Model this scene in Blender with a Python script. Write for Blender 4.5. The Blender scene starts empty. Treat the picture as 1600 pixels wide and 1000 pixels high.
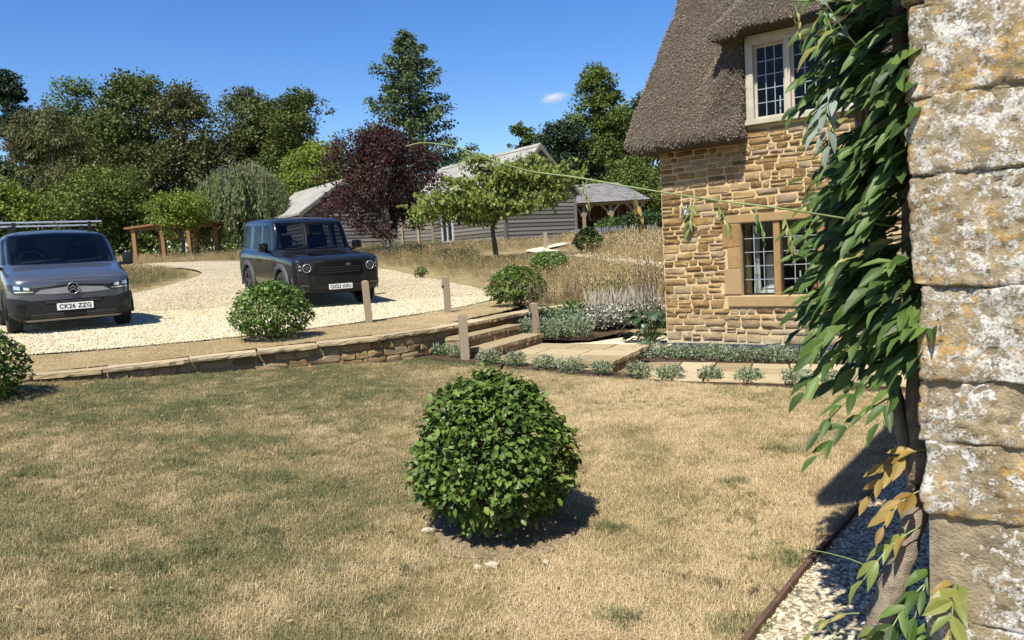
import bpy, bmesh, math, random
import numpy as np
from mathutils import Vector, Matrix, noise as mnoise
from mathutils.geometry import delaunay_2d_cdt
from mathutils.bvhtree import BVHTree

SC = bpy.context.scene
COL = SC.collection
rad = math.radians

# ------------------------------------------------------------------ camera, sky, sun, exposure
EYE = 1.55
cam_d = bpy.data.cameras.new('camera')
cam_d.sensor_width = 36.0
cam_d.lens = 36.0 * 1180 / 1600
cam_d.clip_start = 0.05
cam_d.clip_end = 9000
cam = bpy.data.objects.new('camera', cam_d)
COL.objects.link(cam)
cam.matrix_world = Matrix.Translation((0, 0, EYE)) @ Matrix.Rotation(rad(90 - 5.076), 4, 'X') @ Matrix.Rotation(rad(-3.319), 4, 'Z')
SC.camera = cam

SUN_EL = rad(56)
SUN_AZ = (-0.42, -0.907)            # horizontal direction towards the sun
W = bpy.data.worlds.new('World')
SC.world = W
W.use_nodes = True
wn, wl = W.node_tree.nodes, W.node_tree.links
bg = wn['Background']
sky = wn.new('ShaderNodeTexSky')
sky.sky_type = 'NISHITA'
sky.sun_disc = False
sky.sun_elevation = SUN_EL
sky.sun_rotation = math.atan2(SUN_AZ[0], SUN_AZ[1])
sky.altitude = 100
sky.air_density = 1.0
sky.dust_density = 0.25
sky.ozone_density = 2.6
hs = wn.new('ShaderNodeHueSaturation'); hs.inputs['Saturation'].default_value = 1.33; hs.inputs['Hue'].default_value = .512; hs.inputs['Value'].default_value = 1.06
wl.new(sky.outputs[0], hs.inputs['Color']); wl.new(hs.outputs[0], bg.inputs[0])
bg.inputs[1].default_value = 0.10
sun_d = bpy.data.lights.new('sun', 'SUN')
sun_d.energy = 5.0
sun_d.angle = rad(0.55)
sun_d.color = (1.0, 0.95, 0.83)
sun = bpy.data.objects.new('sun', sun_d)
COL.objects.link(sun)
sdir = Vector((SUN_AZ[0] * math.cos(SUN_EL), SUN_AZ[1] * math.cos(SUN_EL), math.sin(SUN_EL)))
sun.rotation_euler = sdir.to_track_quat('Z', 'Y').to_euler()
sun.location = (-6, -12, 20)
SC.view_settings.view_transform = 'Standard'
SC.view_settings.look = 'None'
SC.view_settings.exposure = 0.68
SC.view_settings.gamma = 1.0
SC.view_settings.use_curve_mapping = False
SC.render.engine = 'CYCLES'
SC.cycles.max_bounces = 6
SC.cycles.diffuse_bounces = 3
SC.cycles.glossy_bounces = 3
SC.cycles.transmission_bounces = 4
SC.cycles.transparent_max_bounces = 12
SC.cycles.volume_bounces = 4
SC.cycles.use_denoising = True

# ------------------------------------------------------------------ helpers
def tag(o, label=None, cat=None, group=None, kind=None):
    if label: o['label'] = label
    if cat: o['category'] = cat
    if group: o['group'] = group
    if kind: o['kind'] = kind
    return o

def empty(name, loc=(0, 0, 0), rz=0, parent=None):
    o = bpy.data.objects.new(name, None)
    COL.objects.link(o)
    o.location = loc
    o.rotation_euler = (0, 0, rz)
    o.empty_display_size = 0.1
    if parent: o.parent = parent
    return o

def link(name, me, parent=None, matrix=None):
    o = bpy.data.objects.new(name, me)
    COL.objects.link(o)
    if parent: o.parent = parent
    if matrix is not None: o.matrix_local = matrix
    return o

def mesh(name, verts, faces, mat=None, smooth=False):
    me = bpy.data.meshes.new(name)
    me.from_pydata([tuple(v) for v in verts], [], faces)
    if mat: me.materials.append(mat)
    if smooth: me.polygons.foreach_set('use_smooth', [True] * len(me.polygons))
    me.update()
    return me

def np_mesh(name, V, Fq, mat=None, smooth=False):
    """V (n,3), Fq (m,k) all faces with k corners"""
    me = bpy.data.meshes.new(name)
    V = np.ascontiguousarray(V, dtype=np.float32); Fq = np.ascontiguousarray(Fq, dtype=np.int32)
    m, k = Fq.shape
    me.vertices.add(len(V)); me.vertices.foreach_set('co', V.ravel())
    me.loops.add(m * k); me.loops.foreach_set('vertex_index', Fq.ravel())
    me.polygons.add(m)
    me.polygons.foreach_set('loop_start', np.arange(0, m * k, k, dtype=np.int32))
    me.polygons.foreach_set('loop_total', np.full(m, k, dtype=np.int32))
    if smooth: me.polygons.foreach_set('use_smooth', np.ones(m, dtype=bool))
    if mat: me.materials.append(mat)
    me.update(calc_edges=True)
    return me

class MB:
    """collects boxes, tubes and lofts into one mesh"""
    def __init__(s): s.v = []; s.f = []
    def add(s, verts, faces, M4=None):
        b = len(s.v)
        for v in verts:
            v = Vector(v)
            s.v.append(tuple(M4 @ v if M4 is not None else v))
        s.f += [tuple(b + i for i in f) for f in faces]
        return s
    def box(s, c, d, M4=None, bev=0.0):
        cx, cy, cz = c; hx, hy, hz = d[0] / 2, d[1] / 2, d[2] / 2
        if bev <= 0:
            V = [(cx + sx * hx, cy + sy * hy, cz + sz * hz) for sx in (-1, 1) for sy in (-1, 1) for sz in (-1, 1)]
            Fc = [(0, 1, 3, 2), (4, 6, 7, 5), (0, 4, 5, 1), (2, 3, 7, 6), (0, 2, 6, 4), (1, 5, 7, 3)]
            return s.add(V, Fc, M4)
        bm = bmesh.new(); bmesh.ops.create_cube(bm, size=1.0)
        for v in bm.verts: v.co = Vector((cx + v.co.x * d[0], cy + v.co.y * d[1], cz + v.co.z * d[2]))
        bmesh.ops.bevel(bm, geom=list(bm.edges), offset=bev, segments=2, affect='EDGES', profile=0.6)
        bm.verts.ensure_lookup_table(); bm.verts.index_update()
        s.add([v.co.copy() for v in bm.verts], [[v.index for v in f.verts] for f in bm.faces], M4); bm.free()
        return s
    def tube(s, pts, radii, n=8, M4=None, cap=True):
        pts = [Vector(p) for p in pts]
        if not hasattr(radii, '__len__'): radii = [radii] * len(pts)
        V = []; Fc = []; up = Vector((0.13, 0.27, 0.95))
        for i, p in enumerate(pts):
            t = (pts[min(i + 1, len(pts) - 1)] - pts[max(i - 1, 0)])
            t = t.normalized() if t.length > 1e-9 else Vector((0, 0, 1))
            a = t.cross(up)
            if a.length < 0.05: a = t.cross(Vector((1, 0, 0)))
            a.normalize(); b = t.cross(a)
            for k in range(n):
                an = 2 * math.pi * k / n
                V.append(p + (a * math.cos(an) + b * math.sin(an)) * radii[i])
        for i in range(len(pts) - 1):
            for k in range(n):
                k2 = (k + 1) % n
                Fc.append((i * n + k, i * n + k2, (i + 1) * n + k2, (i + 1) * n + k))
        if cap:
            Fc.append(tuple(range(n - 1, -1, -1))); Fc.append(tuple((len(pts) - 1) * n + k for k in range(n)))
        return s.add(V, Fc, M4)
    def disc(s, c, nrm, r, h, n=20, M4=None):
        c = Vector(c); nrm = Vector(nrm).normalized()
        return s.tube([c, c + nrm * h], r, n, M4)
    def prism(s, poly, axis_vec, M4=None):
        """poly: list of 3d points, extruded by axis_vec"""
        a = Vector(axis_vec); n = len(poly)
        V = [Vector(p) for p in poly] + [Vector(p) + a for p in poly]
        Fc = [tuple(range(n - 1, -1, -1)), tuple(range(n, 2 * n))] + [(i, (i + 1) % n, n + (i + 1) % n, n + i) for i in range(n)]
        return s.add(V, Fc, M4)
    def me(s, name, mat=None, smooth=False):
        return mesh(name, s.v, s.f, mat, smooth)
    def build(s, name, mat=None, parent=None, smooth=False, matrix=None):
        return link(name, s.me(name, mat, smooth), parent, matrix)

def fixn(o):
    bm = bmesh.new(); bm.from_mesh(o.data); bmesh.ops.recalc_face_normals(bm, faces=bm.faces); bm.to_mesh(o.data); bm.free()
    return o

def auto_smooth(me, ang=40):
    """smooth faces, sharp edges above an angle"""
    bm = bmesh.new(); bm.from_mesh(me)
    bmesh.ops.recalc_face_normals(bm, faces=bm.faces)
    for f in bm.faces: f.smooth = True
    for e in bm.edges:
        if len(e.link_faces) == 2: e.smooth = e.calc_face_angle(0) < rad(ang)
    bm.to_mesh(me); bm.free()

# value noise for scattering
_rs = np.random.RandomState(11)
_LAT = _rs.rand(256, 256)
def vnoise(x, y):
    x = np.asarray(x, float); y = np.asarray(y, float)
    xi = np.floor(x).astype(int); yi = np.floor(y).astype(int); fx = x - xi; fy = y - yi
    fx = fx * fx * (3 - 2 * fx); fy = fy * fy * (3 - 2 * fy)
    g = lambda a, b: _LAT[a & 255, b & 255]
    return (g(xi, yi) * (1 - fx) + g(xi + 1, yi) * fx) * (1 - fy) + (g(xi, yi + 1) * (1 - fx) + g(xi + 1, yi + 1) * fx) * fy
def fbm(x, y, o=4):
    r = 0; a = 0.5; t = 0
    for i in range(o):
        r = r + a * vnoise(x * 2 ** i + 17.3 * i, y * 2 ** i + 5.1 * i); t += a; a *= 0.55
    return r / t

def in_poly(x, y, poly):
    x = np.asarray(x); y = np.asarray(y); r = np.zeros(x.shape, bool); n = len(poly)
    for i in range(n):
        x1, y1 = poly[i]; x2, y2 = poly[(i + 1) % n]
        c = ((y1 > y) != (y2 > y)) & (x < (x2 - x1) * (y - y1) / (y2 - y1 + 1e-12) + x1)
        r ^= c
    return r

def dist_line(x, y, pts):
    d = np.full(np.shape(x), 1e9)
    for (x1, y1), (x2, y2) in zip(pts[:-1], pts[1:]):
        vx, vy = x2 - x1, y2 - y1
        t = np.clip(((x - x1) * vx + (y - y1) * vy) / (vx * vx + vy * vy), 0, 1)
        d = np.minimum(d, np.hypot(x - x1 - t * vx, y - y1 - t * vy))
    return d

def smooth_line(pts, n=8, closed=False):
    """Catmull-Rom through 2d or 3d points"""
    P = [np.array(p, float) for p in pts]; out = []
    m = len(P)
    for i in range(m if closed else m - 1):
        if closed: a, b, c, d = P[i - 1], P[i], P[(i + 1) % m], P[(i + 2) % m]
        else: a, b, c, d = P[max(i - 1, 0)], P[i], P[i + 1], P[min(i + 2, m - 1)]
        for k in range(n):
            t = k / n
            out.append(0.5 * ((2 * b) + (-a + c) * t + (2 * a - 5 * b + 4 * c - d) * t * t + (-a + 3 * b - 3 * c + d) * t ** 3))
    if not closed: out.append(P[-1])
    return [tuple(p) for p in out]

# ------------------------------------------------------------------ materials
class NT:
    def __init__(s, name):
        s.m = bpy.data.materials.new(name); s.m.use_nodes = True
        s.n = s.m.node_tree.nodes; s.l = s.m.node_tree.links
        s.b = s.n['Principled BSDF']; s.out = s.n['Material Output']
    def node(s, t, **kw):
        x = s.n.new(t)
        for k, v in kw.items(): setattr(x, k, v)
        return x
    def link(s, a, b): s.l.new(a, b)
    def coord(s, kind='Object', scale=None):
        if kind == 'World':
            c = s.node('ShaderNodeNewGeometry').outputs['Position']
        else:
            c = s.node('ShaderNodeTexCoord').outputs[kind]
        if scale is not None:
            mp = s.node('ShaderNodeMapping'); mp.inputs['Scale'].default_value = scale if hasattr(scale, '__len__') else (scale,) * 3
            s.link(c, mp.inputs['Vector']); c = mp.outputs[0]
        return c
    def noise(s, vec, scale, detail=4, rough=0.55, dist=0.0):
        x = s.node('ShaderNodeTexNoise'); s.link(vec, x.inputs['Vector'])
        x.inputs['Scale'].default_value = scale; x.inputs['Detail'].default_value = detail
        x.inputs['Roughness'].default_value = rough; x.inputs['Distortion'].default_value = dist
        return x.outputs['Fac']
    def vor(s, vec, scale, feature='F1', out='Distance', rnd=1.0):
        x = s.node('ShaderNodeTexVoronoi', feature=feature); s.link(vec, x.inputs['Vector'])
        x.inputs['Scale'].default_value = scale; x.inputs['Randomness'].default_value = rnd
        return x.outputs[out]
    def ramp(s, fac, stops, interp='LINEAR'):
        x = s.node('ShaderNodeValToRGB'); x.color_ramp.interpolation = interp
        e = x.color_ramp.elements
        if len(stops) == 1: stops = [stops[0], (1.0, stops[0][1])]
        while len(e) < len(stops): e.new(0.5)
        for i, (p, c) in enumerate(stops):
            e[i].position = p
            e[i].color = (c, c, c, 1) if not hasattr(c, '__len__') else (*c, 1)
        s.link(fac, x.inputs[0]); return x.outputs[0]
    def mix(s, fac, a, b, mode='MIX'):
        x = s.node('ShaderNodeMix', data_type='RGBA', blend_type=mode)
        for sock, v in ((x.inputs['Factor'], fac), (x.inputs[6], a), (x.inputs[7], b)):
            if hasattr(v, 'is_linked') or hasattr(v, 'links'): s.link(v, sock)
            elif hasattr(v, '__len__'): sock.default_value = (*v, 1) if len(v) == 3 else v
            else: sock.default_value = v if sock.type == 'VALUE' else (v, v, v, 1)
        return x.outputs[2]
    def math(s, op, a, b=0.0, clamp=False):
        x = s.node('ShaderNodeMath', operation=op, use_clamp=clamp)
        for sock, v in ((x.inputs[0], a), (x.inputs[1], b)):
            if hasattr(v, 'links'): s.link(v, sock)
            else: sock.default_value = v
        return x.outputs[0]
    def rnd(s): return s.node('ShaderNodeObjectInfo').outputs['Random']
    def island(s): return s.node('ShaderNodeNewGeometry').outputs['Random Per Island']
    def attr(s, name, typ='GEOMETRY', out='Fac'):
        return s.node('ShaderNodeAttribute', attribute_name=name, attribute_type=typ).outputs[out]
    def bump(s, h, strength=0.5, dist=0.01, normal=None):
        x = s.node('ShaderNodeBump'); x.inputs['Strength'].default_value = strength; x.inputs['Distance'].default_value = dist
        s.link(h, x.inputs['Height'])
        if normal is not None: s.link(normal, x.inputs['Normal'])
        s.link(x.outputs[0], s.b.inputs['Normal']); return x.outputs[0]
    def set(s, col=None, rough=None, metal=None, spec=None, **kw):
        for nm, v in (('Base Color', col), ('Roughness', rough), ('Metallic', metal), ('Specular IOR Level', spec)):
            if v is None: continue
            if hasattr(v, 'links'): s.link(v, s.b.inputs[nm])
            elif hasattr(v, '__len__'): s.b.inputs[nm].default_value = (*v, 1)
            else: s.b.inputs[nm].default_value = v
        for k, v in kw.items(): s.b.inputs[k].default_value = v
        return s.m

def plain(name, col, rough=0.6, metal=0.0, spec=0.5, var=0.12, scale=6.0, bump=0.0, **kw):
    """a colour with a little uneven grain"""
    t = NT(name); c = t.coord('Object')
    nz = t.noise(c, scale, 5)
    lo = tuple(x * (1 - var) for x in col); hi = tuple(min(1, x * (1 + var)) for x in col)
    t.set(t.ramp(nz, [(0.3, lo), (0.7, hi)]), rough, metal, spec, **kw)
    if bump: t.bump(t.noise(c, scale * 6, 4), bump, 0.01)
    return t.m

def leaf_mat(name, cols, trans=0.28, rough=0.45, spec=0.4, clump=0.0, dead=None):
    """leaves: each island its own shade out of cols; light passes through"""
    t = NT(name)
    r = t.island()
    if clump:
        nz = t.noise(t.coord('World'), clump, 2)
        r = t.math('ADD', t.math('MULTIPLY', r, 0.6), t.math('MULTIPLY', t.math('SUBTRACT', nz, 0.3), 1.0), True)
    n = len(cols)
    stops = [(i / max(1, n - 1), c) for i, c in enumerate(cols)]
    col = t.ramp(r, stops)
    if dead:
        r2 = t.math('FRACT', t.math('MULTIPLY', t.island(), 91.7))
        col = t.mix(t.math('GREATER_THAN', r2, 1 - dead[0]), col, dead[1])
    t.set(col, rough, 0, spec)
    tr = t.node('ShaderNodeBsdfTranslucent')
    t.link(t.mix(0.6, col, (0.35, 0.5, 0.06), 'MULTIPLY') if False else col, tr.inputs[0])
    mx = t.node('ShaderNodeMixShader'); mx.inputs[0].default_value = trans
    t.link(t.b.outputs[0], mx.inputs[1]); t.link(tr.outputs[0], mx.inputs[2]); t.link(mx.outputs[0], t.out.inputs[0])
    return t.m

def grass_mat(name, stops, trans=0.25):
    """blades tinted by the 'tint' value of the tuft they stand in"""
    t = NT(name)
    r = t.attr('tint', 'INSTANCER')
    j = t.math('MULTIPLY', t.math('SUBTRACT', t.island(), 0.5), 0.35)
    col = t.ramp(t.math('ADD', r, j, True), stops)
    t.set(col, 0.65, 0, 0.25)
    tr = t.node('ShaderNodeBsdfTranslucent'); t.link(col, tr.inputs[0])
    mx = t.node('ShaderNodeMixShader'); mx.inputs[0].default_value = trans
    t.link(t.b.outputs[0], mx.inputs[1]); t.link(tr.outputs[0], mx.inputs[2]); t.link(mx.outputs[0], t.out.inputs[0])
    return t.m

# ------------------------------------------------------------------ scatter (uncountable stuff only): points -> geometry node instances
def scatter(name, P, protos, rot, scl, tint, var, parent=None):
    me = bpy.data.meshes.new(name)
    n = len(P)
    me.vertices.add(n); me.vertices.foreach_set('co', np.ascontiguousarray(P, np.float32).ravel())
    def at(nm, ty, arr, key):
        a = me.attributes.new(nm, ty, 'POINT'); a.data.foreach_set(key, np.ascontiguousarray(arr).ravel())
    at('rot', 'FLOAT_VECTOR', np.asarray(rot, np.float32), 'vector')
    at('scl', 'FLOAT', np.asarray(scl, np.float32), 'value')
    at('tint', 'FLOAT', np.asarray(tint, np.float32), 'value')
    at('var', 'INT', np.asarray(var, np.int32), 'value')
    me.update()
    o = link(name, me, parent)
    c = bpy.data.collections.new(name + '_kit')
    for i, pm in enumerate(protos):
        po = bpy.data.objects.new('%s_piece_%02d' % (name, i), pm); c.objects.link(po)
    g = bpy.data.node_groups.new(name + '_nodes', 'GeometryNodeTree')
    g.interface.new_socket('Geometry', in_out='INPUT', socket_type='NodeSocketGeometry')
    g.interface.new_socket('Geometry', in_out='OUTPUT', socket_type='NodeSocketGeometry')
    gi = g.nodes.new('NodeGroupInput'); go = g.nodes.new('NodeGroupOutput')
    ci = g.nodes.new('GeometryNodeCollectionInfo'); ci.inputs['Collection'].default_value = c
    ci.inputs['Separate Children'].default_value = True; ci.inputs['Reset Children'].default_value = True
    ip = g.nodes.new('GeometryNodeInstanceOnPoints'); ip.inputs['Pick Instance'].default_value = True
    def na(nm, ty):
        x = g.nodes.new('GeometryNodeInputNamedAttribute'); x.data_type = ty; x.inputs['Name'].default_value = nm; return x.outputs['Attribute']
    g.links.new(gi.outputs[0], ip.inputs['Points']); g.links.new(ci.outputs[0], ip.inputs['Instance'])
    g.links.new(na('var', 'INT'), ip.inputs['Instance Index'])
    g.links.new(na('rot', 'FLOAT_VECTOR'), ip.inputs['Rotation'])
    g.links.new(na('scl', 'FLOAT'), ip.inputs['Scale'])
    g.links.new(ip.outputs[0], go.inputs[0])
    md = o.modifiers.new('scatter', 'NODES'); md.node_group = g
    return o

def tuft_mesh(name, rng, n, h, spread, lean, w, mat, seg=2, hvar=0.4, head=0.0):
    """a tuft of bent tapering blades; head > 0 adds a feathery seed head"""
    V = []; Fc = []
    for i in range(n):
        a = rng.uniform(0, 2 * math.pi); r = spread * math.sqrt(rng.random())
        bx, by = r * math.cos(a), r * math.sin(a)
        d = rng.uniform(0, 2 * math.pi); ln = rng.uniform(lean[0], lean[1]); hh = h * (1 - hvar * rng.random())
        px, py = -math.sin(d), math.cos(d)
        b = len(V)
        for k in range(seg + 1):
            t = k / seg; q = ln * t ** 1.4
            cx = bx + math.cos(d) * math.sin(q) * hh * t; cy = by + math.sin(d) * math.sin(q) * hh * t; cz = hh * t * math.cos(q * 0.8) - 0.004
            ww = w * (1 - t) * 0.5 * (1.0 if t < 1 else 0)
            if k < seg: V += [(cx + px * ww, cy + py * ww, cz), (cx - px * ww, cy - py * ww, cz)]
            else: V.append((cx, cy, cz))
        for k in range(seg - 1): Fc.append((b + 2 * k, b + 2 * k + 1, b + 2 * k + 3, b + 2 * k + 2))
        Fc.append((b + 2 * seg - 2, b + 2 * seg - 1, b + 2 * seg))
        if head and rng.random() < 0.7:
            tx, ty, tz = V[b + 2 * seg]; e = len(V); L_ = head * rng.uniform(0.7, 1.3)
            ox, oy = math.cos(d) * L_ * 0.4, math.sin(d) * L_ * 0.4; hw = w * 1.9
            V += [(tx - ox * 0.3, ty - oy * 0.3, tz - L_ * 0.4), (tx + px * hw, ty + py * hw, tz + L_ * 0.1), (tx + ox, ty + oy, tz + L_ * 0.6), (tx - px * hw, ty - py * hw, tz + L_ * 0.1)]
            Fc.append((e, e + 1, e + 2, e + 3))
    return mesh(name, V, Fc, mat)
# ------------------------------------------------------------------ the lie of the land
YY = [0, 13, 17.5, 20, 23, 28, 34, 45, 80, 200, 700]; ZZ = [.6, .58, .56, .78, 1.15, 1.55, 1.8, 2.2, 3.2, 3.6, 4.0]
WALL = [(-9.5, 6.6), (-7.0, 7.3), (-5.23, 7.91), (-4.82, 8.0), (-4.2, 8.18), (-3.33, 8.64), (-2.33, 9.04), (-1.6, 9.38), (-1.1, 9.86),
        (-0.37, 10.95), (0.23, 12.05), (1.0, 12.9), (2.2, 13.5), (4.5, 14.2), (14, 15)]
WALL_X = [p[0] for p in WALL]; WALL_Y = [p[1] for p in WALL]
COPE = [.57, .56, .55, .56, .565, .58, .605, .615, .61, .605, .6, .6, .6, .6, .6]
def wall_y(x): return np.interp(x, WALL_X, WALL_Y)
def U(x, y):
    z = np.interp(y, YY, ZZ) + .012 * np.clip(-np.asarray(x, float), 0, 14)
    k = np.clip((y - wall_y(x) - .30) / 1.0, 0, 1)                     # the verge falls to the coping
    return np.interp(x, WALL_X, COPE) * (1 - k) + z * k
def L(x, y):
    x = np.asarray(x, float)
    return np.where(x < 0, .03, .03 * np.clip(1 - x / 2.2, 0, 1)) * np.minimum(np.asarray(y) - 3.9, 7) - .07 * np.minimum(x, 0)

def region_mesh(name, poly, zf, step, mat, holes=(), jitter=0.35, attr=None, seed=3):
    rng = np.random.RandomState(seed)
    def dens(pl):
        out = []
        for a, b in zip(pl, pl[1:] + pl[:1]):
            n = max(1, int(math.hypot(b[0] - a[0], b[1] - a[1]) / step))
            out += [(a[0] + (b[0] - a[0]) * k / n, a[1] + (b[1] - a[1]) * k / n) for k in range(n)]
        return out
    pts = []; edges = []
    for pl in [poly] + list(holes):
        d = dens(list(pl)); b = len(pts); pts += d
        edges += [(b + i, b + (i + 1) % len(d)) for i in range(len(d))]
    xs = [p[0] for p in poly]; ys = [p[1] for p in poly]
    gx, gy = np.meshgrid(np.arange(min(xs), max(xs), step), np.arange(min(ys), max(ys), step))
    gx = gx.ravel() + rng.uniform(-jitter, jitter, gx.size) * step; gy = gy.ravel() + rng.uniform(-jitter, jitter, gy.size) * step
    ok = in_poly(gx, gy, poly)
    for h in holes: ok &= ~in_poly(gx, gy, h)
    pts += list(zip(gx[ok].tolist(), gy[ok].tolist()))
    vo, eo, fo, *_ = delaunay_2d_cdt([Vector(p) for p in pts], edges, [], 0, 1e-4)
    vo = np.array([(v.x, v.y) for v in vo]); fo = np.array([tuple(f) for f in fo if len(f) == 3])
    c = vo[fo].mean(1)
    keep = in_poly(c[:, 0], c[:, 1], poly)
    for h in holes: keep &= ~in_poly(c[:, 0], c[:, 1], h)
    fo = fo[keep]
    a, b, d = vo[fo[:, 0]], vo[fo[:, 1]], vo[fo[:, 2]]
    cw = ((b - a)[:, 0] * (d - a)[:, 1] - (b - a)[:, 1] * (d - a)[:, 0]) < 0
    fo[cw] = fo[cw][:, ::-1]
    me = np_mesh(name, np.column_stack([vo, zf(vo[:, 0], vo[:, 1])]), fo, mat, True)
    if attr is not None:
        at = me.attributes.new('dry', 'FLOAT', 'POINT'); at.data.foreach_set('value', np.asarray(attr(vo[:, 0], vo[:, 1]), np.float32))
    return me

# how dry the lawn is (0 green .. 1 straw)
def lawn_dry(x, y):
    d = 0.53 + 0.7 * (fbm(x * 0.9 + 3, y * 0.9 + 8, 4) - 0.5) + 0.65 * (fbm(x * 3.1 + 40, y * 3.1, 3) - 0.5) + 0.6 * (fbm(x * 11 + 4, y * 11 + 30, 2) - 0.5)
    d = d + 0.26 * np.clip((x + 0.2) / 1.6, -0.85, 0.9) + 0.08 * np.clip((3.6 - np.abs(y - 5.5)) / 3, -1, 1)
    d = d - 0.05 * (x < -.6) + 0.25 * np.exp(-((x - 0.6) ** 2 / 0.5 + (y - 3.3) ** 2 / 0.4)) + 0.3 * np.exp(-((x + 2.0) ** 2 / 0.25 + (y - 3.0) ** 2 / 0.12))
    d = d - 0.4 * np.exp(-((y - (9.15 - 0.35 * x)) / 0.28) ** 2) * (x > -1.4)
    return np.clip(d, 0, 1)

t = NT('lawn_soil')
dr = t.attr('dry'); c = t.coord('World')
n1 = t.noise(c, 22, 6, 0.65); n2 = t.noise(c, 160, 3, 0.6)
base = t.ramp(t.math('ADD', dr, t.math('MULTIPLY', t.math('SUBTRACT', n1, 0.5), 0.5), True),
              [(0.15, (.12, .115, .05)), (0.45, (.20, .16, .07)), (0.75, (.33, .25, .125)), (1.0, (.42, .32, .175))])
t.set(t.mix(t.ramp(n2, [(0.35, 0.0), (0.62, 1.0)]), base, (.15, .105, .06), 'MIX') if False else t.mix(0.55, base, t.ramp(n2, [(0.3, .35), (0.7, 1.0)]), 'MULTIPLY'), 0.95, 0, 0.1)
t.bump(n2, 0.8, 0.02); M_LAWN = t.m

t = NT('dry_meadow_soil'); c = t.coord('World')
t.set(t.ramp(t.noise(c, 1.5, 6, 0.65), [(0.3, (.16, .13, .06)), (0.55, (.27, .21, .11)), (0.75, (.33, .27, .15))]), 0.95, 0, 0.1)
t.bump(t.noise(c, 30, 4), 0.6, 0.04); M_MEADOW = t.m

def gravel_mat(name, stops, sc):
    t = NT(name); c = t.coord('World')
    v = t.node('ShaderNodeTexVoronoi'); t.link(c, v.inputs['Vector']); v.inputs['Scale'].default_value = sc
    vr = t.node('ShaderNodeSeparateColor'); t.link(v.outputs['Color'], vr.inputs[0])
    col = t.ramp(vr.outputs[0], stops)
    big = t.ramp(t.noise(c, 0.55, 5, 0.6), [(0.3, .72), (0.65, 1.0)])
    edge = t.ramp(v.outputs['Distance'], [(0.0, 1.0), (0.45, .95), (0.8, .45)])
    t.set(t.mix(1.0, t.mix(1.0, col, big, 'MULTIPLY'), edge, 'MULTIPLY'), 0.9, 0, 0.2)
    t.bump(t.math('SUBTRACT', 1.0, v.outputs['Distance']), 0.9, 0.02)
    return t.m
GR_STOPS = [(0.0, (.31, .22, .11)), (0.25, (.52, .42, .26)), (0.6, (.65, .56, .38)), (0.85, (.74, .67, .50)), (1.0, (.44, .34, .20))]
M_DRIVE = gravel_mat('honey_gravel', GR_STOPS, 42)
M_STRIPG = gravel_mat('pale_chippings', [(0, (.34, .27, .18)), (0.4, (.52, .44, .31)), (0.8, (.62, .55, .41)), (1, (.4, .33, .23))], 38)
t = NT('honey_pebble'); t.set(t.ramp(t.rnd(), GR_STOPS), 0.85, 0, 0.25); M_PEBBLE = t.m
t = NT('pale_chip'); t.set(t.ramp(t.rnd(), [(0, (.36, .28, .19)), (0.3, (.52, .44, .31)), (0.7, (.64, .57, .43)), (1, (.44, .36, .25))]), 0.85, 0, 0.25); M_CHIP = t.m
t = NT('footpath_gravel'); c = t.coord('World')
t.set(t.ramp(t.noise(c, 40, 4), [(0.3, (.48, .40, .28)), (0.7, (.68, .60, .45))]), 0.9, 0, 0.1); M_PATH = t.m
M_SOIL = plain('dark_bed_soil', (.075, .05, .032), 0.95, var=0.5, scale=14, bump=0.8, spec=0.1)

# base sheet out to the horizon
def ground_z(x, y):
    x = np.asarray(x, float); y = np.asarray(y, float)
    up = y > wall_y(x) + 0.7
    zz = np.where(up, U(x, y) - 0.06, L(x, np.minimum(y, 11)) - 0.12)
    far = (np.abs(x) > 16) | (y < -3)
    return np.where(far, np.where(y > 12, np.interp(y, YY, ZZ) + .012 * np.clip(-x, 0, 14) - 0.06, np.clip(-0.07 * x, -0.2, .6) - 0.2), zz)
def axis(lo, hi, fl, fh, st):
    a = list(np.arange(fl, fh, st)); s = st; x = fh
    while x < hi: a.append(x); s *= 1.35; x += s
    s = st; x = fl
    pre = []
    while x > lo: s *= 1.35; x -= s; pre.append(x)
    return np.array(sorted(pre) + a)
gx = axis(-900, 900, -24, 14, 0.5); gy = axis(-300, 1500, -3, 46, 0.5)
GX, GY = np.meshgrid(gx, gy); nx, ny = len(gx), len(gy)
idx = np.arange(nx * ny).reshape(ny, nx)
Fq = np.stack([idx[:-1, :-1], idx[:-1, 1:], idx[1:, 1:], idx[1:, :-1]], -1).reshape(-1, 4)
o = link('ground', np_mesh('ground', np.column_stack([GX.ravel(), GY.ravel(), ground_z(GX.ravel(), GY.ravel())]), Fq, M_MEADOW, True))
tag(o, 'dry tawny ground running back under the trees', 'ground', kind='structure')

LAWN = [(-10, -2.5), (-9.5, 6.6)] + WALL[1:11] + [(2.2, 13.2), (6.5, 12.5), (6.5, -2.5)]
o = link('lawn', region_mesh('lawn', LAWN, L, 0.16, M_LAWN, attr=lawn_dry))
tag(o, 'parched straw coloured lawn in the foreground', 'lawn', kind='structure')

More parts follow.
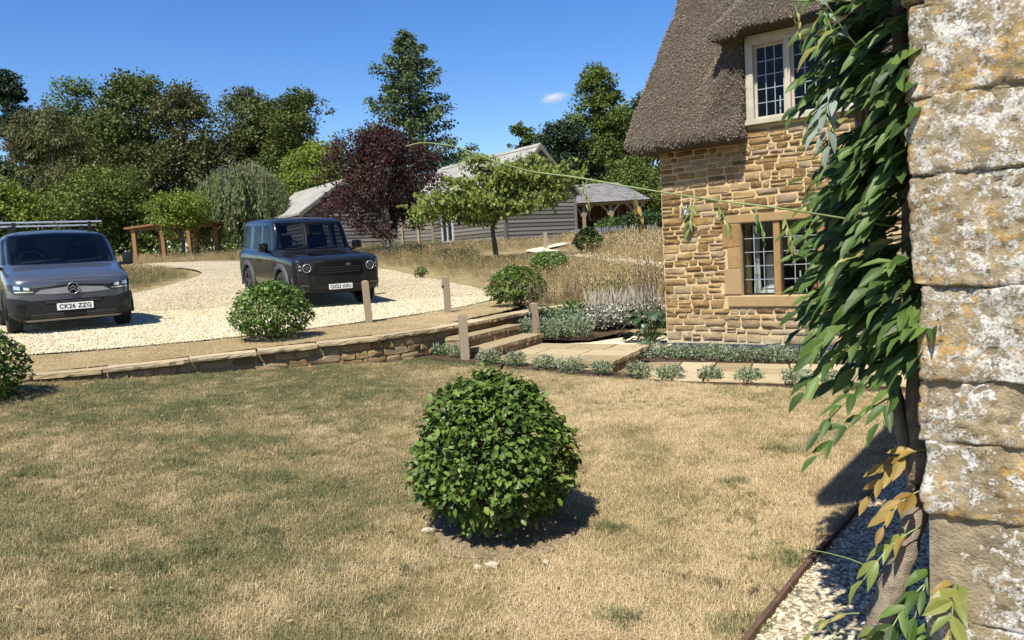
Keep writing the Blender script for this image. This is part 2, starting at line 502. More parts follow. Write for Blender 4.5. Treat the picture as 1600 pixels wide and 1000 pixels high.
DRIVE = smooth_line([(-16, 6.8), (-9.0, 8.1), (-6.12, 8.97), (-5.14, 9.26), (-4.17, 9.77), (-3.1, 10.65), (-2.36, 11.65), (-1.7, 12.62), (-0.9, 14.3), (-0.38, 16.3), (-0.42, 17.7), (-0.95, 19.3),
         (-2.9, 22.2), (-4.3, 24.3), (-7.5, 28.2), (-12.5, 33.0), (-17, 36), (-24, 39), (-24, 34.5), (-17.5, 31.5), (-12.8, 28.6), (-10.75, 26.3), (-9.95, 24.0), (-10.3, 21.3), (-12.5, 19.6), (-16, 18.6), (-22, 18), (-22, 8)], 4, True)
o = link('driveway', region_mesh('driveway', [tuple(p) for p in DRIVE], lambda x, y: U(x, y) + 0.012, 0.5, M_DRIVE))
tag(o, 'honey coloured gravel driveway under the two parked vehicles', 'driveway', kind='structure')

FOOT = [(0.75, 28.1), (0.7, 29.2), (1.1, 30.9), (1.9, 33.2), (2.4, 36.0), (3.0, 36.0), (2.6, 33.2), (1.75, 30.5), (1.6, 28.8), (2.1, 26.6), (2.9, 24.6), (4.2, 22.1), (6.2, 20.0), (6.0, 19.1), (4.0, 21.2), (2.5, 23.9), (1.55, 26.3), (0.95, 27.4)]
FOOTP = [tuple(p) for p in smooth_line(FOOT, 4, True)]
o = link('footpath', region_mesh('footpath', FOOTP, lambda x, y: U(x, y) + 0.02, 0.5, M_PATH))
tag(o, 'pale curving gravel footpath through the meadow to the barn', 'path', kind='structure')

BED = [(0.45, 11.2), (0.3, 12.1), (1.0, 12.85), (2.25, 13.45), (3.0, 13.3), (3.0, 12.6), (2.05, 12.6), (1.15, 11.35)]
o = link('planting_bed', region_mesh('planting_bed', BED, lambda x, y: L(x, y) + 0.06 + 0.12 * np.clip((y - 11.2) / 2, 0, 1), 0.2, M_SOIL))
tag(o, 'dark soil bed of silvery plants between steps and cottage', 'flower bed', kind='structure')
SIDEP = [(0.75, 11.05), (1.15, 11.35), (2.05, 12.6), (2.9, 12.5), (2.3, 11.1), (1.8, 10.35), (1.3, 10.7)]
o = link('side_path', region_mesh('side_path', SIDEP, lambda x, y: L(x, y) + 0.035, 0.25, M_PATH))
tag(o, 'short pale gravel path between landing and cottage corner', 'path', kind='structure')
BORDER = [(1.5, 9.75), (1.75, 10.35), (2.28, 11.1), (5.4, 8.8), (5.1, 7.9), (3.9, 8.5)]
o = link('border_soil', region_mesh('border_soil', BORDER, lambda x, y: L(x, y) + 0.03, 0.25, M_SOIL))
tag(o, 'dark soil strip along the foot of the cottage wall', 'flower bed', kind='structure')
FRONTB = [(-1.3, 9.75), (-0.7, 9.4), (0.2, 8.95), (1.0, 8.5), (2.1, 8.15), (3.2, 7.4), (3.9, 7.0), (4.0, 7.2), (3.3, 7.65), (2.1, 8.42), (1.1, 8.85), (0.2, 9.35), (-0.5, 9.75), (-1.0, 9.95)]
o = link('front_border', region_mesh('front_border', FRONTB, lambda x, y: L(x, y) + 0.012, 0.2, M_SOIL))
tag(o, 'narrow soil strip with grey-green clumps along the paving', 'flower bed', kind='structure')

EDGE = [(-0.6, 0.95), (0.3, 2.1), (0.87, 2.84), (1.25, 3.33), (1.77, 3.97), (2.67, 5.11), (3.6, 6.28)]
FDIR = Vector((0.61, 0.7924, 0)); CORNER = Vector((1.09, 2.0, 0))
STRIP = EDGE + [(3.6 + 0.72, 6.28 - 0.58), (CORNER.x + 0.3, CORNER.y + 0.1), (CORNER.x - 0.1, CORNER.y - 0.3), (0.2, 0.4)]
o = link('gravel_strip', region_mesh('gravel_strip', STRIP, lambda x, y: L(x, y) + 0.01, 0.12, M_STRIPG))
tag(o, 'strip of pale chippings along the foot of the near wall', 'gravel', kind='structure')
mb = MB()
for a, b in zip(EDGE[:-1], EDGE[1:]):
    a = Vector((*a, 0)); b = Vector((*b, 0)); d = (b - a).normalized(); n = Vector((-d.y, d.x, 0)) * 0.011
    za, zb = float(L(a.x, a.y)), float(L(b.x, b.y))
    mb.prism([a + n + Vector((0, 0, za - 0.05)), a - n + Vector((0, 0, za - 0.05)), a - n + Vector((0, 0, za + 0.045)), a + n + Vector((0, 0, za + 0.045))], b - a + Vector((0, 0, zb - za)))
M_RUST = plain('rusty_edging', (.10, .055, .035), 0.7, var=0.4, scale=18, bump=0.3)
tag(mb.build('lawn_edging', M_RUST), 'thin rusty brown edging strip between lawn and pale chippings', 'edging')

# ------------------------------------------------------------------ grass and gravel (stuff)
rngp = random.Random(5)
LG = grass_mat('lawn_blade', [(0.0, (.115, .135, .055)), (0.22, (.20, .20, .09)), (0.45, (.33, .275, .13)), (0.7, (.53, .415, .225)), (1.0, (.68, .545, .34))])
lawn_kit = [tuft_mesh('lawn_tuft_%d' % i, rngp, 18, 0.040, 0.055, (0.5, 1.6), 0.0036, LG) for i in range(6)] + \
           [tuft_mesh('lawn_tuft_tall_%d' % i, rngp, 16, 0.065, 0.035, (0.2, 1.1), 0.005, LG) for i in range(2)]
rs = np.random.RandomState(21)
def scatter_pts(n, x0, x1, y0, y1, poly, dens):
    x = rs.uniform(x0, x1, n); y = rs.uniform(y0, y1, n)
    ok = in_poly(x, y, poly) & (rs.rand(n) < dens(x, y))
    return x[ok], y[ok]
NOGRASS = [FRONTB, STRIP, [(-0.5, 9.7), (1.1, 8.7), (5.2, 6.5), (6.5, 9), (2, 13.5), (0, 12.2)]]
def bush_ring(x, y):
    return np.clip((np.hypot(x + 0.16, y - 4.15) - 0.36) / 0.2, 0.3, 1)
def ld(x, y):
    d = np.clip(1.25 - 0.09 * y, 0.35, 1.0) * np.where((np.abs(x) < 0.95 * y + 1.5), 1, 0) * bush_ring(x, y)
    for pl in NOGRASS: d = d * ~in_poly(x, y, pl)
    bare = fbm(x * 2.2 + 9, y * 2.2, 3)
    return d * np.where(bare > 0.66, 0.35, 1.0)
x, y = scatter_pts(235000, -9, 5.5, 1.6, 10.2, LAWN, ld)
n = len(x); dry = lawn_dry(x, y)
weeds = (fbm(x * 1.7 + 70, y * 1.7 + 3, 3) > 0.60) & (rs.rand(n) < 0.07)
tint = np.clip(dry + rs.normal(0, .2, n), 0, 1); tint[weeds] = rs.uniform(.05, .25, weeds.sum())
var = rs.randint(0, 6, n); var[weeds] = 6 + rs.randint(0, 2, weeds.sum())
o = scatter('lawn_grass', np.column_stack([x, y, L(x, y)]), lawn_kit, np.column_stack([rs.normal(0, .1, n), rs.normal(0, .1, n), rs.uniform(0, 6.28, n)]), rs.uniform(.6, 1.15, n) * np.where(weeds, .9, 1), tint, var)
tag(o, 'short dry grass blades covering the lawn', 'grass', kind='stuff')
# darker green tufts that stayed alive in the drought
gt = [(-2.0, 3.6, .11), (-1.75, 3.62, .07), (-1.45, 4.0, .06), (-3.2, 4.95, .12), (.85, 2.95, .06), (-1.62, 3.78, .07), (-1.55, 3.2, .1), (.45, 4.05, .06), (1.35, 4.7, .05), (-3.0, 7.0, .07), (-3.6, 6.3, .1), (-3.9, 6.9, .08), (.4, 3.05, .05), (1.9, 5.4, .06), (-4.3, 5.2, .13), (-2.4, 5.2, .08), (1.3, 3.5, .05)]
gx_, gy_, gs_ = [], [], []
for (x_, y_, r__) in gt:
    m_ = int(14 + 160 * r__); gx_ += list(x_ + rs.normal(0, r__, m_)); gy_ += list(y_ + rs.normal(0, r__ * .8, m_)); gs_ += list(rs.uniform(.7, 1.2, m_))
gx_, gy_ = np.array(gx_), np.array(gy_); m_ = len(gx_)
o = scatter('green_tufts', np.column_stack([gx_, gy_, L(gx_, gy_)]), lawn_kit[6:], np.column_stack([rs.normal(0, .1, m_), rs.normal(0, .1, m_), rs.uniform(0, 6.28, m_)]), gs_, rs.uniform(.0, .2, m_), rs.randint(0, 2, m_))
tag(o, 'sparse greener grass tufts dotted over the lawn', 'grass', kind='stuff')

# fallen leaves and bits of straw
M_LITTER = leaf_mat('fallen_leaf', [(.12, .075, .04), (.28, .19, .09), (.50, .40, .24)], .1, .8, .1)
lit = []
for i in range(4):
    a_, b_ = rngp.uniform(.25, .45), rngp.uniform(-.3, .3)
    lit.append(mesh('litter_%d' % i, [(0, -1, .1), (a_, 0, .3), (0, 1, b_), (-a_, 0, .25)] if i < 3 else [(-.06, -2, 0), (.06, -2, .1), (.05, 2, .3), (-.05, 2, .1)], [(0, 1, 2, 3)], M_LITTER))
x, y = scatter_pts(5200, -6, 4.5, 2.4, 9.5, LAWN, lambda x, y: .25 + .75 * (fbm(x * 1.3 + 5, y * 1.3, 3) > .55)); n = len(x)
o = scatter('lawn_litter', np.column_stack([x, y, L(x, y) + .02]), lit, np.column_stack([rs.normal(0, .5, n), rs.normal(0, .5, n), rs.uniform(0, 6.28, n)]), rs.uniform(.006, .017, n), np.zeros(n), rs.randint(0, 4, n))
tag(o, 'scattered fallen leaves and straw bits on the lawn', 'litter', kind='stuff')
# verge behind the coping
VERGE = [(a, b + 0.26) for a, b in WALL[1:9]] + [(-0.75, 11.2), (-0.3, 12.2), (0.1, 13.4), (0.6, 16), (-0.2, 17.5), (-0.3, 16), (-0.85, 14.3), (-1.65, 12.5), (-2.3, 11.55), (-3.05, 10.55), (-4.1, 9.67), (-5.1, 9.2), (-6.1, 8.9), (-8, 8.3)]
x, y = scatter_pts(60000, -8, 1, 7.3, 17.5, VERGE, lambda x, y: np.ones_like(x)); n = len(x)
tint = np.clip(.72 + .7 * (fbm(x * 2, y * 2, 3) - .4) * .8 + rs.normal(0, .1, n), 0, 1)
o = scatter('verge_grass', np.column_stack([x, y, U(x, y)]), lawn_kit[:6], np.column_stack([np.zeros(n), np.zeros(n), rs.uniform(0, 6.28, n)]), rs.uniform(.6, 1.1, n), tint, rs.randint(0, 6, n))
tag(o, 'short dry grass verge between gravel drive and stone coping', 'grass', kind='stuff')
o = link('verge', region_mesh('verge', VERGE, lambda x, y: U(x, y) + 0.004, 0.3, M_LAWN, attr=lambda x, y: .95 + .5 * (fbm(x, y, 3) - .5)))
tag(o, 'dry grass verge between the drive and the coping', 'verge', kind='structure')

# tall dry meadow
MG = grass_mat('meadow_blade', [(0.0, (.09, .12, .035)), (0.2, (.17, .17, .065)), (0.45, (.32, .245, .115)), (0.75, (.46, .35, .185)), (1.0, (.60, .48, .29))], 0.3)
mead_kit = [tuft_mesh('meadow_tuft_%d' % i, rngp, 40, 0.46, 0.24, (0.05, 0.75), 0.008, MG, 3, 0.6, 0.05) for i in range(5)]
MEAD = [(0.15, 13.2), (0.5, 16.0), (0.05, 18.2), (-0.6, 19.9), (-2.6, 22.7), (-4.0, 24.8), (-7.2, 28.8), (-12.2, 33.6), (-17, 36.6), (-26, 40), (-26, 47), (9, 40), (9, 14.5), (3.5, 14.1), (1.0, 13.1)]
ISLE = [(-10.55, 21.4), (-10.2, 24), (-11.0, 26.2), (-13.0, 28.4), (-17.5, 31.2), (-23, 34), (-23, 19), (-16, 18.9), (-12.6, 19.9)]
def md(x, y):
    d = np.clip(1.3 - y * 0.018, .35, 1) * np.where(np.abs(x) < .75 * y + 1, 1, 0)
    d = d * ~in_poly(x, y, FOOTP) * np.clip(dist_line(x, y, FOOTP) / 0.7, 0.0, 1)
    d = d * (y < 35.0 - 0.55 * (x - 1)) if False else d
    return d * np.clip(0.35 + 1.6 * fbm(x * .5, y * .5, 3) - .35, .2, 1)
x, y = scatter_pts(26000, -26, 9, 13, 47, MEAD, md)
x2, y2 = scatter_pts(5200, -23, -10, 18.5, 34, ISLE, lambda x, y: np.ones_like(x))
x = np.r_[x, x2]; y = np.r_[y, y2]
bar = in_poly(x, y, [(-1.7, 36.2), (3.7, 39.5), (9, 39), (9, 47), (-26, 47), (-14, 43)])
x, y = x[~bar], y[~bar]; n = len(x)
big = fbm(x * .25 + 2, y * .25 + 9, 3)
dE = np.minimum(dist_line(x, y, MEAD[:10]), dist_line(x, y, ISLE[:6]))
sc = np.clip(.35 + .75 * dE / 1.6, .38, 1.0) * rs.uniform(.55, 1.1, n) * np.where(x > 2.4, 1.15, .92)
py_ = np.interp(x, [-.8, .9, 1.55, 2.5, 4.0, 6.0], [28.5, 27.6, 26.3, 23.9, 21.2, 19.1]); cap = (x > -1.0) & (y < py_)
sc = np.where(cap, np.minimum(sc, np.clip((1.52 - U(x, y)) / .46, .13, 1.0)), sc)
sc = np.where((x > -1) & (x < 2.6) & (y > py_) & (y < 31.5), np.minimum(sc, .25), sc)
tint = np.clip(.52 + 1.0 * (big - .5) + .1 * (x > 2.2) + rs.normal(0, .15, n) - .2 * (rs.rand(n) < .12), 0, 1)
o = scatter('meadow_grass', np.column_stack([x, y, U(x, y)]), mead_kit, np.column_stack([rs.normal(0, .08, n), rs.normal(0, .08, n), rs.uniform(0, 6.28, n)]), sc, tint, rs.randint(0, 5, n))
tag(o, 'tall straw coloured meadow grass round the drive and barn', 'grass', kind='stuff')

# loose stones on drive and strip
def pebble(name, rng, mat, flat=0.6):
    bm = bmesh.new(); bmesh.ops.create_icosphere(bm, subdivisions=1, radius=1.0)
    sx, sy = rng.uniform(.8, 1.2), rng.uniform(.6, .95)
    for v in bm.verts:
        k = 1 + rng.uniform(-.22, .22); v.co = Vector((v.co.x * sx * k, v.co.y * sy * k, v.co.z * flat * k))
    me = bpy.data.meshes.new(name); bm.to_mesh(me); bm.free(); me.materials.append(mat); return me
DRV = [tuple(p) for p in DRIVE]
peb_kit = [pebble('pebble_%d' % i, rngp, M_PEBBLE) for i in range(5)]
x, y = scatter_pts(320000, -13, 0, 8.3, 24, DRV, lambda x, y: np.clip(1.35 - .06 * y, .15, .9) * (np.abs(x) < .9 * y)); n = len(x)
o = scatter('drive_gravel', np.column_stack([x, y, U(x, y) + .016]), peb_kit, rs.uniform(0, 6.28, (n, 3)) * np.array([.1, .1, 1]), rs.uniform(.008, .019, n), np.zeros(n), rs.randint(0, 5, n))
tag(o, 'loose honey coloured stones lying on the drive', 'gravel', kind='stuff')
chip_kit = [pebble('chip_%d' % i, rngp, M_CHIP, .45) for i in range(5)]
x, y = scatter_pts(60000, -.2, 4.5, 1.0, 6.6, STRIP, lambda x, y: np.clip(1.5 - .15 * y, .5, 1)); n = len(x)
o = scatter('strip_chippings', np.column_stack([x, y, L(x, y) + .014]), chip_kit, rs.uniform(-.6, .6, (n, 3)) * np.array([1, 1, 6]), rs.uniform(.007, .019, n), np.zeros(n), rs.randint(0, 5, n))
tag(o, 'loose pale stone chippings at the foot of the near wall', 'gravel', kind='stuff')
# ------------------------------------------------------------------ cottage
def stone_variant(name, rng, mat, front=0.02, n=10, proud=0.5):
    """unit stone 1 x 1 in x,z facing -y: irregular outline, rounded arris, uneven face"""
    V = []; Fc = []
    j = lambda k=.05: rng.uniform(-k, k)
    ring = [(-.5 + abs(j(.09)), -.5 + abs(j(.10))), (-.17 + j(.1), -.5 + abs(j(.05))), (.17 + j(.1), -.5 + abs(j(.05))), (.5 - abs(j(.09)), -.5 + abs(j(.10))), (.5 - abs(j(.03)), j(.15)),
            (.5 - abs(j(.09)), .5 - abs(j(.12))), (.17 + j(.1), .5 - abs(j(.06))), (-.17 + j(.1), .5 - abs(j(.06))), (-.5 + abs(j(.09)), .5 - abs(j(.12))), (-.5 + abs(j(.03)), j(.15))]
    if rng.random() < .4:
        ring[0] = (-.40 + j(.03), -.5 + abs(j(.04)))
    if rng.random() < .4:
        ring[5] = (.38 + j(.04), .5 - abs(j(.04)))
    n = 10
    for (sc, y) in ((1.0, 1.0), (1.0, -0.35), (0.97, -0.85), (0.90, -1.0)):
        for (x, z) in ring: V.append((x * sc, y * front + (rng.uniform(-.35, .35) * front if y < -.5 else 0), z * sc))
    V.append((0, -front * rng.uniform(.85, 1.08), 0))
    for r in range(3):
        for i in range(n): Fc.append((r * n + i, r * n + (i + 1) % n, (r + 1) * n + (i + 1) % n, (r + 1) * n + i))
    for i in range(n): Fc.append((3 * n + i, 3 * n + (i + 1) % n, 4 * n))
    me = mesh(name, V, Fc, mat); auto_smooth(me, 28); return me

def rubble_courses(rng, u0, u1, z0, z1, hmin, hmax, wmin, wmax, gap):
    out = []; z = z0
    while z < z1 - 0.03:
        h = min(rng.uniform(hmin, hmax), z1 - z)
        u = u0
        while u < u1 - 0.03:
            w = min(rng.uniform(wmin, wmax), u1 - u)
            if u1 - u - w < wmin * 0.5: w = u1 - u
            if rng.random() < 0.16 and h > hmin * 1.35 and w < wmax * .8:
                s = rng.uniform(.42, .58)
                out.append((u, z, w, h * s)); out.append((u, z + h * s, w, h * (1 - s)))
            else: out.append((u, z, w, h))
            u += w
        z += h
    return [(u + gap / 2, z + gap / 2, w - gap, h - gap) for (u, z, w, h) in out if w > gap * 2 and h > gap * 1.5]

def stone_mat(name, cols, rnd='object', bleach=None, sc=30, smear=.6):
    t = NT(name); r = t.rnd() if rnd == 'object' else t.island()
    c = t.coord('World')
    n1 = t.noise(c, sc, 6, 0.65); n2 = t.noise(c, sc * 4, 4)
    col = t.ramp(t.math('ADD', t.math('MULTIPLY', r, 0.85), t.math('MULTIPLY', t.math('SUBTRACT', n1, .42), 0.8), True), [(i / (len(cols) - 1), x) for i, x in enumerate(cols)])
    if bleach:
        sx = t.node('ShaderNodeSeparateXYZ'); t.link(c, sx.inputs[0])
        f = t.math('MULTIPLY', t.ramp(t.math('ADD', sx.outputs[2], t.math('MULTIPLY', t.math('SUBTRACT', t.noise(c, 5, 4), .5), .6)), [(0.05, .75), (0.6, .0)]), 1.0)
        col = t.mix(f, col, bleach)
    col = t.mix(t.math('MULTIPLY', t.ramp(t.noise(c, 17, 6, .7), [(.56, 0.0), (.66, 1.0)]), smear), col, (.50, .38, .21))
    t.set(col, 0.92, 0, 0.15); t.bump(t.math('ADD', n1, t.math('MULTIPLY', n2, .4)), 0.7, 0.012)
    return t.m
IRON = [(.10, .06, .03), (.19, .115, .048), (.27, .17, .072), (.34, .225, .10), (.28, .215, .15), (.38, .28, .145)]
M_IRON = stone_mat('ironstone', IRON, 'object', (.44, .37, .25))
M_IRON_J = stone_mat('ironstone_joined', IRON, 'island', (.44, .37, .25))
t = NT('lime_mortar'); c = t.coord('World'); sx = t.node('ShaderNodeSeparateXYZ'); t.link(c, sx.inputs[0])
col = t.ramp(t.noise(c, 12, 5), [(0.3, (.46, .33, .17)), (0.7, (.60, .46, .26))])
t.set(t.mix(t.ramp(sx.outputs[2], [(0.1, .55), (0.6, 0.0)]), col, (.52, .45, .31)), 0.95, 0, .1); t.bump(t.noise(c, 90, 4), .5, .01); M_MORTAR = t.m
t = NT('dressed_stone'); c = t.coord('World')
col = t.ramp(t.math('ADD', t.math('MULTIPLY', t.rnd(), .5), t.math('MULTIPLY', t.noise(c, 9, 7, .7), .9)), [(.32, (.20, .115, .045)), (.55, (.30, .18, .075)), (.85, (.35, .24, .125))])
t.set(col, .85, 0, .2); t.bump(t.noise(c, 60, 5), .35, .008); M_ASHLAR = t.m
M_CREAM = plain('cream_paint', (.44, .395, .305), 0.5, var=.14, scale=9)
M_LEAD = plain('lead_came', (.30, .32, .35), 0.5, .2, var=.1)
M_BLACKIRON = plain('black_iron', (.018, .019, .022), 0.4, .3, var=.2)
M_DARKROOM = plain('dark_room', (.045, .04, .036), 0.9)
M_WHITECLOTH = plain('white_cloth', (.78, .76, .72), 0.9, bump=.2)
M_BLUEBRICK = plain('dark_blue_brick', (.055, .058, .07), 0.55, var=.35, scale=14, bump=.3)
t = NT('window_glass')
tr = t.node('ShaderNodeBsdfTransparent'); tr.inputs[0].default_value = (.80, .84, .84, 1)
gl = t.node('ShaderNodeBsdfGlossy'); gl.inputs['Roughness'].default_value = .03
lw = t.node('ShaderNodeLayerWeight'); lw.inputs[0].default_value = .5
fac = t.math('ADD', t.math('MULTIPLY', t.math('POWER', lw.outputs['Facing'], 4.0), .6), .012)
mx = t.node('ShaderNodeMixShader'); t.link(fac, mx.inputs[0]); t.link(tr.outputs[0], mx.inputs[1]); t.link(gl.outputs[0], mx.inputs[2]); t.link(mx.outputs[0], t.out.inputs[0]); M_GLASS = t.m

COT = empty('cottage', (2.26, 11.03, 0), math.atan2(-.592, .806))
tag(COT, 'ironstone cottage with thatched roof and leaded mullion windows on the right', 'cottage')
rngc = random.Random(8)
# openings in the front wall (u0,u1,z0,z1)
LW = (1.14, 2.69, .78, 1.77); UW = (1.29, 2.90, 3.05, 4.20); WLEN = 6.2; TH = .42
mb = MB()
def wbox(u0, u1, z0, z1, y0=0.0, y1=TH): mb.box(((u0 + u1) / 2, (y0 + y1) / 2, (z0 + z1) / 2), (u1 - u0, y1 - y0, z1 - z0))
wbox(0, LW[0], .1, 3.05); wbox(LW[1], WLEN, .1, 3.05); wbox(LW[0], LW[1], .1, LW[2]); wbox(LW[0], LW[1], LW[3], 3.05)
wbox(0, TH, .1, 3.05, TH, 4.8); wbox(WLEN - TH, WLEN, .1, 3.05, TH, 4.8); wbox(TH, WLEN - TH, .1, 3.05, 4.4, 4.8)
wall = mb.build('wall', M_MORTAR, COT)
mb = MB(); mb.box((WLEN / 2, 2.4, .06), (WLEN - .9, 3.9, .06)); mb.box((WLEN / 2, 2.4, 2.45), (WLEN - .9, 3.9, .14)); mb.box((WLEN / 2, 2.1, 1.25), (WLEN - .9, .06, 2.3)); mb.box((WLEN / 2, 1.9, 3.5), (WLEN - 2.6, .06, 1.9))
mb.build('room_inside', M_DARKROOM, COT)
# plinth bricks
brick_me = MB().box((0, 0, 0), (.215, .11, .065), bev=.006).me('plinth_brick', M_BLUEBRICK)
u = 0.1
while u < 3.9:
    for k, z in enumerate((.005, .078)):
        link('brick', brick_me, wall, Matrix.Translation((u + (.11 if k else 0), .02, z)))
    u += .225
# rubble stones
svar = [stone_variant('rubble_%d' % i, rngc, M_IRON) for i in range(14)]
cells = []
for (u, z, w, h) in rubble_courses(rngc, 0.0, 4.3, .13, 3.03, .058, .138, .10, .34, .020):
    zz = z + 0.022 * math.sin(u * 2.1 + z * 5) + rngc.uniform(-.006, .006)
    if any(u < b + .0 and u + w > a - .0 and zz < d and zz + h > c for (a, b, c, d) in ((.93, 2.90, .63, 1.90),)):
        if u < .93 - .1 and u + w > .93: w = .93 - .015 - u
        elif u < 2.9 and u + w > 2.9 + .1: w = u + w - 2.915; u = 2.915
        else: continue
        if w < .05: continue
    cells.append((u, zz, w, h))
def vis(c): u, z, w, h = c; return (0 if u < 1.9 else 3) + (0 if z < 2.9 else 1) - w * h
cells.sort(key=vis)
jv = MB()
for i, (u, z, w, h) in enumerate(cells):
    m = Matrix.Translation((u + w / 2, 0, z + h / 2)) @ Matrix.Rotation(rngc.uniform(-.03, .03), 4, 'Y') @ Matrix.Diagonal((w * 1.04, rngc.uniform(.45, .95), h * 1.05, 1))
    sv = rngc.choice(svar)
    if i < 300: link('stone', sv, wall, m)
    else: jv.add([v.co for v in sv.vertices], [tuple(p.vertices) for p in sv.polygons], m)
o = jv.build('stone_rest', M_IRON_J, wall, True); o['kind'] = 'stuff'
# dressed window surround
sur = empty('window', (0, 0, 0), 0, COT)
def ash(u0, u1, z0, z1, out=.018, deep=.16, nm='surround_stone'):
    MB().box(((u0 + u1) / 2, (deep - out) / 2, (z0 + z1) / 2), (u1 - u0 - .006, deep + out, z1 - z0 - .006), bev=.008).build(nm, M_ASHLAR, sur)
ash(.95, 1.72, 1.775, 1.89); ash(1.72, 2.9, 1.775, 1.89)
ash(.95, 2.90, .63, .775, .035, .2, 'sill')
for (a, z0, z1) in ((.89, 1.45, 1.77), (.955, 1.16, 1.45), (.90, .80, 1.16)): ash(a, 1.14, z0, z1)
for (b, z0, z1) in ((2.94, 1.45, 1.77), (2.86, 1.16, 1.45), (2.92, .80, 1.16)): ash(2.69, b, z0, z1)
for (a, b) in ((1.575, 1.665), (2.135, 2.225)): ash(a, b, .78, 1.77, -.01, .17, 'mullion')
def leaded(parent, u0, u1, z0, z1, y, nc, nr, frame_mat, fw, rng):
    f = MB()
    for (a, b, c, d) in ((u0, u0 + fw, z0, z1), (u1 - fw, u1, z0, z1), (u0 + fw, u1 - fw, z0, z0 + fw), (u0 + fw, u1 - fw, z1 - fw, z1)):
        f.box(((a + b) / 2, y, (c + d) / 2), (b - a, .035, d - c))
    f.build('casement_frame', frame_mat, parent)
    a, b, c, d = u0 + fw, u1 - fw, z0 + fw, z1 - fw
    ld_ = MB()
    for i in range(1, nc): x = a + (b - a) * i / nc; ld_.box((x, y, (c + d) / 2), (.011, .014, d - c))
    for i in range(1, nr): z = c + (d - c) * i / nr; ld_.box(((a + b) / 2, y + .0007, z), (b - a, .0125, .011))
    ld_.build('leading', M_LEAD, parent)
    pw, ph = (b - a) / nc, (d - c) / nr
    pm = MB().box((0, 0, 0), (pw, .003, ph)).me('leaded_pane', M_GLASS)
    for i in range(nc):
        for j in range(nr):
            link('pane', pm, parent, Matrix.Translation((a + pw * (i + .5), y, c + ph * (j + .5))) @ Matrix.Rotation(rng.uniform(-.012, .012), 4, 'X') @ Matrix.Rotation(rng.uniform(-.012, .012), 4, 'Z'))
for (a, b) in ((1.14, 1.575), (1.665, 2.135), (2.225, 2.69)): leaded(sur, a, b, .785, 1.765, .10, 3, 5, M_BLACKIRON, .022, rngc)
# upper window: cream timber frame of three lights
up = empty('window', (0, 0, 0), 0, COT)
fr_ = MB()
u0, u1, z0, z1 = UW
for (a, b, c, d, yy, dd) in ((u0, u0 + .10, z0 + .07, z1, -.01, .12), (u1 - .10, u1, z0 + .07, z1, -.01, .12), (u0 + .1, u1 - .1, z1 - .13, z1, -.01, .118), (u0 - .02, u1 + .02, z0, z0 + .07, -.03, .16),
                        (1.795, 1.865, z0 + .07, z1 - .13, -.005, .11), (2.325, 2.395, z0 + .07, z1 - .13, -.005, .11)):
    fr_.box(((a + b) / 2, yy + dd / 2 - .05, (c + d) / 2), (b - a, dd, d - c), bev=.006)
fr_.build('window_frame', M_CREAM, up)
for (a, b) in ((1.39, 1.795), (1.865, 2.325), (2.395, 2.80)): leaded(up, a, b, z0 + .07, z1 - .13, .03, 3, 5, M_CREAM, .032, rngc)
# things seen behind the panes
def drape(name, u0, u1, z0, z1, y, folds, cat, label):
    V = []; Fc = []; n = folds * 6
    for i in range(n + 1):
        tt = i / n; yy = y + .03 * math.sin(tt * folds * 2 * math.pi)
        V += [(u0 + (u1 - u0) * tt, yy, z0), (u0 + (u1 - u0) * (.35 + .5 * tt), yy, (z0 + z1) / 2 + .1), (u0 + (u1 - u0) * tt, yy, z1)]
    for i in range(n): Fc += [(3 * i, 3 * i + 3, 3 * i + 4, 3 * i + 1), (3 * i + 1, 3 * i + 4, 3 * i + 5, 3 * i + 2)]
    o = mesh(name, V, Fc, M_WHITECLOTH, True); ob = link(name, o); ob.matrix_world = COTM; tag(ob, label, cat); return ob
COTM = Matrix.Translation((2.26, 11.03, 0)) @ Matrix.Rotation(math.atan2(-.592, .806), 4, 'Z')
drape('curtain', 1.19, 1.30, .74, 1.72, .34, 3, 'curtain', 'white curtain hanging behind the left lower leaded window')
V = []; chair = MB()
chair.box((1.44, .46, .62), (.30, .30, .5), bev=.06); chair.box((1.40, .62, 1.02), (.24, .09, .62), bev=.045)
o = chair.build('armchair', M_WHITECLOTH); o.matrix_world = COTM; tag(o, 'white upholstered chair standing inside the lower cottage window', 'chair')
cand = MB(); cand.tube([(1.86, .24, .80), (1.86, .24, .83), (1.86, .24, .84)], [.035, .03, .012], 10)
ce = cand.build('candlestick', M_BLACKIRON); ce.matrix_world = COTM; tag(ce, 'white candle in a dark holder on the lower window ledge', 'candlestick')
MB().tube([(1.86, .24, .84), (1.855, .24, 1.09)], .011, 8).build('candle', M_WHITECLOTH, ce)
vs = MB(); vs.tube([(2.04, .24, .79), (2.04, .24, .82), (2.04, .24, .88), (2.04, .24, .92), (2.04, .24, .94)], [.03, .045, .045, .02, .03], 12)
vo_ = vs.build('vase', plain('terracotta', (.35, .13, .06), .6)); vo_.matrix_world = COTM; tag(vo_, 'small terracotta vase on the lower window ledge', 'vase')
cand = MB(); cand.tube([(1.69, .10, 3.125), (1.69, .10, 3.14), (1.69, .10, 3.15)], [.03, .03, .012], 10)
ce = cand.build('candlestick', M_BLACKIRON); ce.matrix_world = COTM; tag(ce, 'candle standing on the upper window ledge under the thatch', 'candlestick')
MB().tube([(1.69, .10, 3.15), (1.692, .10, 3.40)], .010, 8).build('candle', M_WHITECLOTH, ce)
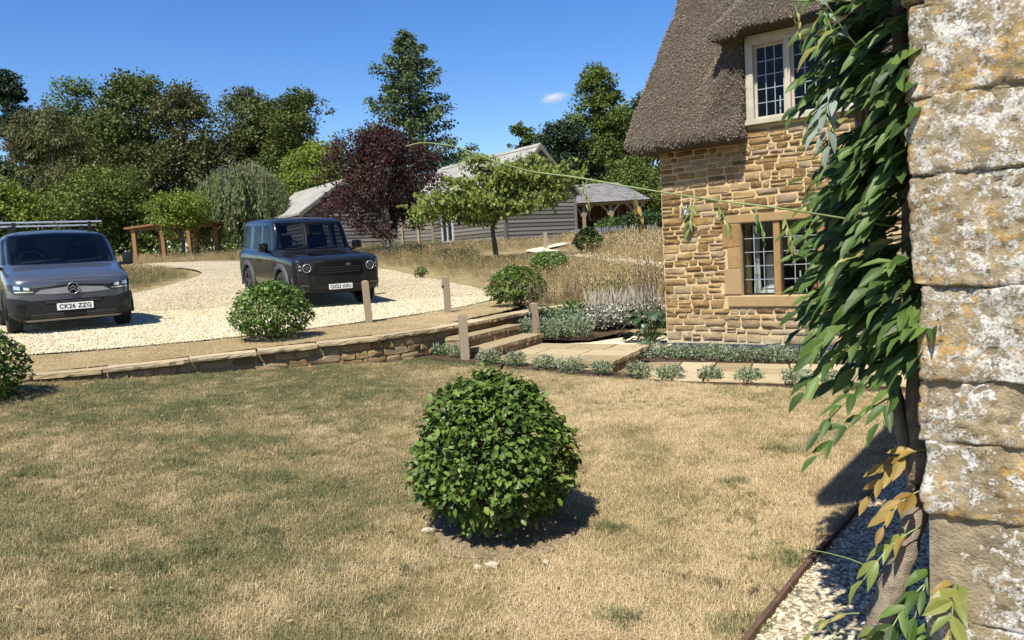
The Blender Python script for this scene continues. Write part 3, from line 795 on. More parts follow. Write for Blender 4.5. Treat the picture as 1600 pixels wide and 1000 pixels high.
# wall lamp
lamp = empty('wall_lamp', COTM @ Vector((.44, -.02, 1.9)), math.atan2(-.592, .806)); tag(lamp, 'small grey metal wall lamp on the cottage stonework', 'lamp')
M_ZINC = plain('dull_zinc', (.16, .18, .21), .4, .7, var=.2)
MB().disc((0, .03, .02), (0, -1, 0), .045, .025, 16).build('back_plate', M_ZINC, lamp)
MB().tube([(0, .0, .03), (0, -.06, .1), (0, -.09, .16), (0, -.12, .17), (0, -.14, .13)], .009, 8).build('arm', M_ZINC, lamp)
MB().tube([(0, -.14, .135), (0, -.14, .12), (0, -.14, .10), (0, -.14, .06), (0, -.14, .035)], [.012, .03, .06, .075, .085], 18, cap=False).build('shade', M_ZINC, lamp, True)
MB().tube([(0, -.14, .06), (0, -.14, .0), (0, -.14, -.06), (0, -.14, -.08)], [.03, .045, .04, .01], 14).build('glass_bowl', plain('smoked_glass', (.05, .04, .03), .15), lamp, True)

# thatch
t = NT('thatch'); c = t.coord('Object')
n1 = t.noise(c, 55, 6, .75); n2 = t.noise(c, 2.2, 4); n3 = t.noise(t.coord('Object', (30, 30, 90)), 2.2, 4, .7)
col = t.ramp(t.math('ADD', t.math('MULTIPLY', n1, .7), t.math('MULTIPLY', n3, .3)), [(0.32, (0.060, 0.047, 0.036)), (0.48, (0.163, 0.133, 0.101)), (0.62, (0.232, 0.196, 0.155)), (.75, (0.292, 0.254, 0.206))])
col = t.mix(.5, col, t.ramp(n2, [(.35, (.85, .75, .65)), (.65, (1, 1, 1))]), 'MULTIPLY')
t.set(col, .95, 0, .1); t.bump(t.math('ADD', n1, n3), 1.0, .05); M_THATCH = t.m
def hull(points, name):
    bm = bmesh.new(); [bm.verts.new(p) for p in points]; r = bmesh.ops.convex_hull(bm, input=bm.verts)
    bmesh.ops.delete(bm, geom=[g for g in r['geom_interior'] if isinstance(g, bmesh.types.BMVert)], context='VERTS')
    bmesh.ops.recalc_face_normals(bm, faces=bm.faces); me = bpy.data.meshes.new(name); bm.to_mesh(me); bm.free(); return me
TP = math.tan(rad(53)); HP = math.tan(rad(86))
e0, e1, f0, f1 = -.40, WLEN + .45, -.40, 5.2
zr = 2.98 + (f1 - f0) / 2 * TP; hr = (zr - 2.98) / HP
main = hull([(e0 + .1, f0 + .06, 2.84), (e1 - .1, f0 + .06, 2.84), (e0 + .1, f1 - .06, 2.84), (e1 - .1, f1 - .06, 2.84),
             (e0, f0, 2.98), (e1, f0, 2.98), (e0, f1, 2.98), (e1, f1, 2.98), (e0 + hr, (f0 + f1) / 2, zr), (e1 - hr, (f0 + f1) / 2, zr)], 'm')
ry = lambda z: f0 + (z - 2.98) / TP
cheekL = hull([(1.27, -.16, 2.9), (1.27, -.10, 4.3), (1.27, .6, 2.9), (1.27, 1.2, 4.5), (.72, ry(2.98) + .03, 2.98), (.55, ry(3.6) + .05, 3.6), (.75, ry(4.6) + .05, 4.6)], 'c')
cheekR = hull([(2.92, -.16, 2.9), (2.92, -.10, 4.3), (2.92, .6, 2.9), (2.92, 1.2, 4.5), (3.47, ry(2.98) + .03, 2.98), (3.6, ry(3.6) + .05, 3.6), (3.4, ry(4.6) + .05, 4.6)], 'c')
hood = hull([(.93, -.44, 4.13), (3.26, -.44, 4.13), (.9, -.40, 4.28), (3.3, -.40, 4.28), (.95, .55, 4.2), (3.25, .55, 4.2), (1.45, -.05, 4.75), (2.75, -.05, 4.75), (1.55, 2.0, 5.9), (2.65, 2.0, 5.9), (.95, ry(4.6), 4.6), (3.25, ry(4.6), 4.6)], 'h')
cut1 = MB().box((2.095, .2, 3.4), (1.65, 1.9, 1.60)).me('k1')
cut2 = MB().box((WLEN / 2, 2.4, 2.6), (WLEN - .05, 4.75, 1.0)).me('k2')
def ev(base, mods):
    ob = bpy.data.objects.new('tmp', base); COL.objects.link(ob)
    tmp = [ob]
    for kind, arg in mods:
        if kind == 'bool':
            op, me2 = arg; o2 = bpy.data.objects.new('tmp2', me2); COL.objects.link(o2); tmp.append(o2)
            m = ob.modifiers.new('b', 'BOOLEAN'); m.operation = op; m.object = o2; m.solver = 'EXACT'
        elif kind == 'remesh': m = ob.modifiers.new('r', 'REMESH'); m.mode = 'VOXEL'; m.voxel_size = arg
        elif kind == 'smooth': m = ob.modifiers.new('s', 'SMOOTH'); m.iterations = arg; m.factor = .5
        elif kind == 'subsurf': m = ob.modifiers.new('ss', 'SUBSURF'); m.levels = arg; m.render_levels = arg
    dg = bpy.context.evaluated_depsgraph_get(); dg.update()
    me = bpy.data.meshes.new_from_object(ob.evaluated_get(dg))
    for q in tmp: bpy.data.objects.remove(q)
    return me
th = ev(main, [('bool', ('UNION', cheekL)), ('bool', ('UNION', cheekR)), ('bool', ('UNION', hood)), ('bool', ('DIFFERENCE', cut1)), ('bool', ('DIFFERENCE', cut2)), ('remesh', .045), ('smooth', 5)])
th.materials.clear(); th.materials.append(M_THATCH)
_n = len(th.vertices); _co = np.empty(_n * 3); th.vertices.foreach_get('co', _co); _co = _co.reshape(-1, 3)
_no = np.empty(_n * 3); th.vertices.foreach_get('normal', _no); _no = _no.reshape(-1, 3)
for i in range(_n):
    q = Vector(_co[i]); _co[i] += _no[i] * (mnoise.noise(q * 3.0) * .020 + mnoise.noise(q * 11) * .006 + mnoise.noise(q * 26) * .003)
th.vertices.foreach_set('co', _co.ravel()); th.update()
th.polygons.foreach_set('use_smooth', [True] * len(th.polygons)); th.name = 'thatch_roof'
roof = link('roof', th, COT); tag(roof, 'weathered grey-brown thatched roof with an eyebrow dormer')
# bristling straw ends on the slopes in view
t = NT('straw_end'); t.set(t.ramp(t.math('ADD', t.math('MULTIPLY', t.rnd(), .8), t.math('MULTIPLY', t.noise(t.coord('World'), 3, 2), .2)), [(0, (0.086, 0.069, 0.052)), (.4, (0.189, 0.155, 0.119)), (.75, (0.267, 0.228, 0.181)), (1, (0.361, 0.318, 0.258))]), .9, 0, .1); M_STRAW = t.m
nf = len(th.polygons); cen = np.empty(nf * 3); th.polygons.foreach_get('center', cen); cen = cen.reshape(-1, 3)
nor = np.empty(nf * 3); th.polygons.foreach_get('normal', nor); nor = nor.reshape(-1, 3)
ok = (nor[:, 1] < .25) & (nor[:, 2] > -.75) & (cen[:, 0] < 4) & (cen[:, 2] < 5.6) & (cen[:, 1] < 2.2)
ci = np.where(ok)[0]; pick = rs.choice(ci, 90000)
P = cen[pick] + rs.uniform(-.023, .023, (len(pick), 3)); N = nor[pick]
D = N * .8 + np.array([0, 0, -.75]) + rs.normal(0, .28, P.shape); D /= np.linalg.norm(D, axis=1)[:, None]
rot = np.column_stack([np.zeros(len(D)), np.arccos(np.clip(D[:, 2], -1, 1)), np.arctan2(D[:, 1], D[:, 0])])
straw = MB().tube([(0, 0, -.02), (0, 0, .008)], [.0042, .0036], 4).me('straw_bit', M_STRAW)
o = scatter('straw', P, [straw], rot, rs.uniform(.6, 1.25, len(D)), np.zeros(len(D)), np.zeros(len(D), int), roof); o['kind'] = 'stuff'
# ------------------------------------------------------------------ far buildings
def weather_mat(name, cols, sc=(1.2, 1.2, 40)):
    t = NT(name); c = t.coord('Object', sc)
    n1 = t.noise(c, 2.0, 6, .7)
    col = t.ramp(t.math('ADD', t.math('MULTIPLY', n1, .65), t.math('MULTIPLY', t.rnd(), .35)), [(i / (len(cols) - 1) * .7 + .2, x) for i, x in enumerate(cols)])
    t.set(col, .9, 0, .15); t.bump(n1, .4, .01); return t.m
M_BOARD = weather_mat('silvered_board', [(.066, .060, .050), (.13, .118, .098), (.19, .172, .147), (.25, .23, .20)])
M_OAK = weather_mat('warm_oak', [(.13, .07, .035), (.22, .125, .062), (.30, .18, .095)], (20, 20, 2))
M_OAKDARK = weather_mat('brown_boarding', [(.06, .035, .02), (.12, .07, .04)], (20, 20, 2))
M_POST = weather_mat('grey_oak', [(.16, .12, .075), (.28, .225, .155), (.40, .335, .25)], (60, 60, 3))
t = NT('pale_roof_sheet'); c = t.coord('Object')
n1 = t.noise(t.coord('Object', (9, 9, .6)), 1.0, 5, .6); n2 = t.noise(c, .8, 5, .6)
t.set(t.ramp(t.math('ADD', t.math('MULTIPLY', n1, .5), t.math('MULTIPLY', n2, .5)), [(.35, (.20, .19, .165)), (.5, (.29, .28, .25)), (.65, (.37, .36, .33))]), .8, 0, .2); M_ROOFP = t.m
M_SLATE = weather_mat('grey_slate', [(.12, .115, .115), (.19, .18, .18), (.27, .255, .245)], (8, 8, 8))
M_WFRAME = plain('grey_white_frame', (.50, .52, .54), .5)

def lap_board(length, h=.20, th=.022):
    """lapped board along +x, facing -y, leaning out at its foot"""
    return [(0, 0, 0), (0, -th * 1.9, 0), (0, -th * .5, h * 1.08), (0, 0, h * 1.08)], length

def boarded(parent, p0, p1, z0, ztop, h, mat, rng, thick=.12):
    """boards from p0 to p1 (xy), outside to the right hand of p0->p1 seen from above; ztop(f) height at fraction"""
    p0 = Vector((*p0, 0)); p1 = Vector((*p1, 0)); d = p1 - p0; Ln = d.length; d.normalize()
    ang = math.atan2(d.y, d.x); k = 0; zmax = max(ztop(i / 40) for i in range(41))
    z = z0
    while z < zmax - .02:
        fs = [i / 200 for i in range(201) if ztop(i / 200) > z + h * .35]
        if fs:
            a, b = fs[0] * Ln, fs[-1] * Ln; th = .022
            hh = min(h, zmax - z)
            mb = MB().prism([(a, 0, 0), (a, -th * 2.0, 0), (a, -th * .4, hh * 1.06), (a, 0, hh * 1.06)], (b - a, 0, 0))
            mb.build('board', mat, parent, False, Matrix.Translation((p0.x, p0.y, z + rng.uniform(-.006, .006))) @ Matrix.Rotation(ang, 4, 'Z') @ Matrix.Rotation(rng.uniform(-.0015, .0015), 4, 'Y'))
        z += h
rngb = random.Random(4)
def barn(name, label, apex, zr, ze, half, length, zg, front_boards=True, side_len=None, phi=35):
    g = Vector((math.cos(rad(phi)), math.sin(rad(phi)), 0)); r = Vector((-math.sin(rad(phi)), math.cos(rad(phi)), 0))
    A = Vector((*apex, 0)); root = empty(name, (A.x, A.y, zg))
    T = Matrix.Translation((-A.x, -A.y, -zg))
    tag(root, label, 'barn')
    Lc = A - g * half; Rc = A + g * half
    # carcass just inside the boards
    i = .03; C = MB(); zt = lambda p, z: Vector((p.x, p.y, z))
    q = [zt(Lc + g * i + r * i, zg - .3), zt(Rc - g * i + r * i, zg - .3), zt(Rc - g * i + r * i, ze), zt(A + r * i, zr - .08), zt(Lc + g * i + r * i, ze)]
    C.prism(q, r * (length - 2 * i), T); C.build('carcass', M_OAKDARK, root)
    holder = empty('cladding', (0, 0, 0), 0, root); holder.matrix_local = T
    boarded(holder, (Lc.x, Lc.y), (Rc.x, Rc.y), zg, lambda f: ze + (zr - ze) * (1 - abs(2 * f - 1)) - .05, .195, M_BOARD, rngb)
    far = Lc + r * length
    boarded(holder, (far.x, far.y), (Lc.x, Lc.y), zg, lambda f: ze - .02, .195, M_BOARD, rngb)
    for P_, n_ in ((Lc, 'corner_board'), (Rc, 'corner_board')):
        MB().box((0, 0, (ze - zg) / 2), (.14, .14, ze - zg)).build(n_, M_BOARD, root, False, T @ Matrix.Translation((P_.x, P_.y, zg)) @ Matrix.Rotation(rad(phi), 4, 'Z'))
    # roof slopes with overhang
    slope = (zr - ze) / half
    for s, nm in ((-1, 'roof_slope'), (1, 'roof_slope')):
        ov = .28; e = A + g * s * (half + ov); z_e = ze - slope * ov
        a = A - r * .25; 
        poly = [zt(a, zr), zt(e - r * .25, z_e), zt(e - r * .25, z_e - .12), zt(a, zr - .14)]
        MB().prism([p + Vector((0, 0, .07)) for p in poly], r * (length + .5), T).build(nm, M_ROOFP, root)
        # barge board at the near end
        b0 = zt(a - r * .035, zr + .03); b1 = zt(e - r * .285, z_e + .03)
        MB().prism([b0, b1, b1 - Vector((0, 0, .2)), b0 - Vector((0, 0, .22))], r * .032, T).build('barge_board', M_BOARD, root)
    # ridge caps
    for k in range(int(length / .46) + 1):
        p = A - r * .25 + r * (.46 * k); w = g * .17
        MB().prism([zt(p - w, zr - .05), zt(p, zr + .12), zt(p + w, zr - .05), zt(p, zr + .06)], r * .45, T).build('ridge_tile', M_ROOFP, root)
    return root, Lc, Rc, r, g, T
BARN, bL, bR, br, bgv, bT = barn('weatherboarded_barn', 'grey weatherboarded barn with pale roof, its gable beside the open lodge', (1.76, 38.0), 6.74, 4.62, 2.21, 9.5, 1.83)
for f in (5.4,):
    p = bL + br * f; M4 = bT @ Matrix.Translation((p.x, p.y, 2.35)) @ Matrix.Rotation(rad(35 + 90 + 180), 4, 'Z')
    w = empty('window', (0, 0, 0), 0, BARN); w.matrix_local = M4
    m = MB()
    for (cx, cz, dx, dz) in ((-.55, .6, .09, 1.3), (.55, .6, .09, 1.3), (0, 1.21, 1.01, .08), (0, -.01, 1.01, .08), (0, .6, .07, 1.14)): m.box((cx, -.06, cz), (dx, .09, dz))
    m.build('window_frame', M_WFRAME, w)
    for cx in (-.27, .27): MB().box((cx, -.04, .6), (.47, .01, 1.14)).build('pane', plain('dark_pane', (.02, .025, .03), .1), w)
WING, *_ = barn('low_barn', 'lower pale-roofed barn wing half hidden behind the dark car and plum tree', (-8.6, 40.4), 5.80, 4.33, 2.2, 6.9, 2.05)
# boarded fence between wing and barn
fr0 = empty('boarded_fence', (-6.4, 40.6, 1.95)); tag(fr0, 'grey boarded fence panel low between plum tree trunk and barn', 'fence')
fh = empty('panel', (0, 0, 0), 0, fr0); fh.matrix_local = Matrix.Translation((6.4, -40.6, -1.95))
boarded(fh, (-6.5, 40.7), (-3.9, 40.0), 1.9, lambda f: 3.65, .19, M_BOARD, rngb)
for f in (0, .36, .7, 1):
    MB().box((0, 0, .95), (.12, .12, 1.95)).build('post', M_POST, fr0, False, Matrix.Translation((-.1 + 2.6 * f, .1 - .7 * f - .09, -.05)))

# open oak lodge with slate roof
LOD = empty('oak_lodge', (5.8, 42.5, 2.0)); tag(LOD, 'open fronted oak lodge with grey slate roof beside the barn', 'lodge')
def lod(mb, nm, mat, par=None): return mb.build(nm, mat, par or LOD, False, None)
e = 2.08; x0, x1, yf, yb = -1.85, 1.85, 0.0, 3.6
rf = empty('roof', (0, 0, 0), 0, LOD)
MB().add([(x0 - .25, -.3, e - .02), (x1 + .35, -.3, e - .02), (x1 - .95, 3.0, e + 1.25), (x0 - .25, 3.0, e + 1.25), (x0 - .25, -.3, e - .10), (x1 + .35, -.3, e - .10), (x1 - .95, 3.0, e + 1.15), (x0 - .25, 3.0, e + 1.15)],
         [(0, 1, 2, 3), (7, 6, 5, 4), (0, 4, 5, 1), (1, 5, 6, 2), (2, 6, 7, 3), (3, 7, 4, 0)]).build('roof_deck', M_OAKDARK, rf)
MB().add([(x1 + .35, -.3, e - .02), (x1 + .35, 5.8, e - .02), (x1 - .95, 3.0, e + 1.25)], [(0, 1, 2)]).build('hip_slope', M_SLATE, rf)
MB().add([(x0 - .25, 6.3, e - .02), (x1 + .35, 6.3, e - .02), (x1 - .95, 3.0, e + 1.25), (x0 - .25, 3.0, e + 1.25)], [(0, 3, 2, 1)]).build('back_slope', M_SLATE, rf)
nrow = 11; sl = Vector((0, 3.3, 1.27)); nn = Vector((0, -1.27, 3.3)).normalized()
for k in range(nrow):
    a = k / nrow; b = (k + 1.25) / nrow; xr0 = x0 - .25; xr = x1 + .35 - 1.3 * a
    p0 = Vector((0, -.33, e - .02)) + sl * a + nn * .035; p1 = Vector((0, -.33, e - .02)) + sl * min(b, 1.02) + nn * .008
    xx = xr0 + (.15 if k % 2 else 0)
    while xx < xr:
        w = min(.30, xr - xx); th = rngb.uniform(-.006, .006)
        me_ = MB().add([(xx, p0.y, p0.z + th), (xx + w - .012, p0.y, p0.z + th), (xx + w - .012, p1.y, p1.z), (xx, p1.y, p1.z), (xx, p0.y, p0.z - .02), (xx + w - .012, p0.y, p0.z - .02)], [(0, 1, 2, 3), (0, 4, 5, 1)])
        me_.build('slate', M_SLATE, rf); xx += w
for k, xx in enumerate((-1.45, .05, 1.45)):
    lod(MB().box((xx, .05, e / 2 - .1), (.2, .2, e + .1), bev=.02), 'post', M_POST)
    for s in (-1, 1):
        pts = [(xx + s * (.1 + .45 * t_ ** 1.6), .05, 1.35 + .62 * t_) for t_ in (0, .25, .5, .75, 1)]
        lod(MB().tube(pts, .065, 6), 'brace', M_POST)
lod(MB().box((0, .05, e - .08), (x1 - x0 + .3, .18, .2)), 'eaves_beam', M_POST)
lod(MB().box((0, 3.7, 1.1), (x1 - x0, .08, 2.5)), 'back_wall', M_OAKDARK); lod(MB().box((x0 - .02, 1.9, 1.1), (.08, 3.6, 2.4)), 'side_wall', M_OAKDARK)
for xx in (-1.5, -1.0, -.5, 0, .5, 1.0, 1.5): lod(MB().box((xx, 3.62, 1.1), (.11, .07, 2.4)), 'stud', M_OAK)
lod(MB().box((0, 3.60, 1.25), (3.5, .08, .12)), 'wall_rail', M_OAK)
for k in range(2): lod(MB().tube([(-.4 + k * 1.2, 3.58, .1), (.4 + k * 1.2, 3.58, 1.9)], .05, 5), 'wall_brace', M_OAK)

# low stone wall in front of the lodge
LWALL = empty('low_garden_wall', (2.9, 33.4, 1.6)); tag(LWALL, 'low honey stone garden wall behind the tall grass', 'wall')
ldv = Vector((4.6, -2.0, 0)); lln = ldv.length; lan = math.atan2(ldv.y, ldv.x)
MB().box((lln / 2, .12, .2), (lln, .2, .42)).build('core', M_MORTAR, LWALL, False, Matrix.Rotation(lan, 4, 'Z'))
blk = [stone_variant('garden_block_%d' % i, rngb, M_IRON, .02) for i in range(6)]
for r in range(4):
    u = .0 if r % 2 else .1
    while u < lln - .1:
        w = rngb.uniform(.22, .36)
        link('block', rngb.choice(blk), LWALL, Matrix.Rotation(lan, 4, 'Z') @ Matrix.Translation((u + w / 2, .02, .06 + r * .105)) @ Matrix.Diagonal((w - .015, 1, .09, 1))); u += w
M_COPE = stone_mat('sandstone_slab', [(.24, .18, .10), (.33, .26, .15), (.41, .33, .20), (.46, .375, .24)], 'object', None, 9, .0)
for k in range(6):
    MB().box((0, 0, 0), (.83, .32, .045), bev=.008).build('coping_slab', M_COPE, LWALL, False, Matrix.Rotation(lan, 4, 'Z') @ Matrix.Translation((.42 + k * .838, .1, .445)))

# oak pergola under the trees
PG = empty('oak_pergola', (-17.6, 40, 2.2)); tag(PG, 'brown oak pergola frame in the shade under the trees', 'pergola')
for k, xx in enumerate((-1.95, -1.25, -.45, .25, 1.1, 1.65, 2.2)):
    yy = (0, 1.5, 0, 1.6, .4, 1.9, .3)[k]
    MB().box((xx, yy, .85), (.2, .2, 2.0), bev=.02).build('post', M_OAK, PG)
MB().prism([(-2.35, -.25, 1.72), (-.2, -.25, 1.9), (-.2, -.25, 2.0), (-2.35, -.25, 1.82)], (0, 2.3, 0)).build('roof_slope', M_OAK, PG)
MB().prism([(.7, -.1, 2.0), (2.5, -.1, 1.78), (2.5, -.1, 1.88), (.7, -.1, 2.12)], (0, 2.4, 0)).build('roof_slope', M_OAK, PG)
MB().box((0, .05, 1.72), (4.4, .16, .18)).build('beam', M_OAK, PG)
for xx in (-1.95, -.45, 1.1, 2.2): MB().tube([(xx, .05, 1.2), (xx + .4, .05, 1.65)], .05, 5).build('brace', M_OAK, PG)

# ------------------------------------------------------------------ retaining wall, steps, landing, paving
def walk(pts):
    P = [np.array(p, float) for p in pts]; s = [0]
    for a, b in zip(P[:-1], P[1:]): s.append(s[-1] + np.linalg.norm(b - a))
    def at(q):
        i = min(max(np.searchsorted(s, q) - 1, 0), len(P) - 2); f = (q - s[i]) / (s[i + 1] - s[i]); d = (P[i + 1] - P[i]) / (s[i + 1] - s[i])
        return P[i] + (P[i + 1] - P[i]) * f, d
    return at, s[-1]
RW = empty('retaining_wall', (-2.3, 9.04, .3)); tag(RW, 'low stone retaining wall with flat coping along the lawn', 'wall')
RT = Matrix.Translation((-2.3, -9.04, -.3)); RT = Matrix.Translation((2.3, -9.04, -.3))
wl_pts = smooth_line([p for p in WALL[1:13]], 5); at, tot = walk(wl_pts)
rngw = random.Random(17)
M_RWS = stone_mat('wall_stone', [(.13, .085, .045), (.21, .14, .07), (.30, .20, .10), (.34, .24, .125), (.22, .17, .11), (.30, .20, .10)], 'object', None, 26)
rwv = [stone_variant('wall_stone_%d' % i, rngw, M_RWS, .016) for i in range(10)]
# mortar core behind the faces
V = []; Fc = []; q = 0; N_ = 0
while q <= tot:
    p, d = at(q); n = np.array([-d[1], d[0]]); cz = float(np.interp(p[0], WALL_X, COPE))
    for (off, z) in ((.045, cz - .6), (.045, cz - .05), (.36, cz - .05), (.36, cz - .6)): V.append((p[0] + n[0] * off, p[1] + n[1] * off, z))
    N_ += 1; q += .2
for i in range(N_ - 1):
    for k in range(4): Fc.append((4 * i + k, 4 * i + (k + 1) % 4, 4 * i + 4 + (k + 1) % 4, 4 * i + 4 + k))
o = MB().add(V, Fc, RT).build('core', plain('earthy_mortar', (.26, .18, .09), .95, var=.3, scale=8, bump=.6), RW); fixn(o)
for r in range(5):
    q = rngw.uniform(0, .2); hh = .094
    while q < tot - .4:
        w = rngw.uniform(.16, .42); p, d = at(q + w / 2); cz = float(np.interp(p[0], WALL_X, COPE))
        z = cz - .055 - hh * (r + .5) - .012
        if z + hh / 2 > float(L(p[0], p[1])) + .015 and p[0] > -6.2:
            n = np.array([-d[1], d[0]])
            link('stone', rngw.choice(rwv), RW, RT @ Matrix.Translation((p[0] + n[0] * .045, p[1] + n[1] * .045, z)) @ Matrix.Rotation(math.atan2(d[1], d[0]), 4, 'Z') @ Matrix.Rotation(rngw.uniform(-.015, .015), 4, 'Y') @ Matrix.Diagonal((w - .006, rngw.uniform(.5, 1.3), hh - .006, 1)))
        q += w
def slab(poly, z, th, rng, rough=.012, bev=.008):
    """flag with a riven edge: poly ccw list of (x,y)"""
    pts = []
    for a, b in zip(poly, poly[1:] + poly[:1]):
        m = max(2, int(math.hypot(b[0] - a[0], b[1] - a[1]) / .07))
        pts += [(a[0] + (b[0] - a[0]) * k / m + rng.uniform(-rough, rough), a[1] + (b[1] - a[1]) * k / m + rng.uniform(-rough, rough)) for k in range(m)]
    cx = sum(p[0] for p in pts) / len(pts); cy = sum(p[1] for p in pts) / len(pts); n = len(pts)
    V = []; Fc = []
    for (ins, zz) in ((0.004, z - th), (0, z - th * .55), (0.002, z - th * .25), (bev, z)):
        for (x, y) in pts:
            l = math.hypot(x - cx, y - cy); k = 1 - (ins + (rng.uniform(0, rough * .9) if z - zz > 1e-6 else 0)) / l
            V.append((cx + (x - cx) * k, cy + (y - cy) * k, zz + rng.uniform(-.002, .002)))
    for r in range(3):
        for i in range(n): Fc.append((r * n + i, r * n + (i + 1) % n, (r + 1) * n + (i + 1) % n, (r + 1) * n + i))
    V.append((cx, cy, z + rng.uniform(-.001, .002))); c = len(V) - 1
    for i in range(n): Fc.append((3 * n + i, 3 * n + (i + 1) % n, c))
    Fc.append(tuple(range(n - 1, -1, -1)))
    return V, Fc
q = 0
while q < tot - 1.0:
    w = rngw.uniform(.55, .95)
    a, d = at(q); b, d2 = at(min(q + w - .003, tot)); n = np.array([-d[1], d[0]]); n2 = np.array([-d2[1], d2[0]])
    poly = [tuple(a - n * .04), tuple(b - n2 * .04), tuple(b + n2 * .30), tuple(a + n * .30)]
    cz = float(np.interp(a[0], WALL_X, COPE)) + rngw.uniform(-.004, .004)
    V, Fc = slab(poly, cz, .046, rngw, .012)
    MB().add(V, Fc, RT).build('coping_slab', M_COPE, RW); q += w

# steps: e runs along the nosings, f points down the flight
se = np.array([.48, .877]); sf = np.array([.877, -.48]); s0 = np.array([-1.1, 9.86])
def sp(a, b): v = s0 + se * a + sf * b; return (float(v[0]), float(v[1]))
ST = empty('stone_steps', (-.4, 10.5, .2)); tag(ST, 'two stone steps climbing from paved landing to the drive', 'steps')
STT = Matrix.Translation((.4, -10.5, -.2))
for (nm, b0, b1, z) in (('tread', -.02, .40, .475), ('tread', .30, .76, .335)):
    V, Fc = slab([sp(.28, b0), sp(.28, b1), sp(1.9 if z > .4 else 1.86, b1), sp(1.9, b0)], z, .06, rngw, .012)
    MB().add(V, Fc, STT).build(nm, M_COPE, ST)
    k = .30
    while k < 1.82:
        w = rngw.uniform(.25, .5); w = min(w, 1.84 - k)
        if w > .06:
            c = sp(k + w / 2, b1 - .035)
            link('riser_stone', rngw.choice(rwv), ST, STT @ Matrix.Translation((c[0], c[1], z - .06 - .05)) @ Matrix.Rotation(math.atan2(se[1], se[0]), 4, 'Z') @ Matrix.Diagonal((w - .01, 1.2, .10, 1)))
        k += w
    m = MB(); P4 = [sp(.31, b0), sp(.31, b1 - .03), sp(1.84, b1 - .03), sp(1.84, b0)]
    m.prism([(p[0], p[1], z - .4) for p in P4], (0, 0, .335)); m2 = MB().add(m.v, m.f, STT); m2.build('step_core', M_MORTAR, ST)
    # cheek stones at the near end
    for j, bb in enumerate((b0 + .1, b0 + .3)):
        c = sp(.31, bb); link('riser_stone', rngw.choice(rwv), ST, STT @ Matrix.Translation((c[0], c[1], z - .11)) @ Matrix.Rotation(math.atan2(sf[1], sf[0]), 4, 'Z') @ Matrix.Diagonal((.2, 1, .09, 1)))

LD = empty('paved_landing', (.7, 9.9, .1)); tag(LD, 'raised landing of sandstone flags at the foot of the steps', 'landing')
LDT = Matrix.Translation((-.7, -9.9, -.1))
zl = .205
def lp(a, b): v = np.array(sp(.18, .78)) + se * a + np.array([.862, -.507]) * b; return (float(v[0]), float(v[1]))
rows = [(0, .52), (.52, 1.02), (1.02, 1.56)]
for i, (a0, a1) in enumerate(rows):
    b = 0.0; bmax = 1.72 - .02 * i
    cuts = [[0, .55, 1.15, 1.72], [0, .4, 1.05, 1.70], [0, .65, 1.2, 1.68]][i]
    for b0, b1 in zip(cuts[:-1], cuts[1:]):
        V, Fc = slab([lp(a0 + .004, b0 + .004), lp(a0 + .004, b1 - .004), lp(a1 - .004, b1 - .004), lp(a1 - .004, b0 + .004)], zl + rngw.uniform(-.003, .003), .06, rngw, .006 if b1 < 1.6 and i else .010)
        MB().add(V, Fc, LDT).build('flagstone', M_COPE, LD)
P4 = [lp(.03, .02), lp(.03, 1.66), lp(1.5, 1.62), lp(1.5, .02)]
MB().prism([(p[0], p[1], -.1) for p in P4], (0, 0, .245), LDT).build('landing_core', M_MORTAR, LD)
for k in range(6):
    c = lp(.13 + .25 * k, 1.685 - .01 * k); link('edge_stone', rngw.choice(rwv), LD, LDT @ Matrix.Translation((c[0], c[1], .085)) @ Matrix.Rotation(math.atan2(se[1], se[0]), 4, 'Z') @ Matrix.Diagonal((.24, 1, .11, 1)))

PV = tag(empty('paved_path', (2.6, 8.3, .05)), 'flagstone path running from the landing along the cottage', 'path', kind='structure'); PVT = Matrix.Translation((-2.6, -8.3, -.05))
A = np.array([1.22, 8.52]); B = np.array([5.3, 6.45]); Cc = np.array([5.4, 7.75]); D = np.array([1.62, 9.62])
m = MB().prism([(A[0], A[1], -.12), (B[0], B[1], -.12), (Cc[0], Cc[1], -.12), (D[0], D[1], -.12)], (0, 0, .155), PVT); m.build('path_bed', M_SOIL, PV)
nn = 10
for i in range(nn):
    f0, f1 = i / nn, (i + 1) / nn; sk = .028
    cuts = [0, .36, .68, 1] if i % 2 else [0, .5, 1]
    for g0, g1 in zip(cuts[:-1], cuts[1:]):
        P_ = lambda f, g: tuple((A + (B - A) * min(1, f + sk * g)) * (1 - g) + (D + (Cc - D) * min(1, f + sk * g)) * g)
        V, Fc = slab([P_(f0 + .0014, g0 + .006), P_(f1 - .0014, g0 + .006), P_(f1 - .0014, g1 - .006), P_(f0 + .0014, g1 - .006)], .062 + rngw.uniform(-.004, .004), .045, rngw, .006)
        MB().add(V, Fc, PVT).build('flagstone', M_COPE, PV)

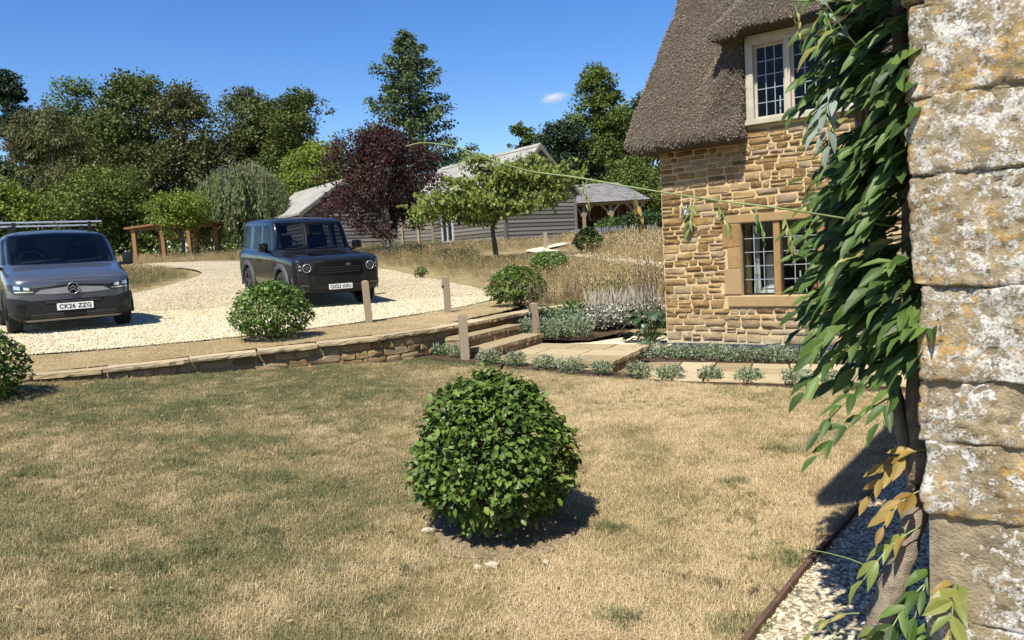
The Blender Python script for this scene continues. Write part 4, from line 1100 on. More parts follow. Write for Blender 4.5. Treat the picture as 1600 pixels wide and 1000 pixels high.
# oak bollards
def bollard(x, y, z, h, tilt, label, disc=None, w=.105):
    r = empty('oak_post', (x, y, z)); r.rotation_euler = (tilt[0], tilt[1], .25); tag(r, label, 'post', 'oak posts by steps and paths')
    mb = MB(); mb.box((0, 0, h / 2 - .06), (w, w, h + .12), bev=.008)
    mb.build('shaft', M_POST, r)
    MB().add([(-w / 2 + .004, -w / 2 + .004, h + .001), (w / 2 - .004, -w / 2 + .004, h + .001), (w / 2 - .004, w / 2 - .004, h + .001), (-w / 2 + .004, w / 2 - .004, h + .001), (0, 0, h + .016)], [(0, 1, 4), (1, 2, 4), (2, 3, 4), (3, 0, 4)]).build('cap', M_POST, r)
    if disc is not None:
        MB().tube([(-w / 2 - .002, 0, h * .76), (-w / 2 - .022, 0, h * .76)], [.055, .05], 16).build('light_fitting', M_BLACKIRON, r)
        MB().disc((-w / 2 - .021, 0, h * .76), (-1, 0, 0), .035, .006, 14).build('lens', plain('frosted_lens', (.35, .33, .30), .3), r)
    return r
bollard(-.63, 9.62, .20, .60, (.0, .0), 'oak post at the foot of the steps, nearest the lawn')
bollard(.36, 11.25, .18, .60, (.0, -.05), 'leaning oak post with dark round light, right of the steps', 1)
bollard(-2.18, 11.5, .63, .62, (.0, -.03), 'oak post on the drive edge in front of the dark car')
bollard(-1.08, 12.87, .61, .60, (.0, -.01), 'oak post with dark round light beside the gravel drive edge', 1)
bollard(1.52, 30.4, 1.65, .62, (0, 0), 'distant oak post where the footpath bends by the barn', None, .13)
bollard(-.55, 33.5, 1.78, .62, (0, 0), 'distant oak post in the grass before the barn boards', None, .13)
# ------------------------------------------------------------------ near house corner on the right
t = NT('lichened_stone'); c = t.coord('World')
wv = t.node('ShaderNodeVectorMath', operation='ADD'); t.link(c, wv.inputs[0])
nzv = t.node('ShaderNodeTexNoise'); t.link(c, nzv.inputs['Vector']); nzv.inputs['Scale'].default_value = 30; nzv.inputs['Detail'].default_value = 4
sc_ = t.node('ShaderNodeVectorMath', operation='SCALE'); t.link(nzv.outputs['Color'], sc_.inputs[0]); sc_.inputs['Scale'].default_value = .03; t.link(sc_.outputs[0], wv.inputs[1])
cw = wv.outputs[0]
fine = t.noise(c, 130, 6, .75); mid = t.noise(c, 26, 7, .7); big = t.noise(c, 5.5, 5, .6)
base = t.ramp(t.math('ADD', t.math('MULTIPLY', mid, .5), t.math('MULTIPLY', big, .5)), [(.34, (.16, .12, .07)), (.46, (.28, .22, .13)), (.56, (.38, .305, .19)), (.68, (.45, .355, .20))])
base = t.mix(.75, base, t.ramp(fine, [(.3, .5), (.6, 1.0)]), 'MULTIPLY')
def mask(field, lo, hi): return t.ramp(field, [(lo, 0.0), (hi, 1.0)])
# grey-white crust in broad ragged patches
wmask = t.math('MULTIPLY', mask(t.math('ADD', t.math('MULTIPLY', t.noise(cw, 15, 9, .78), .7), t.math('MULTIPLY', fine, .3)), .485, .53), mask(t.noise(c, 2.6, 3), .24, .46))
col = t.mix(t.math('MULTIPLY', wmask, .85), base, t.ramp(fine, [(.35, (.40, .37, .32)), (.6, (.70, .68, .64))]))
# small white rosettes
v = t.node('ShaderNodeTexVoronoi'); t.link(cw, v.inputs['Vector']); v.inputs['Scale'].default_value = 42
sep = t.node('ShaderNodeSeparateColor'); t.link(v.outputs['Color'], sep.inputs[0])
ros = t.math('MULTIPLY', t.ramp(v.outputs['Distance'], [(.14, .55), (.24, 1.0), (.34, .0)]), t.math('GREATER_THAN', sep.outputs[0], .70))
ros = t.math('MULTIPLY', ros, t.ramp(fine, [(.35, .3), (.55, 1.0)]))
col = t.mix(t.math('MULTIPLY', ros, .8), col, (.68, .66, .61))
# orange lichen
v2 = t.node('ShaderNodeTexVoronoi'); t.link(cw, v2.inputs['Vector']); v2.inputs['Scale'].default_value = 26
sep2 = t.node('ShaderNodeSeparateColor'); t.link(v2.outputs['Color'], sep2.inputs[0])
of = t.math('MULTIPLY', mask(t.noise(cw, 26, 8, .78), .50, .55), mask(t.noise(c, 4.5, 4), .47, .57))
od = t.math('MULTIPLY', t.math('MULTIPLY', t.ramp(v2.outputs['Distance'], [(.10, .35), (.26, 1.0), (.36, .0)]), t.math('GREATER_THAN', sep2.outputs[1], .72)), t.ramp(fine, [(.3, .4), (.5, 1.0)]))
om = t.math('MAXIMUM', of, od)
col = t.mix(t.math('MULTIPLY', om, .82), col, t.ramp(mid, [(.35, (.42, .22, .05)), (.5, (.52, .31, .085)), (.65, (.58, .42, .18))]))
# dark pits
pit = t.ramp(t.noise(c, 60, 3, .5), [(.30, 1.0), (.37, .0)])
col = t.mix(t.math('MULTIPLY', pit, .7), col, (.05, .04, .03))
t.set(col, .95, 0, .1)
t.bump(t.math('ADD', t.math('ADD', t.math('MULTIPLY', fine, .5), mid), t.math('MULTIPLY', wmask, .15)), .75, .012); M_LICHEN = t.m

ND = Vector((.7924, -.61, 0))
NEAR = empty('near_house_wall', (1.09, 2.0, 0)); tag(NEAR, 'lichen covered stone house corner close on the right', 'house')
NFRAME = Matrix(((ND.x, FDIR.x, 0, 0), (ND.y, FDIR.y, 0, 0), (0, 0, 1, 0), (0, 0, 0, 1)))     # local x along near face, y along the long side
NEAR.matrix_world = Matrix.Translation((1.09, 2.0, 0)) @ NFRAME
rngn = random.Random(31)
def rough_block(w, d, h, rng, step, seed):
    """block 0..w, 0..d, 0..h with weathered, pitted faces on x=0 and y=0 sides and rounded arrises"""
    V = {}; Fc = []; verts = []
    nx_, ny_, nz_ = max(2, int(w / step)), max(2, int(d / step)), max(2, int(h / step))
    def vid(i, j, k):
        key = (i, j, k)
        if key not in V: V[key] = len(verts); verts.append(Vector((w * i / nx_, d * j / ny_, h * k / nz_)))
        return V[key]
    for i in range(nx_):
        for k in range(nz_): Fc.append((vid(i, 0, k), vid(i + 1, 0, k), vid(i + 1, 0, k + 1), vid(i, 0, k + 1)))
        for j in range(ny_):
            Fc.append((vid(i, j, nz_), vid(i + 1, j, nz_), vid(i + 1, j + 1, nz_), vid(i, j + 1, nz_))); Fc.append((vid(i, j + 1, 0), vid(i + 1, j + 1, 0), vid(i + 1, j, 0), vid(i, j, 0)))
    for j in range(ny_):
        for k in range(nz_): Fc.append((vid(0, j + 1, k), vid(0, j, k), vid(0, j, k + 1), vid(0, j + 1, k + 1)))
    off = Vector((seed * 3.1, seed * 1.7, seed * 5.3)); r = .010
    for v in verts:
        # rounded edges
        ex = min(v.x, 9); ey = min(v.y, 9); ez = min(v.z, h - v.z)
        p = Vector(v); dx = max(0, r - v.x); dy = max(0, r - v.y); dz = max(0, r - ez); s = 1 if v.z > h / 2 else -1
        q = math.sqrt(dx * dx + dy * dy + dz * dz)
        if q > r:
            f = r / q; p.x = v.x + dx * (1 - f); p.y = v.y + dy * (1 - f); p.z = v.z - s * dz * (1 - f)
        n = mnoise.fractal(v * 6 + off, .8, 2.0, 5) * .013 + mnoise.noise(v * 40 + off) * .004 + mnoise.fractal(v * 70 + off, .7, 2.0, 3) * .0035 - max(0, mnoise.noise(Vector((v.x * 30, v.y * 30, v.z * 60)) + off * 2) - .35) * .03
        lay = mnoise.noise(Vector((v.x * 6, v.y * 6, v.z * 55)) + off) * .003
        k = n + lay
        if v.y < 1e-6: p.y -= k
        if v.x < 1e-6: p.x -= k
        if v.z < 1e-6 or v.z > h - 1e-6: p.z += s * (mnoise.noise(v * 4 + off) * .012 + mnoise.noise(v * 13 + off) * .008)
        verts[verts.index(v) if False else 0] = verts[0]
        v.x, v.y, v.z = p.x, p.y, p.z
    return verts, Fc
zc = [0.0, .25, .49, .78, .98, 1.148, 1.40, 1.687, 1.89, 2.13, 2.42, 2.66, 2.95, 3.2, 3.5]
for i, (a, b) in enumerate(zip(zc[:-1], zc[1:])):
    x = -.022 * (a - .6) + rngn.uniform(-.010, .012); yo = rngn.uniform(-.008, .012)
    w0 = rngn.uniform(.52, .80); near = .3 < (a + b) / 2 < 2.5
    d0 = rngn.uniform(.22, .36) if i % 2 else rngn.uniform(.36, .52)
    V, Fc = rough_block(w0, d0, b - a - .001, rngn, .0085 if near else .04, i + 1)
    me_ = mesh('quoin', V, Fc, M_LICHEN, True)
    link('quoin_stone', me_, NEAR, Matrix.Translation((x, yo, a + .0005)))
    # rest of the course on the near face and along the long side
    V, Fc = rough_block(.9 - w0, .3, b - a - .001, rngn, .05, i + 40)
    link('course_stone', mesh('course_stone', V, Fc, M_LICHEN, True), NEAR, Matrix.Translation((x + w0 + .012, yo + .008, a + .0005)))
    y = d0 + .014
    while y < 4.6:
        dl = min(rngn.uniform(.28, .6), 4.62 - y)
        if dl < .05: break
        V, Fc = rough_block(.3, dl - .014, b - a - .001, rngn, .09, i * 7 + int(y * 10))
        link('course_stone', mesh('course_stone', V, Fc, M_LICHEN, True), NEAR, Matrix.Translation((x + rngn.uniform(0, .012), y, a + .0005))); y += dl
MB().box((.742, 2.342, 1.73), (1.46, 4.66, 3.42)).build('wall_core', plain('wall_mortar', (.24, .19, .12), .95, var=.4, scale=20, bump=.7), NEAR)

MB().prism([(-.37, -.10, 3.32), (1.9, -.10, 6.1), (1.9, -.10, 6.4), (-.40, -.10, 3.60)], (0, 4.9, 0)).build('roof', M_THATCH, NEAR)
# ------------------------------------------------------------------ leaves
def leaf_template(w=.36, fold=.10, curl=.12):
    V = np.array([(0, 0, 0), (-w, .42, fold), (0, .5, .02), (w, .42, fold), (0, 1, -curl), (-w * .72, .72, fold * .6 - curl * .35), (w * .72, .72, fold * .6 - curl * .35), (-w * .62, .16, fold * .5), (w * .62, .16, fold * .5)])
    Fc = [(0, 2, 1, 7), (0, 8, 3, 2), (2, 4, 5, 1), (2, 3, 6, 4)]
    return V, Fc
def frames(D, N):
    D = D / np.linalg.norm(D, axis=1)[:, None]
    X = np.cross(D, N); X /= np.linalg.norm(X, axis=1)[:, None] + 1e-9
    Z = np.cross(X, D)
    return X, D, Z
def leaves_mesh(name, P, D, N, S, tpl, mat):
    T, Fc = tpl; X, Y, Z = frames(D, N); n = len(P); k = len(T)
    Vv = P[:, None, :] + S[:, None, None] * (T[None, :, 0, None] * X[:, None, :] + T[None, :, 1, None] * Y[:, None, :] + T[None, :, 2, None] * Z[:, None, :])
    Fa = np.array(Fc)[None] + (np.arange(n) * k)[:, None, None]
    return np_mesh(name, Vv.reshape(-1, 3), Fa.reshape(-1, Fa.shape[-1]), mat)
def leaf_matrix(p, d, n, s):
    X, Y, Z = frames(np.array([d]), np.array([n])); M4 = Matrix.Identity(4)
    for i, c_ in enumerate((X[0], Y[0], Z[0])):
        for r in range(3): M4[r][i] = c_[r] * s
    for r in range(3): M4[r][3] = p[r]
    return M4
QUAD = (np.array([(0, 0, 0), (.38, .5, .1), (0, 1, -.05), (-.38, .5, .1)]), [(0, 1, 2, 3)])

# ------------------------------------------------------------------ wisteria on the near corner
M_WIST = leaf_mat('wisteria_leaf', [(.034, .062, .013), (.058, .105, .020), (.088, .150, .030), (.13, .20, .042)], .30, .5, .35)
M_WISTY = leaf_mat('wisteria_young_leaf', [(.14, .19, .035), (.22, .25, .06), (.30, .20, .05)], .35, .45, .4)
M_WISTB = leaf_mat('wisteria_bronze_leaf', [(.23, .13, .035), (.32, .22, .06), (.40, .27, .07)], .4, .5, .3)
M_WISTG = leaf_mat('wisteria_grey_leaf', [(.15, .19, .15), (.26, .31, .26), (.20, .25, .20)], .2, .6, .3)
M_BARK = plain('wisteria_bark', (.20, .16, .115), .9, var=.4, scale=26, bump=.9)
M_STEM = plain('green_stem', (.17, .22, .07), .6, var=.25)
WI = empty('wisteria', (1.15, 2.2, 0)); tag(WI, 'wisteria with long pointed leaflets climbing the near house corner', 'climber')
WT = Matrix.Translation((-1.15, -2.2, 0)); WO = np.array([-1.15, -2.2, 0])
tr_ = [(0.99, 2.22, .0), (.985, 2.14, .22), (1.01, 2.1, .40), (1.06, 2.12, .51), (1.12, 2.15, .63), (1.185, 2.2, .76), (1.21, 2.25, .99), (1.23, 2.3, 1.27), (1.22, 2.3, 1.66), (1.20, 2.3, 2.04), (1.2, 2.3, 2.6)]
tp = smooth_line(tr_, 5); rr = [.047 * (1 - .62 * i / len(tp)) * (1 + .10 * math.sin(i * 1.7)) for i in range(len(tp))]
MB().tube(tp, rr, 12, WT).build('trunk', M_BARK, WI, True)
for k in range(3):
    pts = smooth_line([(1.19 + .02 * k, 2.2, .7), (1.16 + .03 * k, 2.3 + .12 * k, 1.1 + .1 * k), (1.23 + .05 * k, 2.5 + .15 * k, 1.6), (1.2 + .08 * k, 2.55 + .2 * k, 2.3), (1.25, 2.7, 3.0)], 5)
    MB().tube(pts, [.017] * len(pts), 7, WT).build('branch', M_BARK, WI, True)
rw = np.random.RandomState(77)
LP, LDr, LN, LS, LM = [], [], [], [], []
stems = MB()
def compound(base, d, length, nl, size, droop, m):
    base = np.array(base, float); d = np.array(d, float); d /= np.linalg.norm(d)
    pts = [base + d * length * s + np.array([0, 0, -droop * length * s * s]) for s in np.linspace(0, 1, 7)]
    stems.tube([tuple(p) for p in pts], [.0028, .0026, .0024, .0022, .002, .0018, .0012], 4, WT)
    side = np.cross(d, [0, 0, 1]); side /= np.linalg.norm(side) + 1e-6
    pairs = (nl - 1) // 2
    for i in range(pairs + 1):
        s = .26 + .74 * i / pairs; p = base + d * length * s + np.array([0, 0, -droop * length * s * s])
        tan = d + np.array([0, 0, -2 * droop * s]); tan /= np.linalg.norm(tan)
        for sg in ((-1, 1) if i < pairs else (0,)):
            dd = tan * (.75 if sg else 1.0) + side * sg * .48 + np.array([-.25, 0, -.16]) + rw.normal(0, .14, 3)
            nn_ = np.array([-.30, -.45, .85]) + rw.normal(0, .30, 3)
            LP.append(p); LDr.append(dd); LN.append(nn_); LS.append(size * rw.uniform(.78, 1.12) * (.85 + .3 * (1 - abs(s - .6)))); LM.append(m)
# (x, z) of leaf bases near the stems at Y about 2.2 and reach of the foliage to the left at each height
reach_z = [.86, .95, 1.02, 1.12, 1.22, 1.34, 1.46, 1.60, 1.70, 1.82, 1.95, 2.05, 2.2, 2.6]
reach_x = [1.22, 1.18, 1.16, 1.14, 1.08, 1.02, 1.0, .98, 1.03, 1.07, 1.08, 1.06, 1.03, 1.03]
for k in range(215):
    z = rw.uniform(1.30, 2.55) if k > 24 else rw.uniform(1.12, 1.4)
    xl = np.interp(z, reach_z, reach_x); yb = 2.18 + rw.uniform(-.14, .62)
    xb = np.interp(rw.rand() ** .7, [0, 1], [1.24, xl + .16]) + .45 * max(0, yb - 2.25)
    ln = min(max(.14, xb - xl + rw.uniform(-.03, .05)), .34) if rw.rand() < .75 else rw.uniform(.14, .24)
    d = np.array([-1, rw.uniform(-.55, .35), rw.uniform(-.55, .05)])
    compound((xb, yb, z + .07), d, ln, int(rw.choice([7, 9, 9, 11])), rw.uniform(.078, .110), rw.uniform(.05, .4), 1 if rw.rand() < .07 else 0)
# the low sprays at the left and the lower stem
for (b, d, ln, nl, sz, dr, m) in [((1.08, 2.2, 1.27), (-.9, -.1, -.35), .26, 9, .095, .3, 0), ((1.12, 2.2, 1.16), (-.9, -.2, -.3), .27, 11, .072, .35, 0), ((1.10, 2.15, 1.08), (-.9, -.1, -.30), .26, 9, .065, .3, 0),
        ((1.14, 2.2, 1.36), (-.85, -.1, -.2), .28, 9, .10, .3, 0), ((1.18, 2.12, .92), (-.95, .1, .12), .17, 9, .075, .9, 2), ((1.16, 2.12, .80), (-.8, -.3, .1), .16, 7, .07, .6, 2),
        ((1.14, 2.1, .70), (-.8, -.2, -.1), .2, 7, .075, .5, 1), ((1.19, 2.1, .62), (-.5, -.3, -.4), .2, 7, .085, .6, 0), ((1.15, 2.08, .55), (-.7, -.3, -.2), .2, 7, .085, .5, 0), ((1.18, 2.05, .48), (-.4, -.3, -.3), .2, 7, .09, .5, 0),
        ((1.1, 2.1, .44), (-.6, -.2, .1), .18, 7, .08, .6, 1), ((1.16, 2.06, .38), (-.2, -.3, .3), .2, 7, .09, .5, 0), ((1.0, 2.2, .40), (-.7, 0, .1), .15, 5, .05, .5, 1), ((1.2, 2.02, .58), (-.3, -.4, .2), .22, 9, .09, .7, 1), ((1.16, 2.15, 1.2), (-.6, -.4, -.3), .22, 9, .085, .4, 0),
        ((1.0, 2.2, 2.0), (-.5, -.1, -.6), .16, 7, .075, .2, 3), ((.94, 2.2, 1.96), (-.1, -.2, -.8), .15, 7, .07, .1, 3), ((1.02, 2.2, 2.08), (-.5, -.1, .5), .12, 5, .07, -.2, 3)]:
    compound(b, d, ln, nl, sz, dr, m)
for pts, r0, leaves in (([(1.13, 2.2, 1.56), (.81, 2.2, 1.63), (.62, 2.25, 1.67), (.41, 2.3, 1.72), (.22, 2.35, 1.77), (.09, 2.4, 1.8), (-.03, 2.4, 1.84), (-.13, 2.4, 1.885), (-.19, 2.4, 1.90), (-.25, 2.4, 1.908), (-.3, 2.4, 1.90)], .0032, [(.62, 2.25, 1.66, 1), (.56, 2.25, 1.675, 1), (.80, 2.2, 1.62, 1), (.72, 2.2, 1.64, 0), (.39, 2.3, 1.71, 2), (.24, 2.35, 1.76, 1)]),
                        ([(1.1, 2.2, 2.2), (.95, 2.2, 2.205), (.83, 2.2, 2.215), (.66, 2.2, 2.235)], .003, [(.92, 2.2, 2.2, 0), (.85, 2.2, 2.2, 1)]),
                        ([(1.09, 2.2, .51), (1.0, 2.25, .55), (.88, 2.3, .57), (.76, 2.35, .57), (.65, 2.4, .59), (.62, 2.4, .605)], .0016, []),
                        ([(1.06, 2.35, .02), (1.02, 2.4, .2), (.9, 2.4, .36), (.8, 2.4, .51), (.76, 2.4, .59), (.77, 2.4, .63), (.82, 2.4, .65)], .0016, [(1.0, 2.4, .22, 1)])):
    sm = smooth_line(pts, 6); stems.tube(sm, [r0 * (1 - .5 * i / len(sm)) for i in range(len(sm))], 5, WT)
    for (x, y, z, m) in leaves: compound((x, y, z), (rw.uniform(-.5, .4), rw.uniform(-.4, .2), rw.uniform(-.9, -.4)), .07, 7, .036, .4, m)
stems.build('leaf_stalks', M_STEM, WI)
LP = np.array(LP) + WO; LDr = np.array(LDr); LN = np.array(LN); LS = np.array(LS); LM = np.array(LM)
WMATS = [M_WIST, M_WISTY, M_WISTB, M_WISTG]; WTPL = [leaf_template(.155, .10, .14), leaf_template(.14, .085, .24), leaf_template(.17, .12, .04)]
def leaf_me(nm, tpl, mat): return mesh(nm, tpl[0], tpl[1], mat, False)
wmesh = [[leaf_me('wisteria_leaflet', tp_, m_) for tp_ in WTPL] for m_ in WMATS]
vis_ = LS / (LP[:, 1] - WO[1]) - .25 * (LP[:, 0] - WO[0] > 1.22) - .3 * (LP[:, 2] > 2.12)
order = np.argsort(-vis_)
# one leaflet in object colours needs its own shade: four shades of the main green
shades = [leaf_mat('wisteria_leaf_shade_%d' % i, [c_], .30, .5, .35) for i, c_ in enumerate([(.036, .066, .014), (.058, .105, .020), (.085, .145, .029), (.125, .19, .040)])]
shm = [[leaf_me('wisteria_leaflet', tp_, m_) for tp_ in WTPL] for m_ in shades]
for i in order[:300]:
    mm = (rw.choice(4, p=[.2, .35, .3, .15]) if LM[i] == 0 else None)
    link('leaflet', (shm[mm] if mm is not None else wmesh[LM[i]])[rw.randint(3)], WI, leaf_matrix(LP[i], LDr[i], LN[i], LS[i]))
rest = order[300:]
for m in range(4):
    q = rest[LM[rest] == m]
    if len(q): o = link('leaflet_mass', leaves_mesh('leaflet_mass', LP[q], LDr[q], LN[q], LS[q], WTPL[m % 3], WMATS[m]), WI); o['kind'] = 'stuff'
# ------------------------------------------------------------------ clipped bushes
M_TWIG = plain('brown_twig', (.10, .07, .045), .9, var=.3, scale=30)
def bush(name, label, x, y, z, rx, rz, leaf, n, mat, shades_, seed, parts=0, core=.55, squash=1.0):
    r_ = np.random.RandomState(seed); root = empty(name, (x, y, z)); tag(root, label, 'bush', 'clipped round bushes')
    u = r_.normal(size=(n, 3)); u /= np.linalg.norm(u, axis=1)[:, None]
    u[:, 2] = np.where(u[:, 2] < -.72, -u[:, 2], u[:, 2])
    rad_ = np.where(r_.rand(n) < .78, r_.uniform(.90, 1.03, n), r_.uniform(core, .9, n))
    rad_ = np.where(r_.rand(n) < .05, r_.uniform(1.02, 1.13, n), rad_)
    lump = 1 + .11 * np.array([mnoise.noise(Vector(v) * 2.3 + Vector((seed, 0, 0))) for v in u]) + .09 * np.array([mnoise.noise(Vector(v) * 5.5 + Vector((seed, 3, 0))) for v in u])
    gap = np.array([mnoise.noise(Vector(v) * 4.2 + Vector((0, seed, 7))) for v in u]) > .36
    rad_ = np.where(gap & (rad_ > .85), r_.uniform(.62, .86, n), rad_)
    k = rad_ * lump; zc_ = rz * .50
    wz = np.interp(u[:, 2], [-1, -.6, -.2, .3, .7, 1], [.55, .95, 1.10, 1.05, 1.02, 1.0])
    P = np.column_stack([u[:, 0] * rx * k * wz, u[:, 1] * rx * k * wz, zc_ + u[:, 2] * rz * .52 * k])
    P[:, 2] = np.maximum(P[:, 2], .02)
    D = u * np.array([1, 1, .5]) * .55 + np.array([0, 0, -.25]) + r_.normal(0, .45, (n, 3))
    N = u * .7 + np.array([0, 0, .6]) + r_.normal(0, .38, (n, 3))
    S = leaf * r_.uniform(.55, 1.3, n)
    tpl = leaf_template(.33, .09, .10)
    if parts:
        cam_d_ = np.array([-x, -y, EYE - z]); cam_d_ /= np.linalg.norm(cam_d_)
        sc = (P - np.array([0, 0, zc_])) @ cam_d_ / rx + (rad_ > .9) * .6 + S / leaf * .3
        od = np.argsort(-sc); lm = [mesh('bush_leaf', tpl[0], tpl[1], m_) for m_ in shades_]
        for i in od[:parts]: link('leaf', lm[r_.choice(len(lm))], root, leaf_matrix(P[i], D[i], N[i], S[i]))
        q = od[parts:]
    else: q = np.arange(n)
    o = link('foliage', leaves_mesh('foliage', P[q], D[q], N[q], S[q], tpl if parts or n < 3000 else QUAD, mat), root)
    if parts: o['kind'] = 'stuff'
    tw = MB()
    for i in range(14):
        a = r_.uniform(0, 6.28); e = r_.uniform(.2, .85); p1 = (math.cos(a) * rx * e * .5, math.sin(a) * rx * e * .5, rz * .4); p2 = (math.cos(a) * rx * e, math.sin(a) * rx * e, rz * r_.uniform(.5, .85))
        tw.tube([(math.cos(a) * .03, math.sin(a) * .03, -.03), p1, p2], [.012, .008, .004], 5)
    tw.build('stems', M_TWIG, root)
    return root
BG = [(.030, .056, .009), (.052, .095, .013), (.082, .14, .018), (.12, .18, .026), (.19, .24, .05)]
M_BUSH = leaf_mat('hornbeam_leaf', BG, .2, .5, .35, dead=(.02, (.16, .09, .04)))
bshade = [leaf_mat('hornbeam_leaf_shade_%d' % i, [c_], .2, .5, .35) for i, c_ in enumerate([(.038, .072, .010), (.060, .110, .014), (.088, .15, .018), (.125, .19, .028)])]
M_BUSHL = leaf_mat('light_bush_leaf', [(.04, .075, .010), (.075, .135, .018), (.12, .20, .028), (.17, .25, .045)], .22, .42, .45)
bush('round_bush', 'large round clipped bush in the middle of the lawn', -.15, 4.12, .0, .39, .845, .040, 11500, M_BUSH, bshade, 3, 300)
bush('round_bush', 'dark round bush cut off by the left edge of the lawn', -5.12, 7.12, .39, .40, .72, .05, 3000, M_BUSH, bshade, 4)
bush('round_bush', 'bright green round bush on the verge in front of the dark car', -3.10, 9.75, .60, .45, .72, .040, 7500, M_BUSHL, bshade, 5)
bush('round_bush', 'round bush at the top of the steps by the dark post', .12, 13.7, .59, .48, .68, .058, 3400, M_BUSH, bshade, 6)
bush('round_bush', 'low domed bush in dry grass behind the steps bush', 1.13, 21.2, .98, .47, .52, .065, 2200, M_BUSHL, bshade, 7)
bush('round_bush', 'round green bush beside the footpath near the garden wall', 2.8, 26.3, 1.42, .44, .80, .07, 2200, M_BUSH, bshade, 8)
bush('low_shrub', 'tiny dark shrub in meadow grass behind the gravel curve', -2.5, 21.5, 1.03, .16, .26, .06, 260, M_BUSH, bshade, 9)
# soil and loose stones round the lawn bush
pl = [(-.14 + .40 * math.cos(a) * (1 + .18 * math.sin(3 * a + 1)), 4.0 + .34 * math.sin(a) * (1 + .15 * math.cos(2 * a))) for a in np.linspace(0, 6.28, 28)[:-1]]
o = link('bare_earth', region_mesh('bare_earth', pl, lambda x, y: L(x, y) + .006, .06, plain('bare_earth', (.22, .165, .10), .95, var=.4, scale=30, bump=.9))); tag(o, 'bare earth ring round the lawn bush', 'soil', kind='structure')
M_LIME = plain('pale_rubble', (.52, .44, .33), .9, var=.25, scale=20, bump=.6)
for (x, y, s, lb) in ((-.53, 4.05, .034, 'pale stone at the left foot of the lawn bush'), (-.17, 3.62, .036, 'buff flat stone in front of the lawn bush'), (-.24, 3.60, .024, 'small pale stone just left of the buff flat stone'), (.10, 3.65, .020, 'small white stone right in front of the lawn bush')):
    o = link('loose_stone', pebble('loose_stone', rngp, M_LIME, .5)); o.location = (x, y, float(L(x, y)) + .015); o.scale = (s * 1.3, s, s); o.rotation_euler = (0, 0, s * 90); tag(o, lb, 'stone', 'loose stones round the lawn bush')

# ------------------------------------------------------------------ small border plants
def clump(name, label, group, x, y, z, w, h, n, leaf, mat, seed, spikes=None, flat=.6):
    r_ = np.random.RandomState(seed); root = empty(name, (x, y, z)); tag(root, label, 'plant', group)
    a = r_.uniform(0, 6.28, n); q = np.sqrt(r_.rand(n)); hh = r_.rand(n) ** .7
    rr_ = q * w * (.75 + .4 * hh)
    P = np.column_stack([np.cos(a) * rr_, np.sin(a) * rr_, hh * h * np.sqrt(np.clip(1 - (q * .85) ** 2, .05, 1))])
    D = np.column_stack([np.cos(a) * .6, np.sin(a) * .6, np.full(n, .55)]) + r_.normal(0, .5, (n, 3)); N = np.column_stack([np.cos(a) * .3, np.sin(a) * .3, np.ones(n)]) + r_.normal(0, .5, (n, 3))
    link('foliage', leaves_mesh('foliage', P, D, N, leaf * r_.uniform(.6, 1.3, n), QUAD, mat), root)
    st = MB()
    for i in range(10):
        b = r_.uniform(0, 6.28); e = r_.uniform(.3, .9) * w
        st.tube([(0, 0, -.02), (math.cos(b) * e * .6, math.sin(b) * e * .6, h * .5), (math.cos(b) * e, math.sin(b) * e, h * r_.uniform(.7, 1.0))], [.005, .004, .002], 4)
    st.build('stems', M_STEM, root)
    if spikes:
        sn, sh, sm = spikes; fl = MB()
        for i in range(sn):
            b = r_.uniform(0, 6.28); e = r_.uniform(.1, .9) * w; L_ = sh * r_.uniform(.7, 1.15)
            x0_, y0_ = math.cos(b) * e, math.sin(b) * e; lx_, ly_ = r_.normal(0, .10), r_.normal(0, .10); sr_ = r_.uniform(.7, 1.2) * (1.0 if sm is M_STACHS else .55)
            fl.tube([(x0_, y0_, h * .3), (x0_ * 1.15 + lx_ * .3 * L_, y0_ * 1.15 + ly_ * .3 * L_, h * .6 + L_ * .35), (x0_ * 1.2 + lx_ * .7 * L_, y0_ * 1.2 + ly_ * .7 * L_, h * .6 + L_ * .6), (x0_ * 1.22 + lx_ * L_, y0_ * 1.22 + ly_ * L_, h * .6 + L_ * .8), (x0_ * 1.25 + lx_ * 1.3 * L_, y0_ * 1.25 + ly_ * 1.3 * L_, h * .6 + L_)], [.004 * sr_, .005 * sr_, .012 * sr_, .008 * sr_, .003 * sr_], 5)
        fl.build('flower_spikes', sm, root)
    return root
M_NEP = leaf_mat('catmint_leaf', [(.12, .155, .085), (.19, .24, .135), (.29, .34, .22)], .2, .7, .2)
M_NEPF = plain('catmint_flower', (.22, .24, .20), .8, var=.3)
M_STACH = leaf_mat('silver_leaf', [(.26, .26, .20), (.40, .385, .32), (.52, .50, .43)], .15, .9, .1)
M_STACHS = plain('silver_spike', (.36, .325, .27), .95, var=.3, scale=40)
M_DARKSP = plain('dead_flower_stalk', (.12, .085, .06), .9, var=.3)
M_LAV = plain('lavender_flower', (.27, .25, .31), .9, var=.3)
M_DKLEAF = leaf_mat('dark_big_leaf', [(.018, .04, .014), (.03, .06, .02), (.05, .09, .03)], .15, .4, .5)
M_GREEN = leaf_mat('mid_green_leaf', [(.045, .085, .018), (.085, .14, .03), (.13, .20, .05)], .25, .5, .4)
front = [(-.96, 9.93), (-.72, 9.80), (-.31, 9.38), (.01, 9.19), (.36, 9.0), (.66, 8.79), (1.0, 8.64), (1.4, 8.5), (1.74, 8.37), (2.14, 8.2), (2.5, 8.02), (2.93, 7.75), (3.2, 7.52)]
